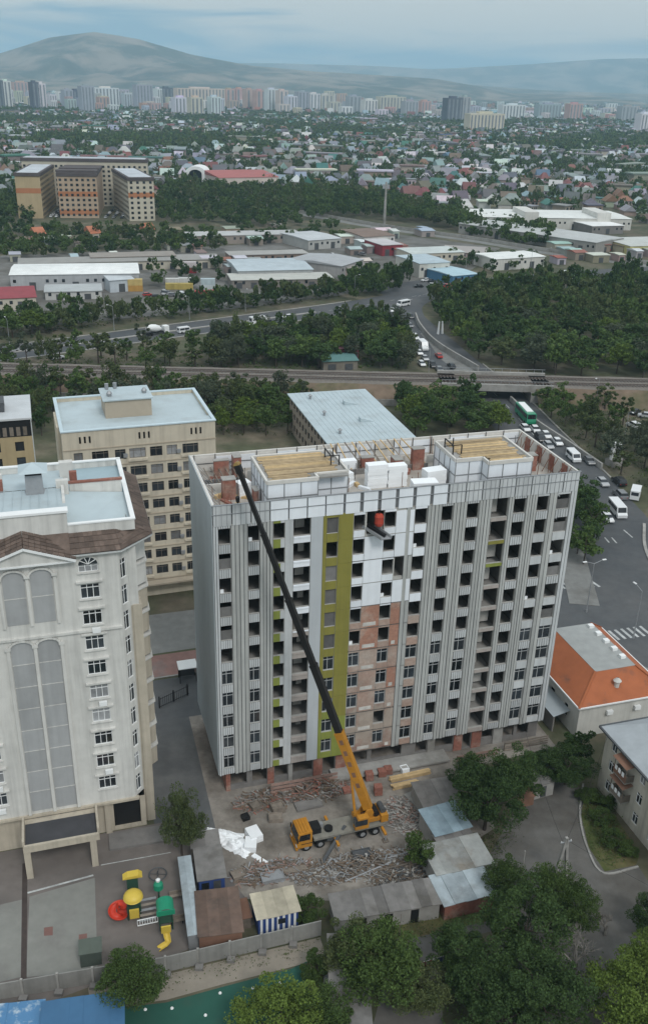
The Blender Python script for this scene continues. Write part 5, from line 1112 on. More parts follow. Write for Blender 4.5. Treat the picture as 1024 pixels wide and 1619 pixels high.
scatter_rubble('rubble', 'scattered broken bricks and rubble below the shop hoarding', at(420, 1265), 4.0, 2.0, 0.6, 460, m_rub)
scatter_rubble('rubble', 'broken stone rubble beside the flat concrete shed', at(640, 1290), 2.4, 3.6, 0.5, 420, [m_conc, m_dconc, m_pink, m_conc])
scatter_rubble('rubble', 'scrap boards and pallets behind the cream roofed cabin', at(430, 1378), 4.8, 1.7, 0.7, 520, [m_gwood, m_bwood, m_pink, m_steel])
scatter_rubble('rubble', 'scrap strewn along the garage row behind the truck crane', at(640, 1385), 4.6, 1.5, 0.6, 420, [m_bwood, m_gwood, m_dsteel, m_conc])
def thing(name, mb, m, label, cat, px, py, rz=0.0, z=0.02, group=None):
    p = at(px, py); o = mb.build(name, m, None, (p.x, p.y, z), YAW + rz); return tag(o, label, cat, group)
def stack(n_, L_, w_, h_, gap=0.02, jit=0.1):
    mb = MB()
    for j in range(n_[1]):
        for i in range(n_[0]):
            x = random.uniform(-jit, jit); mb.box(x, i * w_, j * h_, L_ + x, (i + 1) * w_ - gap, (j + 1) * h_ - gap)
    return mb
def timber_stack(label, px, py, rz, L_, k, m, z=0.02):
    p = at(px, py); r_ = root('timber_stack', label, 'timber', (p.x, p.y, z), YAW + rz)
    for j in range(k[1]):
        for i in range(k[0]):
            x = random.uniform(-.25, .25); boxm(x, i * 0.24, j * 0.17, L_ + x, (i + 1) * 0.24 - 0.03, (j + 1) * 0.17 - 0.02).build('beam', m, r_)
timber_stack('pale timber beams stacked in the rear layer beside the flat concrete shed', 618, 1238, 0.05, 5.6, (3, 3), m_wood); timber_stack('shorter pale timber beams in front of the rear timber stack', 622, 1250, 0.03, 3.6, (3, 3), m_wood)
timber_stack('grey weathered planks lying by the front of the truck crane', 440, 1385, -0.1, 3.2, (4, 2), m_gwood)
bp = [(565, 1238, 'pallet of red bricks next to the crane boom'), (583, 1232, 'pallet of red bricks second from the crane boom'), (597, 1255, 'tall pallet of red bricks nearest the truck crane'), (603, 1226, 'pallet of red bricks behind the tall one'), (613, 1222, 'pallet of red bricks next to the pale timber'), (548, 1252, 'half used brick pallet left of the crane boom')]
for i, (px, py, lab) in enumerate(bp):
    p = at(px, py); r_ = root('brick_pallet', lab, 'brick pallet', (p.x, p.y, 0.02), YAW + random.uniform(-.15, .15), 'brick pallets')
    for k in range(3): boxm(-0.5, -0.5 + k * 0.42, 0, 0.5, -0.38 + k * 0.42, 0.1).build('pallet_slat', m_gwood, r_)
    hh = (0.8, 1.0, 1.4, 0.8, 0.9, 0.6)[i]; nb = 5
    for j in range(int(hh / 0.2)):
        for k in range(nb): boxm(-0.5 + k * 0.2, -0.5 + 0.02 * (j % 2), 0.104 + j * 0.2, -0.5 + (k + 1) * 0.2 - 0.015, 0.48, 0.104 + (j + 1) * 0.2 - 0.012).build('brick', m_brick, r_)
for i, (px, py, L_, w_, h_, rz, m, lab) in enumerate(((432, 1290, 1.6, 1.3, 0.9, 0.1, m_gwood, 'open wooden crate left of the rubble heap'), (425, 1302, 1.7, 1.2, 0.6, -0.2, m_gwood, 'low wooden crate below the open crate'), (470, 1285, 3.4, 1.5, 0.3, 0.05, m_dconc, 'flat concrete slab beside the rubble heap'),
        (400, 1285, 1.3, 1.1, 0.7, 0.3, m_gwood, 'small wooden crate near the driveway'), (655, 1275, 1.3, 2.2, 0.25, 0.3, m_conc, 'pale concrete slab beside the broken stones'), (497, 1388, 2.4, 1.3, 0.3, -0.4, m_conc, 'pale slab lying behind the truck crane'),
        (560, 1362, 2.2, 1.2, 0.5, 0.0, m_dsteel, 'dark steel bin behind the truck crane'), (370, 1395, 1.6, 1.2, 0.5, 0.2, m_gwood, 'wooden pallet pile beside the blue cabin'), (415, 1400, 2.6, 1.4, 0.5, 0.0, m_steel, 'grey metal tray behind the cream roof'), (636, 1225, 1.0, 1.0, 0.7, 0.1, m_foam, 'white wrapped pallet between bricks and timber'), (385, 1300, 0.9, 0.9, 0.5, .2, m_black, 'dark barrel tray at the driveway edge'))):
    thing('site_material', MB().box(0, 0, 0, L_, 0.08, h_).box(0, w_ - 0.08, 0, L_, w_, h_).box(0, 0.081, 0, 0.08, w_ - 0.081, h_).box(L_ - 0.08, 0.081, 0, L_, w_ - 0.081, h_).box(0.081, 0.081, 0.02, L_ - 0.081, w_ - 0.081, h_ * 0.8), m, lab, 'material', px, py, rz)
MB_ = MB().beam((0, 0, 0.1), (4.6, 2.8, 1.6), 0.35, 0.25); thing('steel_beam', MB_, m_dsteel, 'grey steel beam leaning beside the crane carrier', 'beam', 508, 1368, 0.2)
for i, (px, py, L_, rz) in enumerate(((560, 1385, 7, -0.02), (600, 1362, 6, 0.08), (640, 1372, 5, 0.12), (545, 1395, 6, 0.2))):
    thing('steel_pipe', MB().tube((0, 0, 0.12), (L_, 0, 0.3), 0.1), m_steel if i % 2 else m_gwood, ('long pipe lying behind the crane, nearest the lane' if i == 0 else 'pipe lying behind the crane wheels' if i == 1 else 'pipe lying near the round bush' if i == 2 else 'pipe slanting across the scrap strip'), 'pipe', px, py, rz)
# crumpled white plastic and foam boards
def crumple(w_, d_, h_, n_=11):
    mb = MB(); V = []; 
    for j in range(n_):
        for i in range(n_):
            t = 1 - max(abs(i / (n_ - 1) - .5), abs(j / (n_ - 1) - .5)) * 2
            V.append(((i / (n_ - 1) - .5) * w_ + random.gauss(0, .07), (j / (n_ - 1) - .5) * d_ + random.gauss(0, .07), max(0.02, h_ * min(1, t * 2.2) * (0.62 + 0.3 * math.sin(i * 1.1 + j * .7) * math.cos(j * 1.3) + random.uniform(-.12, .12)))))
    mb.add(V, [(j * n_ + i, j * n_ + i + 1, (j + 1) * n_ + i + 1, (j + 1) * n_ + i) for j in range(n_ - 1) for i in range(n_ - 1)]); return mb
thing('plastic_sheeting', crumple(4.6, 2.4, 0.9), m_foam, 'crumpled white plastic sheeting beside the tree', 'plastic', 352, 1325, -0.5)
thing('plastic_sheeting', crumple(3.4, 2.4, 0.9), m_foam, 'crumpled white plastic between the sheeting and the foam block', 'plastic', 378, 1338, -0.8)
thing('foam_block', foam(2, 1.5, 2.0, 0.9), m_foam, 'white foam block beside the crumpled plastic, farther one', 'foam block', 398, 1336, 0.2); thing('foam_block', foam(2, 1.4, 1.8, 0.8), m_foam, 'white foam block at the end of the plastic', 'foam block', 386, 1348, -0.3)
thing('foam_board', boxm(0, 0, 0, 2.2, 0.6, 0.15), m_foam, 'single white foam board lying on the yard', 'foam board', 397, 1355, -0.95)
# ------------------------------------------------------------------ trees
def leaf_mat(name, c1, c2, objrnd=0.35):
    m = bpy.data.materials.new(name); m.use_nodes = True; t = m.node_tree; nd = t.nodes; lk = t.links.new
    b = nd['Principled BSDF']; b.inputs['Roughness'].default_value = 0.75; b.inputs['Specular IOR Level'].default_value = 0.15
    geo = nd.new('ShaderNodeNewGeometry'); oi = nd.new('ShaderNodeObjectInfo')
    n1 = nd.new('ShaderNodeTexNoise'); n1.inputs['Scale'].default_value = 0.9; n1.inputs['Detail'].default_value = 3; lk(geo.outputs['Position'], n1.inputs['Vector'])
    ad = nd.new('ShaderNodeMath'); ad.operation = 'MULTIPLY_ADD'; lk(oi.outputs['Random'], ad.inputs[0]); ad.inputs[1].default_value = objrnd; lk(n1.outputs['Fac'], ad.inputs[2])
    mr = nd.new('ShaderNodeMapRange'); mr.inputs['From Min'].default_value = 0.4; mr.inputs['From Max'].default_value = 0.6 + objrnd; lk(ad.outputs[0], mr.inputs['Value'])
    mx = nd.new('ShaderNodeMix'); mx.data_type = 'RGBA'; mx.inputs['A'].default_value = (*c1, 1); mx.inputs['B'].default_value = (*c2, 1); lk(mr.outputs[0], mx.inputs['Factor'])
    ri = nd.new('ShaderNodeMapRange'); ri.inputs['To Min'].default_value = 0.7; ri.inputs['To Max'].default_value = 1.35; lk(geo.outputs['Random Per Island'], ri.inputs['Value'])
    vm = nd.new('ShaderNodeVectorMath'); vm.operation = 'SCALE'; lk(mx.outputs['Result'], vm.inputs[0]); lk(ri.outputs[0], vm.inputs['Scale']); lk(vm.outputs[0], b.inputs['Base Color'])
    tr = nd.new('ShaderNodeBsdfTranslucent'); lk(vm.outputs[0], tr.inputs['Color']); ms = nd.new('ShaderNodeMixShader'); ms.inputs[0].default_value = 0.3
    lk(b.outputs[0], ms.inputs[1]); lk(tr.outputs[0], ms.inputs[2]); lk(ms.outputs[0], nd['Material Output'].inputs['Surface']); return m
m_leaf = {'dark': leaf_mat('leaf_dark', (0.037, 0.067, 0.023), (0.068, 0.112, 0.036)), 'mid': leaf_mat('leaf_mid', (0.054, 0.088, 0.026), (0.094, 0.145, 0.040)),
          'lit': leaf_mat('leaf_bright', (0.084, 0.127, 0.025), (0.139, 0.197, 0.042)), 'grey': leaf_mat('leaf_grey', (0.066, 0.086, 0.053), (0.106, 0.125, 0.076)), 'olive': leaf_mat('leaf_olive', (0.066, 0.094, 0.036), (0.111, 0.133, 0.053))}
for k_, (a_, b_) in {'pdark': ((0.046, 0.083, 0.028), (0.078, 0.129, 0.044)), 'pmid': ((0.063, 0.106, 0.032), (0.109, 0.167, 0.048))}.items(): m_leaf[k_] = leaf_mat('leaf_' + k_, a_, b_, 0.6)
def np_mesh(name, V, Q, mats):
    me = bpy.data.meshes.new(name); nv, nq = len(V), len(Q)
    me.vertices.add(nv); me.vertices.foreach_set('co', np.asarray(V, np.float32).ravel())
    me.loops.add(nq * 4); me.loops.foreach_set('vertex_index', np.asarray(Q, np.int32).ravel())
    me.polygons.add(nq); me.polygons.foreach_set('loop_start', np.arange(0, nq * 4, 4, dtype=np.int32)); me.polygons.foreach_set('loop_total', np.full(nq, 4, np.int32))
    for m in (mats if isinstance(mats, (list, tuple)) else [mats]): me.materials.append(m)
    me.update(calc_edges=True); return me
def leaf_quads(C, size, rng, up=0.5):
    """one bent-free leaf card at each centre, facing anywhere with a bias upwards"""
    n = len(C); d = rng.normal(size=(n, 3)); d[:, 2] += up; d /= np.linalg.norm(d, axis=1)[:, None]
    a = np.cross(d, rng.normal(size=(n, 3))); a /= np.linalg.norm(a, axis=1)[:, None]; b = np.cross(d, a)
    s = size * rng.uniform(0.6, 1.3, (n, 1)); e = s * rng.uniform(0.5, 0.9, (n, 1))
    V = np.stack([C - a * s, C + b * e - a * s * .1, C + a * s, C - b * e + a * s * .1], 1).reshape(-1, 3); return V, np.arange(4 * n).reshape(-1, 4)
def crown_points(rng, n, rx, rz, cz, lobes, spread=0.36, bottom=0.55):
    """leaf centres in clumps: lobes on an uneven shell, clump centres around each lobe"""
    u = rng.normal(size=(lobes, 3)); u /= np.linalg.norm(u, axis=1)[:, None]; rad = rng.uniform(0.4, 1.0, (lobes, 1))
    Lc = u * rad * np.array([rx, rx, rz]); Lc[:, 2] = np.where(Lc[:, 2] < 0, Lc[:, 2] * bottom, Lc[:, 2]); lr = rng.uniform(0.16, spread, lobes) * rx
    k = rng.integers(0, lobes, n); v = rng.normal(size=(n, 3)); v /= np.linalg.norm(v, axis=1)[:, None]; v *= (rng.uniform(0.35, 1.0, (n, 1)) ** 0.5) * lr[k][:, None]
    v[:, 2] *= 0.75
    P = Lc[k] + v; P[:, 2] += cz; return P
def limbs(h, cz, r, rng, n=7, tr=0.16):
    mb = MB(); top = Vector((rng.normal() * .15, rng.normal() * .15, cz)); mb.tube((0, 0, -0.2), (0.03, 0.02, h * 0.25), tr * 1.3, tr, 7); mb.tube((0.03, 0.02, h * 0.25), top, tr, tr * 0.55, 7)
    for i in range(n):
        a = i / n * 6.28 + rng.uniform(0, .6); t = rng.uniform(0.35, 0.95); p = Vector((0.03, 0.02, h * 0.25)).lerp(top, t); rr = r * rng.uniform(0.55, 0.9)
        q = p + Vector((math.cos(a) * rr * .6, math.sin(a) * rr * .6, rr * 0.45)); e = p + Vector((math.cos(a + .3) * rr, math.sin(a + .3) * rr, rr * rng.uniform(.5, .9)))
        mb.tube(p, q, tr * 0.5, tr * 0.3, 5); mb.tube(q, e, tr * 0.3, tr * 0.1, 5)
    return mb
PROTO = {}
def proto(key, sp, n, leaf, r, h, crown0, lobes, seed, spread=0.36, bottom=0.55):
    rng = np.random.default_rng(seed); rz = (h - crown0) / 2 * 1.12; cz = crown0 + (h - crown0) * 0.46
    V, Q = leaf_quads(crown_points(rng, n, r, rz, cz, lobes, spread, bottom), leaf, rng)
    V[:, 2] = np.maximum(V[:, 2], 0.15)
    PROTO[key] = (limbs(h, cz, r, rng).mesh('trunk', m_bark), np_mesh('crown', V, Q, m_leaf[sp]), r, h)
for i, sp in enumerate(('dark', 'dark', 'mid', 'lit', 'olive')): proto('near%d' % i, sp, 17000, 0.115, 4.0, 9.0, 1.4, 60 + 5 * i, 20 + i, 0.33)
proto('near5', 'mid', 8000, 0.1, 2.2, 4.6, 0.4, 26, 31, 0.4); 
for i, sp in enumerate(('pdark', 'pmid', 'pmid', 'olive', 'pdark', 'lit', 'grey')): proto('mid%d' % i, sp, 1500, 0.34, 4.0, 9.0, 1.8, 24 + 3 * i, 50 + i)
for i, sp in enumerate(('pmid', 'olive', 'grey')): proto('thin%d' % i, sp, 700, 0.3, 2.6, 9.0, 2.6, 16, 70 + i, 0.3)
proto('spruce0', 'dark', 3800, 0.17, 2.6, 10.0, 0.8, 40, 80, 0.3)

def plant(key, p, r, h, label, name='tree', group=None, cat='tree', rot=None):
    tm, cm, pr, ph = PROTO[key]; s = (r / pr, r / pr, h / ph)
    o = root(name, label, cat, (p[0], p[1], 0), random.uniform(0, 6.28) if rot is None else rot, group); o.scale = s
    put('trunk', tm, o); put('crown', cm, o); return o
near = [('near1', 720, 1540, 3.2, 6.6, 'dark tree leaning over the clothes line'), ('near2', 795, 1430, 2.6, 6.0, 'green tree at the edge of the clump facing the brick garage'), ('near4', 288, 1352, 2.7, 9.2, 'olive green tree at the corner of the white building'), ('near2', 212, 1588, 3.4, 6.0, 'round green tree in front of the panel fence'), ('near5', 662, 1368, 2.3, 4.6, 'round bush beside the garages and the truck crane'),
        ('near0', 765, 1312, 4.4, 9.2, 'largest dark tree between the garages and the block'), ('near1', 805, 1275, 3.6, 8.6, 'dark tree behind the largest one, beside the small grey shed'), ('near1', 742, 1262, 3.0, 7.0, 'dark tree beside the board fence of the block'),
        ('near0', 892, 1240, 3.4, 5.5, 'dark spreading tree below the orange roofed house'), ('spruce0', 905, 1215, 2.2, 6.8, 'pointed dark conifer below the orange roofed house'), ('near0', 860, 1232, 2.6, 4.2, 'low dark tree beside the plank fence'),
        ('near2', 598, 1575, 4.3, 8.6, 'big tree over the weeds at the lower middle'), ('near4', 560, 1540, 3.2, 7.0, 'greyish tree beside the corrugated roof'), ('near3', 440, 1650, 4.4, 6.0, 'low bright tree over the green pitch'), ('near2', 505, 1640, 3.2, 5.2, 'tree between the green pitch and the corrugated roof'),
        ('near0', 822, 1520, 4.3, 9.6, 'tall dark tree in the clump beside the garden path'), ('near1', 755, 1590, 3.6, 7.4, 'dark tree over the garden path at the lower edge'), ('near2', 868, 1440, 2.7, 6.6, 'green tree at the top of the clump beside the utility pole'), ('near2', 905, 1470, 2.6, 6.0, 'green tree in the clump nearest the lane'),
        ('near0', 850, 1625, 4.4, 8.4, 'dark tree in the clump at the lower edge'), ('near1', 790, 1650, 4.0, 6.5, 'dark tree in the lowest corner of the clump'), ('near3', 985, 1625, 4.3, 8.2, 'bright green tree in the lower corner'), ('near3', 1030, 1570, 3.4, 7.4, 'bright green tree at the edge beside the lane'),
        ('near1', 1022, 1478, 2.3, 5.0, 'dark round tree at the edge of the lane'), ('near5', 487, 1452, 1.8, 3.2, 'small bush behind the cream roofed cabin'), ('near5', 500, 1545, 1.7, 3.0, 'small bush at the end of the panel fence'), ('near4', 660, 1590, 3.0, 4.6, 'low olive tree beside the hanging laundry'),
        ('near5', 932, 1270, 1.3, 2.0, 'bush in the flower bed nearest the conifer'), ('near5', 945, 1300, 1.5, 2.2, 'bush in the middle of the flower bed'), ('near5', 965, 1335, 1.5, 2.4, 'taller bush in the flower bed below the balconies'), ('near5', 990, 1352, 1.3, 1.9, 'bush at the lower end of the flower bed'), ('near5', 958, 1278, 1.3, 2.2, 'bush against the wall of the balcony house'), ('near5', 920, 1262, 1.1, 1.5, 'low bush at the tip of the flower bed')]
for k, px, py, r, h, lab in near: plant(k, at(px, py), r, h, lab, 'bush' if h < 3.3 else 'tree')
# leafless grey tree
def bare(px, py, h, label, seed):
    rng = random.Random(seed); mb = MB()
    def grow(p, d, L_, r_, lv):
        q = p + d * L_; mb.tube(p, q, r_, r_ * .7, 5 if lv > 1 else 4, caps=False)
        if lv == 0: return
        for i in range(3 if lv > 1 else 4):
            e = (d + Vector((rng.gauss(0, .55), rng.gauss(0, .55), rng.gauss(.12, .3)))).normalized(); grow(p.lerp(q, rng.uniform(.55, 1)), e, L_ * rng.uniform(.6, .82), r_ * .6, lv - 1)
    grow(Vector((0, 0, 0)), Vector((0, 0, 1)), h * 0.34, 0.2, 5)
    p = at(px, py); o = root('bare_tree', label, 'tree', (p.x, p.y, 0)); mb.build('branches', mat('grey_bark', (0.2, 0.185, 0.165), 0.95, 0.2, 2), o); return o
bare(905, 1552, 7.2, 'leafless grey tree beside the bright green tree', 4); bare(955, 1478, 3.6, 'small leafless tree standing on the lane', 9)

# ---- belts and the park
def inside(p, poly):
    c = False; j = len(poly) - 1
    for i in range(len(poly)):
        if (poly[i][1] > p[1]) != (poly[j][1] > p[1]) and p[0] < (poly[j][0] - poly[i][0]) * (p[1] - poly[i][1]) / (poly[j][1] - poly[i][1]) + poly[i][0]: c = not c
        j = i
    return c
TREES = []
def near_road(x, y, pad=0.0):
    for line, w_ in ((av, 9.5), (hw, 10)):
        for p in line:
            if (p.x - x) ** 2 + (p.y - y) ** 2 < (w_ + pad) ** 2: return True
    return abs(y - rail_y(x)) < 11
def belt(poly, spacing, keys, r, h, lab, group, jitter=0.25, limit=999, check=True):
    P = [tuple(at(*p)[:2]) for p in poly]; xs = [p[0] for p in P]; ys = [p[1] for p in P]; pts = []; tries = 0
    while tries < 9000 and len(pts) < limit:
        tries += 1; q = (random.uniform(min(xs), max(xs)), random.uniform(min(ys), max(ys)))
        if not inside(q, P) or (check and near_road(*q, -0.5)): continue
        if any((q[0] - a[0]) ** 2 + (q[1] - a[1]) ** 2 < (spacing * random.uniform(.8, 1.1)) ** 2 for a in pts): continue
        pts.append(q)
    for q in pts: TREES.append((q[0], q[1], r * random.uniform(1 - jitter, 1 + jitter), h * random.uniform(1 - jitter, 1 + jitter), random.choice(keys), lab, group))
D_, M_ = ['mid0', 'mid4', 'mid1'], ['mid0', 'mid1', 'mid2', 'mid3', 'mid4']
belt([(345, 584), (340, 552), (470, 535), (600, 510), (638, 545), (648, 584)], 5.2, M_ + ['mid6', 'mid5', 'mid6'], 3.9, 9.2, 'tree in the thick belt between the railway and the highway', 'trees between railway and highway')
belt([(-30, 584), (-30, 572), (140, 566), (340, 558), (345, 584)], 6.5, ['thin0', 'thin1', 'thin2', 'mid3', 'mid1'], 3.2, 9.0, 'slender tree along the railway bank in the picture\'s lower left belt', 'slender trees along the railway bank')
belt([(-30, 540), (150, 520), (350, 495), (470, 480), (545, 472), (545, 464), (350, 484), (200, 503), (60, 512), (-30, 518)], 5.0, M_ + ['mid6', 'thin2', 'mid5'], 4.0, 8.6, 'roadside tree between the highway and the industrial sheds', 'trees north of the highway')
belt([(672, 520), (690, 478), (745, 462), (860, 456), (1060, 450), (1060, 605), (870, 592), (775, 582), (722, 552)], 6.8, D_ + ['mid1', 'mid2', 'mid5', 'mid6', 'mid6', 'mid3', 'mid2'], 4.9, 9.5, 'tree in the dense dark park across the avenue', 'trees of the park')
belt([(345, 690), (475, 690), (470, 645), (345, 640)], 6.0, ['mid1', 'mid2', 'mid5', 'mid3'], 3.2, 6.5, 'tree on the green lot beside the cream apartment building', 'trees beside the cream building', limit=26)
belt([(655, 695), (800, 690), (790, 655), (740, 630), (620, 620), (640, 660)], 5.6, D_ + ['mid1', 'mid2', 'mid5'], 3.9, 7.5, 'tree between the pale blue roof and the avenue', 'trees behind the block')
belt([(835, 655), (985, 755), (1060, 790), (1060, 700), (1000, 690), (960, 640), (880, 616)], 6.6, ['thin0', 'thin1', 'mid1', 'mid3', 'mid6'], 3.0, 7.6, 'tree on the slope across the avenue around the monument', 'trees around the monument', limit=30)
belt([(905, 905), (942, 890), (952, 855), (930, 800), (900, 765), (880, 800), (880, 880)], 3.6, ['mid0', 'mid4', 'mid1'], 2.7, 7.0, 'dark tree squeezed between the block and the avenue', 'trees at the block corner', check=False, limit=16)
belt([(-30, 690), (70, 690), (85, 668), (345, 660), (480, 660), (480, 618), (200, 618), (-30, 618)], 5.2, ['thin0', 'thin1', 'mid1', 'mid3', 'mid0', 'mid6', 'thin2'], 3.1, 8.6, 'x', 'trees before the railway')
belt([(548, 480), (625, 470), (650, 435), (560, 440)], 6.0, ['mid1', 'mid3', 'mid6', 'mid0'], 3.8, 8.0, 'tree beside the fork where highway and avenue meet', 'trees at the fork')
belt([(780, 432), (870, 425), (860, 408), (700, 412), (720, 428)], 9.0, ['mid0', 'mid1', 'mid3'], 3.6, 6.5, 'tree beside the white roofed sheds near the fork', 'trees by the far sheds', limit=14)
belt([(960, 470), (1060, 470), (1060, 425), (985, 430)], 7.0, ['mid0', 'mid4', 'thin0'], 4.0, 9.5, 'dark tree beside the far highway at the picture edge', 'trees by the far highway', limit=18)
belt([(0, 410), (270, 402), (345, 398), (345, 375), (260, 368), (60, 366), (0, 362)], 8.5, M_, 4.4, 7.0, 'tree in the green in front of the long yellow apartment building', 'trees before the yellow building', check=False)
belt([(0, 352), (60, 350), (20, 300), (0, 290)], 9.0, D_, 5.0, 9.0, 'dark tree beside the long yellow apartment building', 'trees beside the yellow building', check=False)
belt([(255, 352), (400, 360), (520, 345), (520, 318), (385, 300), (260, 305)], 9.5, D_ + ['mid5'], 5.0, 9.0, 'tree in the dark belt below the pink roofed complex', 'trees below the pink roofs', check=False)
belt([(390, 306), (560, 308), (720, 345), (760, 372), (640, 352), (520, 342)], 7.5, D_ + ['mid5', 'mid1'], 5.0, 10.5, 'tree in the long dark belt along the diagonal track', 'trees along the track', check=False)
belt([(730, 372), (830, 392), (870, 390), (870, 370), (760, 352)], 8.0, D_ + ['mid1'], 4.6, 8.5, 'tree before the long white building', 'trees before the white building', check=False)
belt([(230, 470), (350, 455), (345, 425), (240, 430)], 10, ['mid0', 'mid1'], 3.6, 6.5, 'tree among the stacked containers', 'trees among the containers', limit=8)
belt([(360, 392), (560, 385), (545, 352), (380, 358)], 12, D_, 4.0, 6.5, 'tree among the grey industrial roofs', 'trees among industrial roofs', check=False, limit=22)
CLEAR = [(at(545, 556), 6), (at(540, 577), 4), (at(62, 376), 8), (at(146, 374), 8), (at(232, 370), 8)]
TREES = [t for t in TREES if not any((t[0] - c.x) ** 2 + (t[1] - c.y + 3) ** 2 < r_ * r_ for c, r_ in CLEAR)]
TREES.sort(key=lambda t: t[0] ** 2 + t[1] ** 2 - (t[2] * 40) ** 2)
IND = 300 - len(near) - 2
TCOL = {'mid0': 'dark', 'mid1': 'green', 'mid2': 'green', 'mid3': 'olive', 'mid4': 'dark', 'mid5': 'bright green', 'mid6': 'greyish', 'thin0': 'slim green', 'thin1': 'slim olive', 'thin2': 'slim greyish'}
by_group = {}
for (x, y, r, h, k, lab, grp) in TREES[:IND]:
    o = plant(k, (x, y), r, h, lab, 'tree', grp); by_group.setdefault(grp, []).append((o, k, h))
for grp, l in by_group.items():
    hs_s = sorted(t[2] for t in l); q1, q2 = hs_s[len(hs_s) // 3], hs_s[2 * len(hs_s) // 3]; info = {t[0].name: (TCOL[t[1]], 'low' if t[2] < q1 else 'tall' if t[2] > q2 else 'mid-height') for t in l}
    place = grp.replace('trees ', '', 1)
    sort_labels([t[0] for t in l], lambda o, r_, c_: '%s %s tree %s, %s, %s' % (info[o.name][1], info[o.name][0], place, r_, c_))
REST = TREES[IND:]
# scrub at the foot of the belts
def scrub(name, label, poly, n, s, keys=('mid',), check=True):
    P = [tuple(at(*p)[:2]) for p in poly]; xs = [p[0] for p in P]; ys = [p[1] for p in P]; C = []
    while len(C) < n:
        q = (random.uniform(min(xs), max(xs)), random.uniform(min(ys), max(ys)))
        if inside(q, P) and not (check and near_road(*q, -1)):
            rr = random.uniform(0.5, 1.3)
            C += [(q[0] + random.gauss(0, .5) * rr, q[1] + random.gauss(0, .5) * rr, abs(random.gauss(0.3, .35)) * rr) for _ in range(8)]
    V, Q = leaf_quads(np.array(C), s, RNG); V[:, 2] = np.maximum(V[:, 2], 0.03); stuff(put(name, np_mesh(name, V, Q, m_leaf[keys[0]])), label, 'undergrowth')
scrub('undergrowth', 'scrub under the belt between railway and highway', [(-30, 584), (-30, 570), (340, 552), (600, 512), (648, 584)], 5200, 0.32)
scrub('undergrowth', 'scrub under the trees north of the highway', [(-30, 540), (350, 492), (545, 470), (545, 455), (60, 492), (-30, 500)], 4200, 0.32, ('olive',))
scrub('undergrowth', 'weeds on the verge below the garages', [(540, 1470), (690, 1440), (740, 1425), (760, 1435), (690, 1480), (620, 1520), (540, 1530)], 1500, 0.09, ('olive',), False)
scrub('undergrowth', 'weeds along the foot of the panel fence', [(260, 1545), (520, 1478), (530, 1500), (420, 1530), (260, 1565)], 500, 0.08, ('olive',), False)
scrub('undergrowth', 'weeds under the big dark tree beside the lane', [(715, 1330), (800, 1320), (835, 1270), (820, 1300), (760, 1420), (745, 1400)], 1600, 0.1, ('olive',), False)
scrub('undergrowth', 'ground cover in the flower bed', [(922, 1248), (945, 1250), (1005, 1350), (955, 1372), (930, 1335), (920, 1290)], 1500, 0.1, ('mid',), False)
scrub('undergrowth', 'grass and scrub behind the cream apartment building', [(0, 640), (345, 690), (480, 690), (480, 625), (0, 612)], 3000, 0.22, ('olive',))
scrub('undergrowth', 'grass and scrub around the monument', [(815, 640), (985, 760), (1060, 790), (1060, 640), (880, 612)], 3200, 0.22, ('olive',))
scrub('undergrowth', 'weeds in the gaps under the lower clump of trees', [(690, 1619), (720, 1500), (860, 1440), (930, 1480), (940, 1640), (690, 1650)], 2600, 0.12, ('mid',), False)
# ------------------------------------------------------------------ vehicles
m_lampw = mat('lamp_glass', (0.7, 0.7, 0.66), 0.3, 0.05); m_lampr = mat('tail_lamp', (0.3, 0.02, 0.02), 0.3, 0.05)
def frustum(mb, x0, x1, y, z0, X0, X1, Y, z1, m=0):
    p = [(x0, -y, z0), (x1, -y, z0), (x1, y, z0), (x0, y, z0), (X0, -Y, z1), (X1, -Y, z1), (X1, Y, z1), (X0, Y, z1)]
    return mb.add(p, [(0, 1, 5, 4), (1, 2, 6, 5), (2, 3, 7, 6), (3, 0, 4, 7), (4, 5, 6, 7)], m)
def car_proto(L_=4.4, w=0.86, belt_=0.92, top=1.45, c0=-1.75, c1=1.05, r0_=-1.25, r1_=0.45):
    b = MB(); h = L_ / 2
    b.slab([(-h, .35), (h - .1, .3), (h, .55), (h - .15, .78), (c1, belt_), (c0, belt_ + .02), (-h + .05, .86)], -w, w)
    g = MB(); frustum(g, c0, c1, w - .06, belt_, r0_, r1_, w - .2, top - .05)
    rf = MB(); frustum(rf, r0_ - .03, r1_ + .03, w - .19, top - .048, r0_ + .1, r1_ - .1, w - .26, top)
    return dict(body=b.mesh('body', m_body), glass=g.mesh('glass', m_glass), roof=rf.mesh('roof', m_body), L=L_, w=w)
CAR = {'sedan': car_proto(), 'suv': car_proto(4.6, .93, 1.1, 1.75, -2.15, 1.0, -1.95, .4), 'hatch': car_proto(3.9, .84, .95, 1.5, -1.85, .95, -1.5, .35)}
ME_tyre = MB().tube((0, -.11, 0), (0, .11, 0), .32, None, 12).mesh('tyre', m_tyre); ME_rim = MB().tube((0, -.115, 0), (0, .115, 0), .18, None, 8).mesh('rim', m_steel); ME_hl = boxm(-.03, -.16, 0, .03, .16, .13).mesh('headlight', m_lampw); ME_tl = boxm(-.03, -.13, 0, .03, .13, .16).mesh('tail_light', m_lampr)
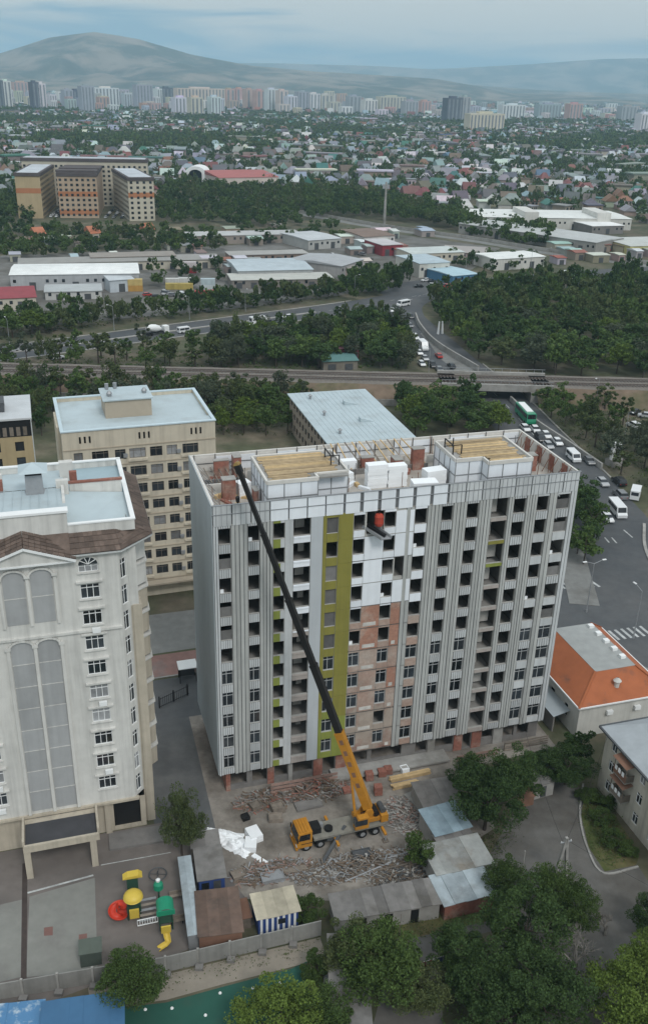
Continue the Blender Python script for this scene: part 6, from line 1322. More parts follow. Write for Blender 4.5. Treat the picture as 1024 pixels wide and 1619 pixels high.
def vehicle(kind, p, ang, col, label, group, detail=True):
    q = CAR[kind]; o = root('car', label, 'car', (p[0], p[1], 0.05), ang, group)
    for k in ('body', 'roof'): put(k, q[k], o).color = (*col, 1)
    put('glass', q['glass'], o)
    for x in (-q['L'] * .3, q['L'] * .31):
        for s in (-1, 1):
            t_ = put('wheel', ME_tyre, o, (x, s * (q['w'] - .1), .32)); put('rim', ME_rim, t_) if detail else None
    if detail:
        for s in (-1, 1): put('headlight', ME_hl, o, (q['L'] / 2 - .06, s * q['w'] * .68, .6)); put('tail_light', ME_tl, o, (-q['L'] / 2, s * q['w'] * .7, .65))
    return o
def van(name, p, ang, L_, w, h, col, label, group=None, nose=0.9, glazed=True, cat='van'):
    o = root(name, label, cat, (p[0], p[1], 0.05), ang, group); b = MB()
    b.slab([(-L_ / 2, .35), (L_ / 2, .35), (L_ / 2 + .05, 1.0), (L_ / 2 - nose * .5, h * .55), (L_ / 2 - nose, h), (-L_ / 2, h)], -w, w); b.build('body', m_body, o).color = (*col, 1)
    fx = L_ / 2 - nose * .55
    MB().quad((fx + .06, -w * .88, h * .56), (fx + .06, w * .88, h * .56), (L_ / 2 - nose + .06, w * .84, h * .95), (L_ / 2 - nose + .06, -w * .84, h * .95)).build('windscreen', m_glass, o)
    for s in (-1, 1):
        x1 = L_ / 2 - nose - .1; x0 = -L_ / 2 + .3 if glazed else x1 - 1.0
        k = max(1, int((x1 - x0) / 1.3))
        for i in range(k): a, c = x0 + (x1 - x0) * i / k, x0 + (x1 - x0) * (i + 1) / k - .1; (boxm(a, w + .003, h * .55, c, w + .02, h * .88) if s > 0 else boxm(a, -w - .02, h * .55, c, -w - .003, h * .88)).build('side_window', m_glass, o)
    MB().quad((-L_ / 2 - .01, w * .8, h * .55), (-L_ / 2 - .01, -w * .8, h * .55), (-L_ / 2 - .01, -w * .8, h * .88), (-L_ / 2 - .01, w * .8, h * .88)).build('rear_window', m_glass, o)
    for x in (-L_ * .3, L_ * .32):
        for s in (-1, 1): put('wheel', ME_tyre, o, (x, s * (w - .1), .36), 0, 1.12)
    return o
def road_dir(p, line, back=False):
    i = min(range(len(line)), key=lambda k: (line[k].x - p.x) ** 2 + (line[k].y - p.y) ** 2); a, b = line[max(0, i - 1)], line[min(len(line) - 1, i + 1)]
    d = math.atan2(b.y - a.y, b.x - a.x); return d + (math.pi if back else 0)
Wc, Kc, Gc, Sc, Rc, Bc = (.72, .73, .73), (.015, .016, .018), (.18, .185, .19), (.4, .41, .42), (.4, .04, .03), (.04, .07, .16)
cn = {Wc: 'white', Kc: 'black', Gc: 'dark grey', Sc: 'silver', Rc: 'red', Bc: 'navy'}
def traffic(lst, line, group, detail):
    for (px, py, kind, c, back, lab) in lst:
        p = at(px, py); vehicle(kind, p, road_dir(p, line, back) + random.uniform(-.05, .05), c, lab, group, detail)
traffic([(829, 680, 'sedan', Wc, 1, 'white car right behind the green bus'), (845, 682, 'sedan', Wc, 1, 'white car second behind the green bus, inner lane'), (862, 691, 'sedan', Wc, 1, 'white car third behind the green bus'), (853, 696, 'suv', Kc, 1, 'black car beside the white ones behind the green bus'), (880, 702, 'sedan', Wc, 1, 'last white car of the queue behind the green bus'),
         (866, 708, 'hatch', Sc, 1, 'silver car next to the block parapet'), (903, 717, 'sedan', Kc, 1, 'black car between the queue and the white van'), (930, 732, 'sedan', Gc, 1, 'dark grey car below the monument wall'), (951, 766, 'sedan', Sc, 1, 'silver car beside the corner trees'), (977, 765, 'suv', Kc, 0, 'black car under the monument'), (979, 786, 'suv', Gc, 0, 'dark grey off-roader in front of the white van'), (958, 822, 'sedan', Wc, 1, 'white car beside the white minibus'), (919, 780, 'sedan', Wc, 1, 'white car half hidden by the corner trees')], av, 'cars on the avenue before the bridge', True)
van('van', at(905, 727), road_dir(at(905, 727), av, True), 5.2, .98, 2.2, Wc, 'white van in the queue behind the black car', nose=1.1)
van('minibus', at(974, 812), road_dir(at(974, 812), av, True), 6.4, 1.05, 2.5, Wc, 'white minibus waiting before the junction', nose=.9)
van('delivery_van', at(1003, 786), road_dir(at(1003, 786), av, False) - .5, 5.4, 1.0, 2.4, Wc, 'white closed delivery van turning into the avenue', nose=1.2, glazed=False)
b_ = van('bus', at(829, 662), road_dir(at(829, 662), av, True), 11.0, 1.25, 3.0, (.02, .25, .13), 'green city bus coming out from under the railway bridge', nose=.3, cat='bus')
boxm(-4.5, -.9, 3.004, 3.5, .9, 3.25).build('roof_unit', m_white, b_)
traffic([(620, 493, 'sedan', Wc, 1, 'white car turning at the fork'), (648, 503, 'suv', Kc, 1, 'black car past the fork on the avenue'), (647, 517, 'sedan', Gc, 1, 'dark grey car behind the black one past the fork'), (656, 536, 'suv', Wc, 1, 'white car before the box truck on the avenue'), (662, 560, 'sedan', Wc, 1, 'white car beside the box truck'), (671, 569, 'sedan', Sc, 1, 'silver car behind the box truck'), (666, 578, 'hatch', Wc, 1, 'white small car by the trees before the bridge'), (683, 580, 'suv', Kc, 1, 'black car approaching the railway bridge'), (694, 587, 'sedan', Gc, 1, 'dark grey car just before the railway bridge'), (693, 565, 'sedan', Rc, 0, 'red car past the railway bridge'), (713, 581, 'sedan', Kc, 0, 'black car beside the retaining wall past the bridge'),
         (737, 459, 'sedan', Wc, 1, 'white car crossing the far junction'), (705, 463, 'suv', Kc, 1, 'black car crossing the far junction'), (705, 450, 'sedan', Gc, 0, 'dark grey car at the far forecourt')], av, 'cars on the avenue beyond the bridge', False)
tk = van('box_truck', at(668, 552), road_dir(at(668, 552), av, True), 6.5, 1.1, 2.9, Wc, 'white box truck in the queue beyond the bridge', nose=1.5, glazed=False, cat='truck')
van('minibus', at(637, 484), road_dir(at(637, 484), hw, True), 6.2, 1.0, 2.4, Wc, 'white minibus turning at the fork', nose=.9)
traffic([(57, 550, 'sedan', Gc, 0, 'dark grey car on the highway near the picture edge'), (117, 546, 'sedan', Wc, 1, 'white car on the highway behind the dark grey one'), (92, 568, 'sedan', Wc, 0, 'white car on the near highway lane'), (160, 546, 'hatch', Wc, 0, 'white small car mid highway'), (163, 537, 'suv', Kc, 1, 'black car on the far highway lane'), (305, 529, 'sedan', Wc, 0, 'white car behind the cement mixer'), (372, 523, 'suv', Kc, 0, 'black car in the highway queue, first'), (383, 516, 'sedan', Kc, 1, 'black car in the far lane of the highway queue'), (399, 519, 'sedan', Wc, 0, 'white car in the highway queue beside the box truck'), (426, 513, 'suv', Kc, 0, 'black car in the highway queue after the box truck'), (492, 517, 'sedan', Wc, 0, 'white car half hidden by the belt trees'), (20, 556, 'sedan', Sc, 1, 'silver car on the highway at the picture edge'), (455, 503, 'sedan', Wc, 1, 'white car on the highway near the grey workshop'), (540, 490, 'sedan', Gc, 0, 'dark grey car on the highway before the fork'),
         (780, 448, 'sedan', Wc, 0, 'white car on the far highway'), (822, 446, 'suv', Kc, 1, 'black car on the far highway'), (860, 441, 'sedan', Gc, 0, 'dark grey car on the far highway'), (922, 436, 'sedan', Kc, 0, 'black car on the far highway near the blue kiosk')], hw, 'cars on the highway', False)
van('van', at(292, 526), road_dir(at(292, 526), hw), 5, .98, 2.1, Wc, 'white van between the cement mixer and the queue')
van('box_truck', at(410, 514), road_dir(at(410, 514), hw), 7.5, 1.2, 3.3, Wc, 'white box truck in the highway queue', nose=1.6, glazed=False, cat='truck')
van('box_truck', at(893, 440), road_dir(at(893, 440), hw), 8, 1.2, 3.6, Wc, 'white truck on the far highway, left of two', nose=1.6, glazed=False, cat='truck'); van('box_truck', at(914, 446), road_dir(at(914, 446), hw), 8, 1.2, 3.6, Wc, 'white truck on the far highway, right of two', nose=1.6, glazed=False, cat='truck')
p = at(248, 529); mxr = root('cement_mixer', 'white cement mixer truck on the highway', 'truck', (p.x, p.y, .05), road_dir(p, hw))
boxm(2.6, -1.2, .6, 4.4, 1.2, 2.8).build('cab', m_white, mxr); boxm(4.41, -1.0, 1.6, 4.43, 1.0, 2.5).build('windscreen', m_glass, mxr); boxm(-4.4, -.6, .7, 2.59, .6, 1.1).build('chassis', m_black, mxr)
dr = MB(); prof = [(0.3, 0), (.95, .9), (1.3, 2.4), (1.25, 3.8), (.7, 5.4), (.55, 5.8)]
dr.T = Matrix.Translation((1.9, 0, 1.9)) @ Matrix.Rotation(R(-80), 4, 'Y'); dr.lathe(prof, (0, 0, 0), 14); dr.build('drum', m_white, mxr)
for x in (-3.6, -2.3, 3.5):
    for s in (-1, 1): put('wheel', ME_tyre, mxr, (x, s * 1.05, .5), 0, 1.55)
# parked cars: at the right edge and in the courts of the yellow building
for i, (px, py, k, c, lab) in enumerate(((1003, 654, 'sedan', Kc, 'black car parked beyond the monument trees'), (1000, 676, 'suv', Wc, 'white car parked nearest the monument trees'), (1018, 660, 'hatch', Sc, 'silver car parked at the picture edge beyond the monument'), (1015, 690, 'sedan', Wc, 'white car parked at the edge above the lawn'))):
    vehicle(k, at(px, py), 0.9 + i, c, lab, 'cars parked beyond the monument', False)
sheet('car_park', [(88, 205), (130, 195), (140, 260), (95, 255)], 0.03, m_pave)
for i in range(26):
    u = 18.5 + (i % 2) * 3.5 if i < 14 else 53 + (i % 3) * 5; v = 8 + (i // 2) * 6.5 if i < 14 else 6 + ((i - 14) // 3) * 11
    p = Vector((-196.3, 607.5, 0)) + Matrix.Rotation(.105, 3, 'Z') @ Vector((u, v, 0)); c = random.choice([Wc, Wc, Kc, Sc, Gc])
    vehicle(random.choice(('sedan', 'hatch')), p, 1.6 + random.uniform(-.1, .1), c, cn[c] + ' car in the court of the yellow building', cn[c] + ' cars in the yellow court', False)
for i in range(34):                                                     # cars at the industrial yards and the forecourt
    px, py = random.choice(((random.uniform(520, 640), random.uniform(385, 430)), (random.uniform(650, 740), random.uniform(442, 456)), (random.uniform(880, 1000), random.uniform(392, 410)), (random.uniform(230, 300), random.uniform(462, 472)))); c = random.choice([Wc, Wc, Kc, Sc, Gc, Rc])
    vehicle(random.choice(('sedan', 'hatch', 'suv')), at(px, py), random.uniform(0, 6.28), c, cn[c] + ' car parked among the industrial yards', cn[c] + ' cars in the industrial yards', False)

# ------------------------------------------------------------------ street furniture
def lamp(px, py, h, label, arms=1, ang=0.0, m=m_steel, group='street lamps'):
    p = at(px, py); o = root('street_lamp', label, 'street lamp', (p.x, p.y, 0), ang, group)
    MB().tube((0, 0, 0), (0, 0, h), .11, .06, 8).build('pole', m, o); MB().tube((0, 0, 0), (0, 0, .6), .17, .15, 8).build('base', m, o)
    for s in ([1] if arms == 1 else [-1, 1]):
        MB().tube((0, 0, h - .05), (s * 1.6, 0, h + .5), .05, .04, 6).build('arm', m, o); boxm(min(s * 1.5, s * 2.2), -.14, h + .44, max(s * 1.5, s * 2.2), .14, h + .56).build('lamp_head', m_white, o)
lamp(926, 968, 9.5, 'double armed street lamp at the junction behind the block', 2, 0.3); lamp(676, 602, 10, 'tall street lamp in front of the railway bridge', 1, 2.4); lamp(1000, 1010, 9, 'street lamp at the junction near the orange roof', 1, 2.0)
for i, (px, py, t) in enumerate(((16, 545, 'at the picture edge'), (181, 522, 'beside the cement mixer'), (300, 505, 'north of the white van'), (388, 492, 'by the highway queue'), (560, 468, 'near the fork'), (838, 425, 'below the white roofed hall'), (870, 421, 'above the two white trucks'), (735, 432, 'at the forecourt'), (940, 645, 'on the monument slope'), (985, 702, 'beside the monument'))): lamp(px, py, 8.5, 'highway lamp post ' + t if i < 8 else 'lamp post ' + t, 1, 2.2 + i)
p = at(607, 355); o = root('lattice_mast', 'tall thin mast standing over the dark tree belt', 'mast', (p.x, p.y, 0)); MB().tube((0, 0, 0), (0, 0, 26), 1.0, .6, 6).build('shaft', m_conc, o); boxm(-2.2, -.4, 22, 2.2, .4, 24.5).build('antenna', m_steel, o)
# A-shaped concrete utility pole by the lane
p = at(884, 1390); o = root('utility_pole', 'pale A shaped concrete utility pole beside the lane', 'pole', (p.x, p.y, 0), .3)
for s in (-1, 1): MB().beam((s * .8, 0, 0), (0, 0, 6.2), .32, .3).build('leg', m_conc, o)
boxm(-.7, -.06, 5.5, .7, .06, 5.62).build('crossarm', m_steel, o)
for s in (-.6, 0, .6): MB().lathe([(.05, 0), (.07, .1), (.03, .2)], (s, 0, 5.62), 6).build('insulator', m_white, o)
for i, (px, py, lab) in enumerate(((826, 1368, 'pale short post beside the lane under the big dark tree'),)): tag(MB().tube((0, 0, 0), (0, 0, 2.2), .08).build('post', m_conc, None, at(px, py)), lab, 'post')
# overhead wires
wi = MB()
for (a, b, sag) in ((at(884, 1390, 0) + Vector((0, 0, 5.6)), Vector((36.2, 94.8, 8.5)), .8), (at(884, 1390, 0) + Vector((.4, 0, 5.6)), Vector((45, 66, 6)), .5), (at(884, 1390, 0) + Vector((-.4, 0, 5.6)), site(40, -.3, 8), 1.0)):
    P_ = [a.lerp(b, t / 12) - Vector((0, 0, sag * 4 * (t / 12) * (1 - t / 12))) for t in range(13)]; wi.path(P_, .018, 4)
tag(wi.build('overhead_wires', m_black), 'thin overhead wires from the A shaped pole', 'wires')
# monument: two white figures on a plinth
p = at(970, 735); o = root('monument', 'white monument of two upright wing shapes on a plinth', 'monument', (p.x, p.y, 0), .5)
boxm(-1.8, -1.4, 0, 1.8, 1.4, 1.6).build('plinth', m_conc, o)
for s, t in ((-1, 0), (1, .35)):
    MB().slab([(s * .2, 1.6), (s * 1.5, 1.6), (s * 1.7, 3.2), (s * 1.1, 5.6 - t), (s * .5, 4.6 - t), (s * .7, 3.0)], -.35, .35).build('wing', m_white, o); MB().lathe([(.02, 0), (.32, .15), (.36, .45), (.02, .8)], (s * .75, 0, 5.3 - t), 10).build('head', m_white, o)
p = at(695, 528); o = root('stele', 'pair of small white steles beside the curved wall', 'stele', (p.x, p.y, 0), .4)
for s in (-.9, .9): MB().beam((s, 0, 0), (s * .7, 0, 4.6), 1.0, .4, 0, .5).build('pillar', m_white, o)
# gate, bins and posts behind the white block, seen between the buildings
gt = root('gate_shelter', 'pale roofed gate shelter in the gap beside the block', 'shelter', at(296, 1075), YAW)
MB().add([(-1.3, -.9, 2.5), (1.5, -.9, 2.5), (1.5, 1.1, 2.75), (-1.3, 1.1, 2.75), (-1.3, -.9, 2.6), (1.5, -.9, 2.6), (1.5, 1.1, 2.85), (-1.3, 1.1, 2.85)], [(0, 3, 2, 1), (4, 5, 6, 7), (0, 1, 5, 4), (1, 2, 6, 5), (2, 3, 7, 6), (3, 0, 4, 7)]).build('roof', m_white, gt)
for x in (-1.1, 1.3):
    for y_ in (-.7, .9): boxm(x - .06, y_ - .06, 0, x + .06, y_ + .06, 2.48).build('post', m_black, gt)
boxm(-1.1, .95, .1, 1.3, 1.0, 2.2).build('rear_panel', m_dsteel, gt)
fe = root('metal_fence', 'black metal fence across the gap between the buildings', 'fence', at(252, 1120), .75)
for i in range(16): boxm(i * .33, -.02, 0, i * .33 + .04, .02, 1.7).build('bar', m_black, fe)
for z in (.2, 1.5): boxm(0, -.03, z, 5.1, .03, z + .06).build('rail', m_black, fe)
for i in range(3): boxm(i * 2.4, -.08, 0, i * 2.4 + .12, .08, 2.0).build('post', m_black, fe)
# laundry over the garden path
ly = root('clothes_line', 'clothes line with red, white and blue laundry over the path', 'clothes line', at(660, 1545), .35)
for x in (0, 3.4): MB().tube((x, 0, 0), (x, 0, 2.1), .05).build('post', m_gwood, ly)
MB().tube((0, 0, 2.0), (3.4, 0, 2.0), .02).build('line', m_white, ly)
for i, c in enumerate(((.25, .03, .04), (.3, .04, .05), (.7, .7, .68), (.05, .07, .2), (.06, .08, .22))): o = boxm(.25 + i * .62, -.03 + .012 * i, 1.1, .78 + i * .62, .0 + .012 * i, 1.98).build('garment', m_objc, ly); o.color = (*c, 1)
p = at(517, 1555); pl = root('garden_chair', 'white plastic garden chair beside the corrugated roof', 'chair', (p.x, p.y, .0), .8)
boxm(-.25, -.25, .4, .25, .25, .45).build('seat', m_white, pl); boxm(-.25, .2, .46, .25, .25, .95).build('backrest', m_white, pl)
for x in (-.22, .22):
    for y_ in (-.22, .2): boxm(x - .03, y_ - .03, 0, x + .03, y_ + .03, .396).build('leg', m_white, pl)
# ------------------------------------------------------------------ industrial sheds, far buildings
def rng_col(c, v=0.12): return tuple(max(0, min(1, x * random.uniform(1 - v, 1 + v))) for x in c)
ROOFS = [((0.25, 0.26, 0.265), 10, 'grey'), ((0.50, 0.51, 0.51), 6, 'white'), ((0.20, 0.085, 0.075), 2.2, 'dark red'), ((0.07, 0.17, 0.145), 1.7, 'green'), ((0.16, 0.125, 0.105), 5, 'brown'), ((0.26, 0.32, 0.35), 4, 'pale blue'), ((0.24, 0.13, 0.09), 1.6, 'rust orange'), ((0.12, 0.17, 0.26), 0.5, 'blue'), ((0.12, 0.12, 0.13), 7, 'charcoal')]
WALLS = [(0.40, 0.37, 0.32), (0.32, 0.29, 0.25), (0.46, 0.45, 0.42), (0.26, 0.21, 0.18), (0.34, 0.27, 0.22)]
m_wallc = mat('far_wall', (0.4, 0.38, 0.34), 0.9, 0.1, 0.3, objcol=True, streak=0.1)
m_roofc = mat('far_roof', (0.4, 0.4, 0.4), 0.7, 0.12, 0.25, objcol=True)
def far_shed(name, label, cat, P, h, wc, rc, rise=1.2, doors=3, win=True, ridge='x', group=None):
    """P: roof corners at height h in the survey, front-left, front-right, back-right, back-left"""
    a, b, c, d = [Vector((*at(*p, h)[:2], 0)) for p in P]; ux = ((b - a) + (c - d)).normalized(); W_ = ((b - a).length + (c - d).length) / 2
    uy = Vector((-ux.y, ux.x, 0)); D_ = max(4.0, abs(((d - a).dot(uy) + (c - b).dot(uy)) / 2)); ctr = (a + b + c + d) / 4
    r_ = root(name, label, cat, ctr - ux * W_ / 2 - uy * D_ / 2, math.atan2(ux.y, ux.x), group)
    o = boxm(0, 0, 0, W_, D_, h - 0.05).build('wall', m_wallc, r_); o.color = (*wc, 1)
    e = 0.4; rf = MB()
    if rise and ridge == 'x':
        rf.slab([(-e, h - 0.04), (W_ + e, h - 0.04), (W_ + e, h + 0.1), (-e, h + 0.1)], -e, D_ + e)
        rf.add([(-e, -e, h + .1), (W_ + e, -e, h + .1), (W_ + e, D_ / 2, h + rise), (-e, D_ / 2, h + rise), (W_ + e, D_ + e, h + .1), (-e, D_ + e, h + .1)], [(0, 1, 2, 3), (3, 2, 4, 5), (1, 4, 2), (5, 0, 3)])
    else: rf.box(-e, -e, h - 0.04, W_ + e, D_ + e, h + 0.25)
    o = rf.build('roof', m_roofc, r_); o.color = (*rc, 1)
    for i in range(doors):
        x = W_ * (i + 0.5) / doors; boxm(x - 1.3, -0.06, 0, x + 1.3, -0.004, min(3.4, h * 0.7)).build('door', m_dsteel, r_)
    if win:
        k = int(W_ / 3.2)
        for i in range(k):
            if doors and abs(((i + 0.5) / k * doors) % 1 - .5) < 0.22: continue
            boxm(W_ * (i + .5) / k - 0.6, -0.05, h * 0.5, W_ * (i + .5) / k + 0.6, -0.003, h * 0.5 + 1.3).build('window', m_glass, r_)
    return r_, W_, D_
WHT, GRY, LBL, BRN, CRM = (0.62, 0.63, 0.62), (0.33, 0.34, 0.34), (0.42, 0.52, 0.56), (0.22, 0.16, 0.13), (0.5, 0.46, 0.38)
far_shed('warehouse', 'long warehouse with a bright white roof beside the blue containers', 'warehouse', [(20, 435), (218, 432), (218, 416), (20, 418)], 6.5, (0.4, 0.41, 0.42), (0.75, 0.76, 0.74), 1.0, 3)
far_shed('red_roof_shed', 'shed with a dark red roof at the picture edge by the highway trees', 'shed', [(-40, 474), (58, 470), (50, 452), (-40, 456)], 4.5, CRM, (0.27, 0.06, 0.07), 2.2, 2)
far_shed('open_shed', 'pale shed with a dark open front beside the white warehouse', 'shed', [(165, 444), (203, 442), (196, 427), (160, 430)], 5.0, (0.48, 0.52, 0.55), (0.5, 0.53, 0.55), 1.2, 1, False)
far_shed('low_office', 'low grey office under the white warehouse roof', 'shed', [(72, 462), (160, 460), (160, 449), (72, 451)], 3.2, (0.5, 0.5, 0.48), (0.42, 0.44, 0.44), 0, 2)
far_shed('long_shed', 'long grey shed behind the white warehouse', 'shed', [(30, 418), (345, 410), (345, 402), (30, 409)], 4.0, CRM, (0.30, 0.29, 0.27), 0, 6)
far_shed('long_shed', 'long brown wall shed in front of the trees of the yellow building', 'shed', [(143, 408), (275, 404), (275, 398), (143, 400)], 4.5, (0.2, 0.18, 0.16), (0.28, 0.25, 0.22), 0, 0)
far_shed('workshop', 'workshop with a wide light blue roof among the industrial yards', 'workshop', [(372, 429), (486, 426), (478, 408), (363, 410)], 5.0, (0.35, 0.36, 0.36), (0.44, 0.5, 0.53), 0.9, 3)
far_shed('long_shed', 'long pale roofed shed in front of the light blue workshop roof', 'shed', [(363, 443), (522, 441), (519, 430), (363, 433)], 3.6, (0.22, 0.2, 0.18), (0.46, 0.46, 0.42), 0.4, 7)
far_shed('workshop', 'grey gabled workshop beside the light blue roof', 'workshop', [(505, 431), (545, 420), (520, 392), (487, 402)], 5.0, (0.34, 0.33, 0.32), (0.38, 0.39, 0.40), 1.2, 1)
far_shed('long_shed', 'long low shed behind the light blue workshop roof', 'shed', [(360, 404), (482, 401), (482, 395), (360, 398)], 4.0, BRN, (0.36, 0.35, 0.33), 0, 4)
far_shed('long_shed', 'long shed with a thin grey roof behind the industrial trees', 'shed', [(296, 374), (471, 370), (471, 364), (296, 367)], 4.5, (0.3, 0.26, 0.23), (0.44, 0.44, 0.43), 0, 5)
far_shed('workshop', 'grey roofed hall in the middle of the industrial yards', 'workshop', [(466, 382), (520, 378), (512, 364), (464, 367)], 5.0, (0.4, 0.4, 0.38), (0.50, 0.52, 0.53), 0.6, 2)
far_shed('shop', 'brown roofed shop with white and red front', 'shop', [(556, 376), (607, 373), (598, 360), (553, 362)], 5.0, (0.55, 0.52, 0.5), (0.2, 0.14, 0.11), 0.8, 2)
far_shed('shop', 'dark red shop building beside the brown roofed one', 'shop', [(590, 389), (622, 387), (620, 377), (590, 378)], 5.5, (0.24, 0.04, 0.05), (0.5, 0.48, 0.48), 0, 2)
far_shed('workshop', 'pale green roofed hall beside the fork of the roads', 'workshop', [(640, 402), (722, 399), (718, 389), (637, 392)], 5.0, CRM, (0.52, 0.56, 0.54), 0.4, 3)
far_shed('office', 'cream two storey office with a blue grey roof beside the fork', 'office', [(648, 418), (694, 415), (688, 401), (640, 403)], 6.5, (0.56, 0.55, 0.5), (0.42, 0.5, 0.54), 0.4, 2)
far_shed('market_hall', 'open hall with a bright blue and white roof beside the fork', 'market hall', [(700, 438), (742, 434), (724, 420), (688, 423)], 4.0, (0.09, 0.22, 0.36), (0.40, 0.54, 0.60), 0.5, 2)
far_shed('workshop', 'white roofed hall with a dark entrance below the diagonal track', 'workshop', [(768, 411), (850, 406), (838, 396), (762, 400)], 5.5, (0.55, 0.54, 0.5), (0.72, 0.73, 0.70), 0.6, 2)
far_shed('low_shed', 'low pinkish shed beside the diagonal track', 'shed', [(700, 398), (770, 402), (772, 392), (702, 388)], 3.5, (0.4, 0.3, 0.27), (0.36, 0.33, 0.31), 0, 4)
far_shed('kiosk', 'small bright blue kiosk roof beside the park', 'kiosk', [(950, 452), (982, 450), (978, 444), (948, 446)], 3.5, (0.1, 0.2, 0.33), (0.1, 0.26, 0.46), 0, 1, False)
far_shed('kiosk', 'pale blue kiosk roof at the edge of the park', 'kiosk', [(908, 456), (952, 454), (946, 446), (905, 448)], 3.5, (0.2, 0.3, 0.36), (0.45, 0.52, 0.55), 0, 2, False)
wl, wlw, wld = far_shed('white_long_building', 'very long white two storey building with two small towers', 'building', [(742, 343), (980, 346), (978, 334), (744, 330)], 7.0, (0.55, 0.54, 0.5), (0.68, 0.69, 0.66), 0.5, 4)
for x in (0.3, 0.77): o = boxm(wlw * x, -0.4, 0, wlw * x + 9, wld * 0.7, 10.5).build('tower', m_wallc, wl); o.color = (0.6, 0.59, 0.55, 1)
far_shed('terrace', 'long weathered grey terrace in front of the white building', 'building', [(745, 356), (960, 386), (968, 374), (752, 344)], 6.0, (0.3, 0.29, 0.27), (0.44, 0.45, 0.44), 0.8, 5)
far_shed('hall', 'hall with a bright white roof beside the long white building', 'hall', [(922, 358), (972, 357), (968, 349), (920, 350)], 5.0, (0.2, 0.19, 0.18), (0.76, 0.76, 0.74), 0.4, 1)
far_shed('shop', 'pale shop with a yellow corner at the picture edge', 'shop', [(972, 390), (1060, 388), (1060, 374), (972, 376)], 5.0, (0.5, 0.45, 0.2), (0.5, 0.51, 0.48), 0, 4)
pk, pkw, pkd = far_shed('pink_roof_complex', 'long white complex with pinkish red roofs beyond the dark trees', 'building', [(326, 282), (418, 280), (412, 268), (322, 269)], 9.0, (0.58, 0.5, 0.45), (0.36, 0.12, 0.11), 3.0, 4)
ar = root('arched_hall', 'white hall with a big arched front beside the pink roofs', 'building', (*at(294, 292)[:2], 0), -0.05)
n = 12; aw = 17.0
MB().slab([(0, 0), (aw, 0), (aw, 10)] + [(aw / 2 + aw / 2 * math.cos(math.pi * k / n), 10 + 5 * math.sin(math.pi * k / n)) for k in range(1, n)] + [(0, 10)], 0, 22).build('wall', m_white, ar)
MB().slab([(3, 0), (aw - 3, 0), (aw - 3, 9)] + [(aw / 2 + (aw / 2 - 3) * math.cos(math.pi * k / n), 9 + 3.4 * math.sin(math.pi * k / n)) for k in range(1, n)] + [(3, 9)], -0.15, -0.005).build('arched_window', m_glass, ar)
far_shed('depot', 'dark red shed in the tree belt beside the avenue', 'shed', [(532, 552), (562, 550), (560, 541), (531, 543)], 4.5, (0.16, 0.05, 0.06), (0.14, 0.06, 0.075), 0.4, 2, False)
far_shed('depot', 'teal roofed shed in the tree belt near the railway', 'shed', [(508, 572), (562, 570), (555, 556), (503, 558)], 3.0, (0.2, 0.18, 0.15), (0.1, 0.2, 0.19), 0.6, 2, False)
for (a_, b_, lab) in ((52, 372, 'nearest the picture edge'), (138, 370, 'before the pinkish wing'), (224, 365, 'before the pale wing')): far_shed('cottage', 'cottage with a steep orange roof %s of the yellow building' % lab if a_ > 100 else 'cottage with a steep orange roof nearest the picture edge', 'house', [(a_, b_), (a_ + 16, b_ - 1), (a_ + 15, b_ - 6), (a_, b_ - 5)], 4.0, CRM, (0.40, 0.15, 0.08), 3.4, 1)
# shipping containers and lorries in the yards
cont = MB().box(0, 0, 0, 6.06, 2.44, 2.5)
for i in range(12): cont.box(0.15 + i * 0.48, -0.05, 0.12, 0.4 + i * 0.48, -0.004, 2.4)
ME_cont = cont.mesh('container', mat('container_paint', (0.5, 0.5, 0.5), 0.6, 0.12, 0.6, objcol=True, streak=0.2))
cl = [(78, 456, 0, (0.06, 0.18, 0.33), 'blue container at the white warehouse, end one'), (95, 456, 0, (0.06, 0.18, 0.33), 'blue container at the white warehouse, second from the end'), (118, 456, 0, (0.07, 0.2, 0.36), 'blue container beside the pale open shed, farther from it'), (141, 456, 0, (0.07, 0.2, 0.36), 'blue container next to the pale open shed'),
      (74, 472, 0, (0.05, 0.22, 0.17), 'green container below the blue ones'), (94, 471, 0, (0.05, 0.2, 0.16), 'second green container below the blue ones'), (203, 461, 0, (0.45, 0.26, 0.07), 'ochre container stacked beside the open shed, lower one'), (203, 461, 2.51, (0.5, 0.38, 0.15), 'yellow container on top of the ochre one'),
      (262, 458, 0, (0.42, 0.33, 0.1), 'mustard container in the middle of the yard'), (283, 458, 0, (0.42, 0.33, 0.1), 'mustard container beside the red ones'), (262, 450, 0, (0.55, 0.55, 0.52), 'white container behind the mustard ones'), (282, 449, 0, (0.55, 0.55, 0.52), 'white container behind the mustard ones, nearer the red'),
      (318, 460, 0, (0.5, 0.55, 0.55), 'pale container at the bottom of the stack by the red ones'), (318, 460, 2.51, (0.42, 0.5, 0.52), 'pale blue container on top of the stack'), (308, 470, 0, (0.33, 0.04, 0.04), 'red container in front of the pale stack'), (330, 469, 0, (0.33, 0.05, 0.05), 'red container in front, nearest the trees'), (290, 432, 0, (0.3, 0.04, 0.05), 'dark red container at the back of the yard'), (290, 432, 2.51, (0.55, 0.5, 0.5), 'grey container on top of the dark red one')]
for px, py, z, c, lab in cl:
    p = at(px, py); o = put('container', ME_cont, None, (p.x, p.y, z), 0.16); o.color = (*c, 1); tag(o, lab, 'container', 'shipping containers in the yard')

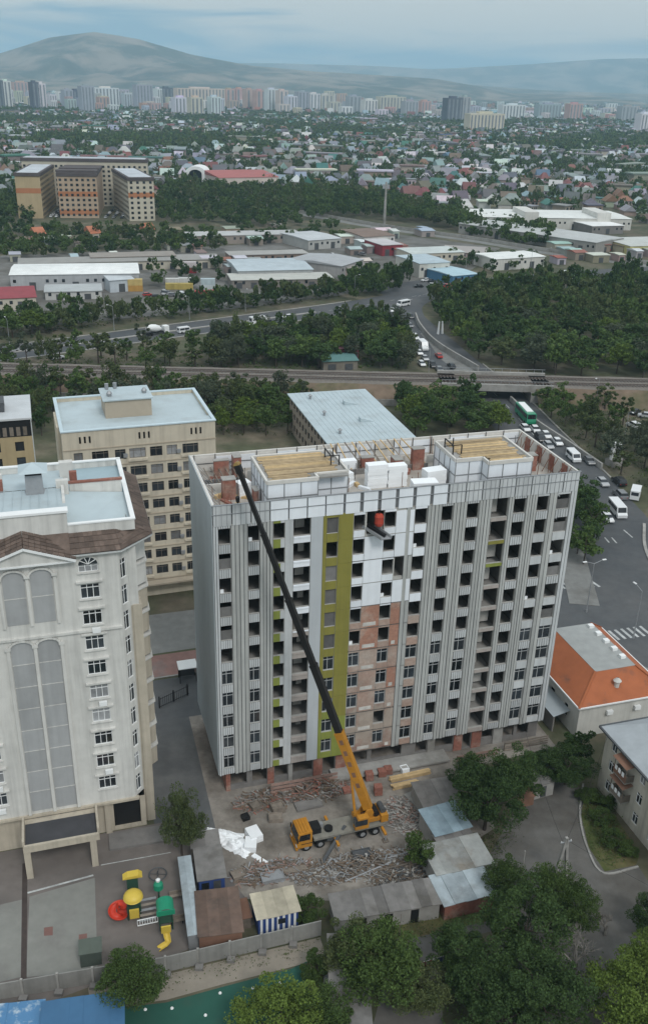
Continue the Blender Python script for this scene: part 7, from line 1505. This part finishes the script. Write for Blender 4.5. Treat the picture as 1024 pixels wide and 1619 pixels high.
k_ = 0
while k_ < 64:
    px, py = random.choice(((random.uniform(225, 640), random.uniform(356, 428)), (random.uniform(500, 690), random.uniform(362, 425)), (random.uniform(0, 350), random.uniform(372, 412)), (random.uniform(850, 1030), random.uniform(385, 412))))
    w_ = random.uniform(8, 26); rc, rn = random.choice((((.5, .5, .48), 'pale'), ((.3, .3, .29), 'grey'), ((.2, .16, .13), 'brown'), ((.36, .43, .46), 'blue grey'), ((.6, .6, .58), 'white'), ((.28, .11, .08), 'rust red')))
    far_shed('yard_shed', 'small %s roofed shed crowded among the industrial yards' % rn, 'shed', [(px, py), (px + w_, py - w_ * .03), (px + w_, py - 5), (px, py - 4.6)], random.uniform(2.8, 4.2), rng_col(random.choice(WALLS)), rng_col(rc), random.choice((0, .5, .9)), 1, False, group='%s roofed yard sheds' % rn); k_ += 1

# ------------------------------------------------------------------ long yellow E-shaped apartment building
ub = root('yellow_apartment_building', 'long yellow apartment building with three wings and orange bands', 'building', (-196.3, 607.5, 0), 0.14)
m_uy = mat('yellow_render', (0.42, 0.33, 0.20), 0.85, 0.08, 0.2, streak=0.1); m_uo = mat('orange_band', (0.40, 0.17, 0.08), 0.85, 0.1, 0.3); m_uw = mat('pale_render', (0.50, 0.46, 0.37), 0.85, 0.08, 0.2); m_ur = mat('dark_mansard', (0.09, 0.075, 0.075), 0.8, 0.15, 0.4)
m_usn = mat('roof_patches', (0.5, 0.53, 0.56), 0.7, 0.15, 0.2); m_upk = mat('pinkish_render', (0.42, 0.32, 0.23), 0.85, 0.1, 0.2)
ME_uw = boxm(-.8, -.1, -.75, .8, -.006, .75).mesh('window', m_glass)
def wing(pos, rot, w_, d_, h, m, front=True, bands=(), patches=True, side=(), step=False):
    """a wing with its own heading; pos is its front corner in the building's axes"""
    Tm = Matrix.Translation((*pos, 0)) @ Matrix.Rotation(rot, 4, 'Z')
    def pl(o): o.matrix_local = Tm @ o.matrix_local; return o
    pl(boxm(0, 0, 0, w_, d_, h).build('wing', m, ub)); pl(boxm(-.5, -.5, h + .004, w_ + .5, d_ + .5, h + 2.0).build('mansard', m_ur, ub))
    if patches:
        for i in range(3): pl(boxm(1.2, d_ * (i / 3) + 1, h + 2.004, w_ - 1.2, d_ * ((i + 1) / 3) - .6, h + 2.15).build('flat_roof', m_usn, ub))
    if step:
        for y in (2, 20): pl(boxm(-.6, y, h + 2.01, w_ + .6, y + 9, h + 3.4).build('stepped_roof', m_ur, ub))
    for z in bands: pl(boxm(-.05, -.08, z, w_ + .05, -.004, z + 3.0).build('orange_band', m_uo, ub))
    def wins(L_, T2):
        k = int(L_ / 3.4)
        for j in range(int(h / 3)):
            for i in range(k): put('window', ME_uw, ub).matrix_local = Tm @ T2 @ Matrix.Translation((L_ * (i + .5) / k, 0, 1.95 + 3 * j))
    if front: wins(w_, Matrix.Identity(4))
    if -1 in side: wins(d_, Matrix.Translation((0, d_, 0)) @ Matrix.Rotation(-math.pi / 2, 4, 'Z'))
    if 1 in side: wins(d_, Matrix.Translation((w_, 0, 0)) @ Matrix.Rotation(math.pi / 2, 4, 'Z'))
wing((0, 0), 0.0, 15, 64, 25, m_uy, False, (15.0,), True, (1,)); wing((69, -9.5), 0.22, 16, 64, 24, m_uw, True, (14.0,), True, (-1,))
wing((25, 3), 0.03, 24, 60, 25, m_upk, True, (13.0, 2.0), False, (), True); wing((-6, 66), 0.0, 84, 15, 29, m_uw, True, (), True)

# ------------------------------------------------------------------ suburb: houses
def house_arrays(kind):
    """walls and roof of a house 1 x 1 in plan: eaves at z=1, ridge at z=2"""
    V = [(-.5, -.5, 0), (.5, -.5, 0), (.5, .5, 0), (-.5, .5, 0), (-.5, -.5, 1), (.5, -.5, 1), (.5, .5, 1), (-.5, .5, 1)]; Q = [(0, 1, 5, 4), (1, 2, 6, 5), (2, 3, 7, 6), (3, 0, 4, 7)]
    e = 0.56; r = {'gable': .56, 'hip': .2, 'flat': .5}[kind]; zz = 2.0 if kind != 'flat' else 1.12
    if kind == 'flat':
        RV = [(-e, -e, .98), (e, -e, .98), (e, e, .98), (-e, e, .98), (-e, -e, 1.12), (e, -e, 1.12), (e, e, 1.12), (-e, e, 1.12)]; RQ = [(4, 5, 6, 7), (0, 1, 5, 4), (1, 2, 6, 5), (2, 3, 7, 6), (3, 0, 4, 7)]
    else:
        RV = [(-e, -e, .93), (e, -e, .93), (e, e, .93), (-e, e, .93), (-r, 0, zz), (r, 0, zz)]; RQ = [(0, 1, 5, 4), (2, 3, 4, 5), (1, 2, 5, 5), (3, 0, 4, 4)]
    return V, Q, RV, RQ
HA = {k: house_arrays(k) for k in ('gable', 'hip', 'flat')}
def hmesh(V, Q, m): mb = MB(); mb.add(V, [tuple(dict.fromkeys(q)) for q in Q]); return mb.mesh('house_piece', m)
m_hwall = mat('house_wall', (0.5, 0.47, 0.4), 0.9, 0.12, 0.4, objcol=True); m_hroof = mat('house_roof', (0.4, 0.4, 0.4), 0.7, 0.14, 0.4, objcol=True)
HM = {k: (hmesh(a[0], a[1], m_hwall), hmesh(a[2], a[3], m_hroof)) for k, a in HA.items()}
HW = boxm(-.07, -.03, 0, .07, 0, .42).mesh('window', m_glass)
def blocked(x, y):
    if -225 < x < -90 and 560 < y < 715: return True                   # yellow building
    if -125 < x < -60 and 830 < y < 930: return True
    if 95 < x < 215 and 560 < y < 720: return True
    for p in tr:
        if (p.x - x) ** 2 + (p.y - y) ** 2 < 18 ** 2: return True
    # the dark tree belt along the track
    return inside((x, y), BELT)
BELT = [tuple(at(*p)[:2]) for p in ((255, 352), (520, 345), (640, 356), (770, 376), (760, 350), (560, 306), (385, 298), (260, 303))]
H_ = []; T_ = []
y = 500.0
while y < 2850:
    half = 0.37 * y + 70; step = 17 + y * 0.0022; x = -half
    street = int(y / 19) % 4 == 0
    while x < half:
        px_ = x + random.uniform(-4, 4); py_ = y + random.uniform(-4, 4)
        clump = math.sin(px_ * .011 + 1.7 * math.sin(py_ * .006)) + math.sin(py_ * .009 + 2.1 * math.sin(px_ * .005))
        ok = not blocked(px_, py_) and not (py_ < 640 and px_ < 60) and not (py_ < 560)
        if ok:
            if random.random() < (0.96 if clump > 0.0 else 0.65 if clump > -0.8 else 0.15): H_.append((px_, py_))
            for _ in range(2 if clump > -0.2 else 5):
                if random.random() < 0.85: T_.append((px_ + random.uniform(-11, 11), py_ + random.uniform(-9, 9)))
        x += step * random.uniform(0.8, 1.25)
    y += step * 0.95
H_.sort(key=lambda p: p[0] ** 2 + p[1] ** 2)
wts = [r[1] for r in ROOFS]
def house_spec():
    rc, _, rn = random.choices(ROOFS, wts)[0]; kind = random.choices(('gable', 'hip', 'flat'), (5, 4, 2))[0]
    return kind, rng_col(rc), rn, rng_col(random.choice(WALLS)), random.uniform(8, 14), random.uniform(7, 11), random.uniform(2.8, 5.6), random.choice((0, .12, 1.57, 1.69, .3, -.25, .8))
for (x, y) in H_[:300]:
    kind, rc, rn, wc, a, b, h, rz = house_spec()
    o = root('house', 'small house with a %s %s roof in the near suburb' % (rn, {'gable': 'gabled', 'hip': 'hipped', 'flat': 'flat'}[kind]), 'house', (x, y, 0), rz, '%s %s roofed suburb houses' % (rn, kind)); o.scale = (a, b, h)
    w_ = put('wall', HM[kind][0], o); w_.color = (*wc, 1); r_ = put('roof', HM[kind][1], o); r_.color = (*rc, 1)
    for xx in (-.3, 0.05, .32): put('window', HW, o, (xx, -.5, .3))
HG = {}
for o in [o for o in COL.objects if o.name.startswith('house') and o.parent is None and o.get('group', '').endswith('suburb houses')]: HG.setdefault(o['group'], []).append(o)
for g_, l in HG.items(): sort_labels(l, lambda o, r_, c_: '%s, suburb %s, %s' % (o['label'].replace(' in the near suburb', '').replace('small ', '', 1), r_, c_))
def stuff_houses(pts, name, label, big=False):
    V, Q, Cc = [], [], []; n = 0
    for (x, y) in pts:
        kind, rc, rn, wc, a, b, h, rz = house_spec()
        if not big and random.random() < 0.07: kind, a, b, h = 'flat', random.uniform(18, 46), random.uniform(9, 16), random.uniform(4, 10)
        if big: a, b, h = a * 1.6, b * 1.4, h * random.uniform(1, 2.2)
        c, s = math.cos(rz), math.sin(rz); hv = HA[kind]
        for (vv, qq, col) in ((hv[0], hv[1], wc), (hv[2], hv[3], rc)):
            A = np.array(vv) * (a, b, h); A = np.stack([x + c * A[:, 0] - s * A[:, 1], y + s * A[:, 0] + c * A[:, 1], A[:, 2]], 1)
            V.append(A); Q += [tuple(i + n for i in q) for q in qq]; Cc += [(*col, 1)] * len(vv); n += len(vv)
    mb = MB(); me = bpy.data.meshes.new(name); me.from_pydata(np.concatenate(V).tolist(), [], [tuple(dict.fromkeys(q)) for q in Q])
    ca = me.color_attributes.new('Col', 'FLOAT_COLOR', 'POINT'); ca.data.foreach_set('color', np.array(Cc, np.float32).ravel())
    me.materials.append(mat('suburb_mix', (0.4, 0.4, 0.4), 0.8, 0.12, 0.3, attr='Col')); return stuff(put(name, me), label, 'houses')
stuff_houses(H_[300:], 'suburb_houses', 'countless small house roofs of the far suburb')
def stuff_trees(pts, name, label, nq, sp, leaf):
    rng = np.random.default_rng(len(pts)); B_ = []
    for k in range(6):
        P = crown_points(rng, nq, 1.0, 0.62, 0.75, 7, 0.5); B_.append(leaf_quads(P, leaf, rng, 0.9)[0])
    out_ = []
    for (x, y, r, h) in pts:
        A = B_[random.randrange(6)]; a = random.uniform(0, 6.28); c, s = math.cos(a) * r, math.sin(a) * r
        out_.append(np.stack([x + c * A[:, 0] - s * A[:, 1], y + s * A[:, 0] + c * A[:, 1], np.maximum(0.1, A[:, 2] * h * 0.72)], 1))
    V = np.concatenate(out_); return stuff(put(name, np_mesh(name, V, np.arange(len(V)).reshape(-1, 4), m_leaf[sp])), label, 'trees')
for i, (sp_, lab) in enumerate((('dark', 'dark trees massed among the suburb houses'), ('mid', 'green trees massed among the suburb houses'), ('olive', 'olive trees massed among the suburb houses'))):
    stuff_trees([(x, y, random.uniform(2.8, 5.6), random.uniform(5.5, 11)) for (x, y) in T_[i::3] if y < 1250], 'suburb_trees', lab, 84, sp_, 0.23)
    stuff_trees([(x, y, random.uniform(3.2, 6.4), random.uniform(6, 11.5)) for (x, y) in T_[i::3] if y >= 1250], 'far_trees', lab.replace('the suburb houses', 'the farther suburb'), 26, sp_, 0.42)
for i, sp_ in enumerate(('dark', 'mid', 'olive')):
    stuff_trees([(t[0], t[1], t[2], t[3]) for t in REST if (('dark', 'mid', 'olive')[hash(t[4]) % 3 if False else (int(t[4][-1]) % 3)]) == sp_], 'tree_belt', ('dark', 'green', 'olive')[i] + ' trees of the belts beyond the highway', 420, sp_, 0.12)
# middle-rise zone towards the hills
pts = []
yy = 2850
while yy < 6200:
    half = 0.37 * yy + 120; st = 60 + (yy - 2850) * 0.012; x = -half
    while x < half:
        if random.random() < 0.8: pts.append((x + random.uniform(-20, 20), yy + random.uniform(-20, 20)))
        x += st * random.uniform(.6, 1.3)
    yy += st * 1.1
stuff_houses(pts, 'distant_town', 'low roofs of the distant town below the hills', True)
stuff_trees([(p[0] + random.uniform(-30, 30), p[1] + random.uniform(-30, 30), random.uniform(9, 18), random.uniform(8, 13)) for p in pts for _ in range(2)], 'distant_trees', 'far-off green of the distant town', 18, 'dark', 0.42)

# ---- high-rise blocks along the horizon
m_tw = mat('tower_wall', (0.5, 0.5, 0.5), 0.85, 0.08, 0.05, objcol=True); m_tg = mat('tower_glazing', (0.2, 0.215, 0.235), 0.5, 0.2, 0.1)
def tower_mesh(w_, d_, h_, ns):
    b = boxm(0, 0, 0, w_, d_, h_).mesh('body', m_tw); g = MB()
    for i in range(ns):
        x = w_ * (i + .5) / ns; g.box(x - w_ / ns * .2, -0.3, 4, x + w_ / ns * .2, -0.02, h_ - 3)
    return b, g.mesh('glazing', m_tg)
def tower(label, px0, px1, ytop, ybase, c, d_=18, ns=5, cap=True, group=None):
    p, q = at(px0, ybase), at(px1, ybase); w_ = (q - p).length; dist = p.length
    h = 3.0
    for _ in range(60):                                                # height that reaches the surveyed roof line
        X, Y = (px0 + px1) / 2 - 512, ytop - 809.5; yy_ = -SR_ * X + CR_ * Y; dd = Vector((CR_ * X + SR_ * Y, F * CP_ - yy_ * SP_, -F * SP_ - yy_ * CP_)); h = CH + dd.z / dd.y * p.y; break
    h = max(12, min(h, 110)); b, g = tower_mesh(w_, d_, h, ns)
    o = root('tower_block', label, 'tower block', (p.x, p.y, 0), math.atan2(q.y - p.y, q.x - p.x), group)
    k = put('body', b, o); k.color = (*c, 1); put('glazing', g, o)
    if cap: k2 = boxm(w_ * .3, d_ * .3, h + .01, w_ * .7, d_ * .8, h + 4).build('roof_room', m_tw, o); k2.color = (*rng_col(c), 1)
WH, GY, PKc, DK, BE = (0.62, 0.63, 0.63), (0.36, 0.38, 0.4), (0.5, 0.34, 0.29), (0.1, 0.115, 0.14), (0.55, 0.5, 0.42)
TW = [(0, 10, 127, 170, DK, 'dark tower at the picture edge below the hill'), (10, 22, 128, 170, WH, 'white and dark tower second from the picture edge'), (24, 52, 130, 155, PKc, 'pink slab behind the edge towers'), (55, 66, 130, 172, DK, 'narrow dark tower beside the pink slab'), (65, 76, 132, 172, WH, 'white side of the narrow dark tower'),
      (105, 118, 142, 170, GY, 'grey tower beside the wide white slab'), (118, 130, 143, 170, DK, 'dark tower beside the wide white slab'), (132, 152, 136, 176, GY, 'grey tower attached to the wide white slab'), (153, 190, 139, 166, WH, 'wide white slab below the hill'), (218, 243, 134, 170, GY, 'grey tower right of the wide white slab'), (250, 258, 140, 168, WH, 'thin white tower beside a dark one'), (258, 275, 139, 168, DK, 'dark tower beside the thin white one'),
      (278, 300, 154, 180, WH, 'first cream block of the stepped group'), (303, 322, 154, 182, BE, 'second cream block of the stepped group'), (335, 350, 153, 182, WH, 'third cream block of the stepped group'), (282, 356, 140, 170, BE, 'wide cream slab behind the stepped group'), (358, 372, 141, 168, PKc, 'pink tower next to the wide cream slab'), (374, 388, 140, 168, PKc, 'second pink tower from the cream slab'), (390, 404, 141, 170, PKc, 'third pink tower from the cream slab'), (406, 420, 143, 171, PKc, 'fourth pink tower from the cream slab'),
      (424, 440, 141, 173, WH, 'white tower after the row of pink towers'), (442, 455, 143, 174, BE, 'beige tower after the row of pink towers'), (455, 470, 152, 175, WH, 'low white tower beside the beige one'), (472, 488, 145, 172, GY, 'grey tower in the middle of the skyline'), (490, 506, 148, 172, WH, 'white tower in the middle of the skyline'), (508, 526, 150, 172, BE, 'beige slab in the middle of the skyline'), (552, 570, 152, 176, GY, 'grey block right of the middle'), (576, 596, 158, 178, WH, 'white block right of the middle'), (600, 640, 153, 178, BE, 'wide beige slab left of the dark office tower'), (640, 660, 160, 180, GY, 'grey block left of the dark office tower'), (665, 680, 160, 178, PKc, 'pink block left of the dark office tower'),
      (705, 729, 155, 191, DK, 'big dark office tower standing alone'), (729, 741, 153, 191, GY, 'grey green flank tower of the dark office tower'), (741, 795, 180, 206, BE, 'wide cream block below the dark office tower'), (793, 828, 166, 186, WH, 'pale block right of the wide cream block'), (850, 885, 165, 185, (0.33, 0.42, 0.42), 'greenish block toward the right'), (898, 918, 164, 188, PKc, 'pinkish block toward the right'), (980, 1003, 168, 190, GY, 'grey tower near the right edge'), (1010, 1030, 180, 206, WH, 'white block at the right picture edge')]
for (a, b, t, y_, c, lab) in TW: tower(lab, a, b, t, y_ + 4, rng_col(c, .06), 20, max(2, int((b - a) / 5)))
for i in range(150):
    px = random.uniform(-10, 1034); w_ = random.uniform(6, 17); yb = random.uniform(158, 176) + px * 0.018; hgt = random.uniform(10, 20) * (1.25 if px < 560 else 0.7)
    c = random.choice([WH, WH, GY, BE, PKc, BE, (0.45, 0.47, 0.5)]); nm = {WH: 'white', GY: 'grey', BE: 'beige', PKc: 'pink'}.get(c, 'blue grey')
    tower('small %s block in the crowded skyline below the hills' % nm, px, px + w_, yb - hgt, yb, rng_col(c, .1), 16, 3, False, '%s blocks of the skyline' % nm)

SG = {}
for o in [o for o in COL.objects if o.parent is None and (str(o.get('group', '')).endswith('blocks of the skyline') or str(o.get('group', '')).endswith('yard sheds') or str(o.get('group', '')).endswith('cars in the industrial yards') or str(o.get('group', '')).endswith('cars in the yellow court'))]: SG.setdefault(o['group'], []).append(o)
def nth(k): return '%d%s' % (k, 'th' if 10 <= k % 100 <= 20 else {1: 'st', 2: 'nd', 3: 'rd'}.get(k % 10, 'th'))
for g_, l in SG.items():
    if g_.endswith('skyline') or g_.endswith('yard sheds'):
        l.sort(key=lambda o: o.location.x / o.location.y)
        for k, o in enumerate(l): o['label'] = ('%s one from the left among the small %s' % (nth(k + 1), g_))
    else: sort_labels(l, lambda o, r_, c_: '%s, %s, %s' % (o['label'].replace(' in the crowded skyline below the hills', ' in the skyline').replace(' crowded among the industrial yards', ' among the yards'), r_, c_))
sort_labels([o for o in COL.objects if o.get('group') == 'white markers on the pitch'], lambda o, r_, c_: 'small white marker on the green pitch, %s, %s' % (r_, c_))
HAZE = 0.0001
# ------------------------------------------------------------------ haze
hz = boxm(-9500, -200, -1.0, 9500, 17000, 545)
hm = bpy.data.materials.new('haze'); hm.use_nodes = True
hn = hm.node_tree; hn.nodes.clear(); ho = hn.nodes.new('ShaderNodeOutputMaterial'); pv = hn.nodes.new('ShaderNodeVolumePrincipled')
pv.inputs['Color'].default_value = (0.55, 0.82, 1.0, 1); pv.inputs['Density'].default_value = HAZE; pv.inputs['Anisotropy'].default_value = 0.0
hn.links.new(pv.outputs[0], ho.inputs['Volume'])
stuff(hz.build('haze', hm), 'pale blue haze over the far city and hills', 'haze')
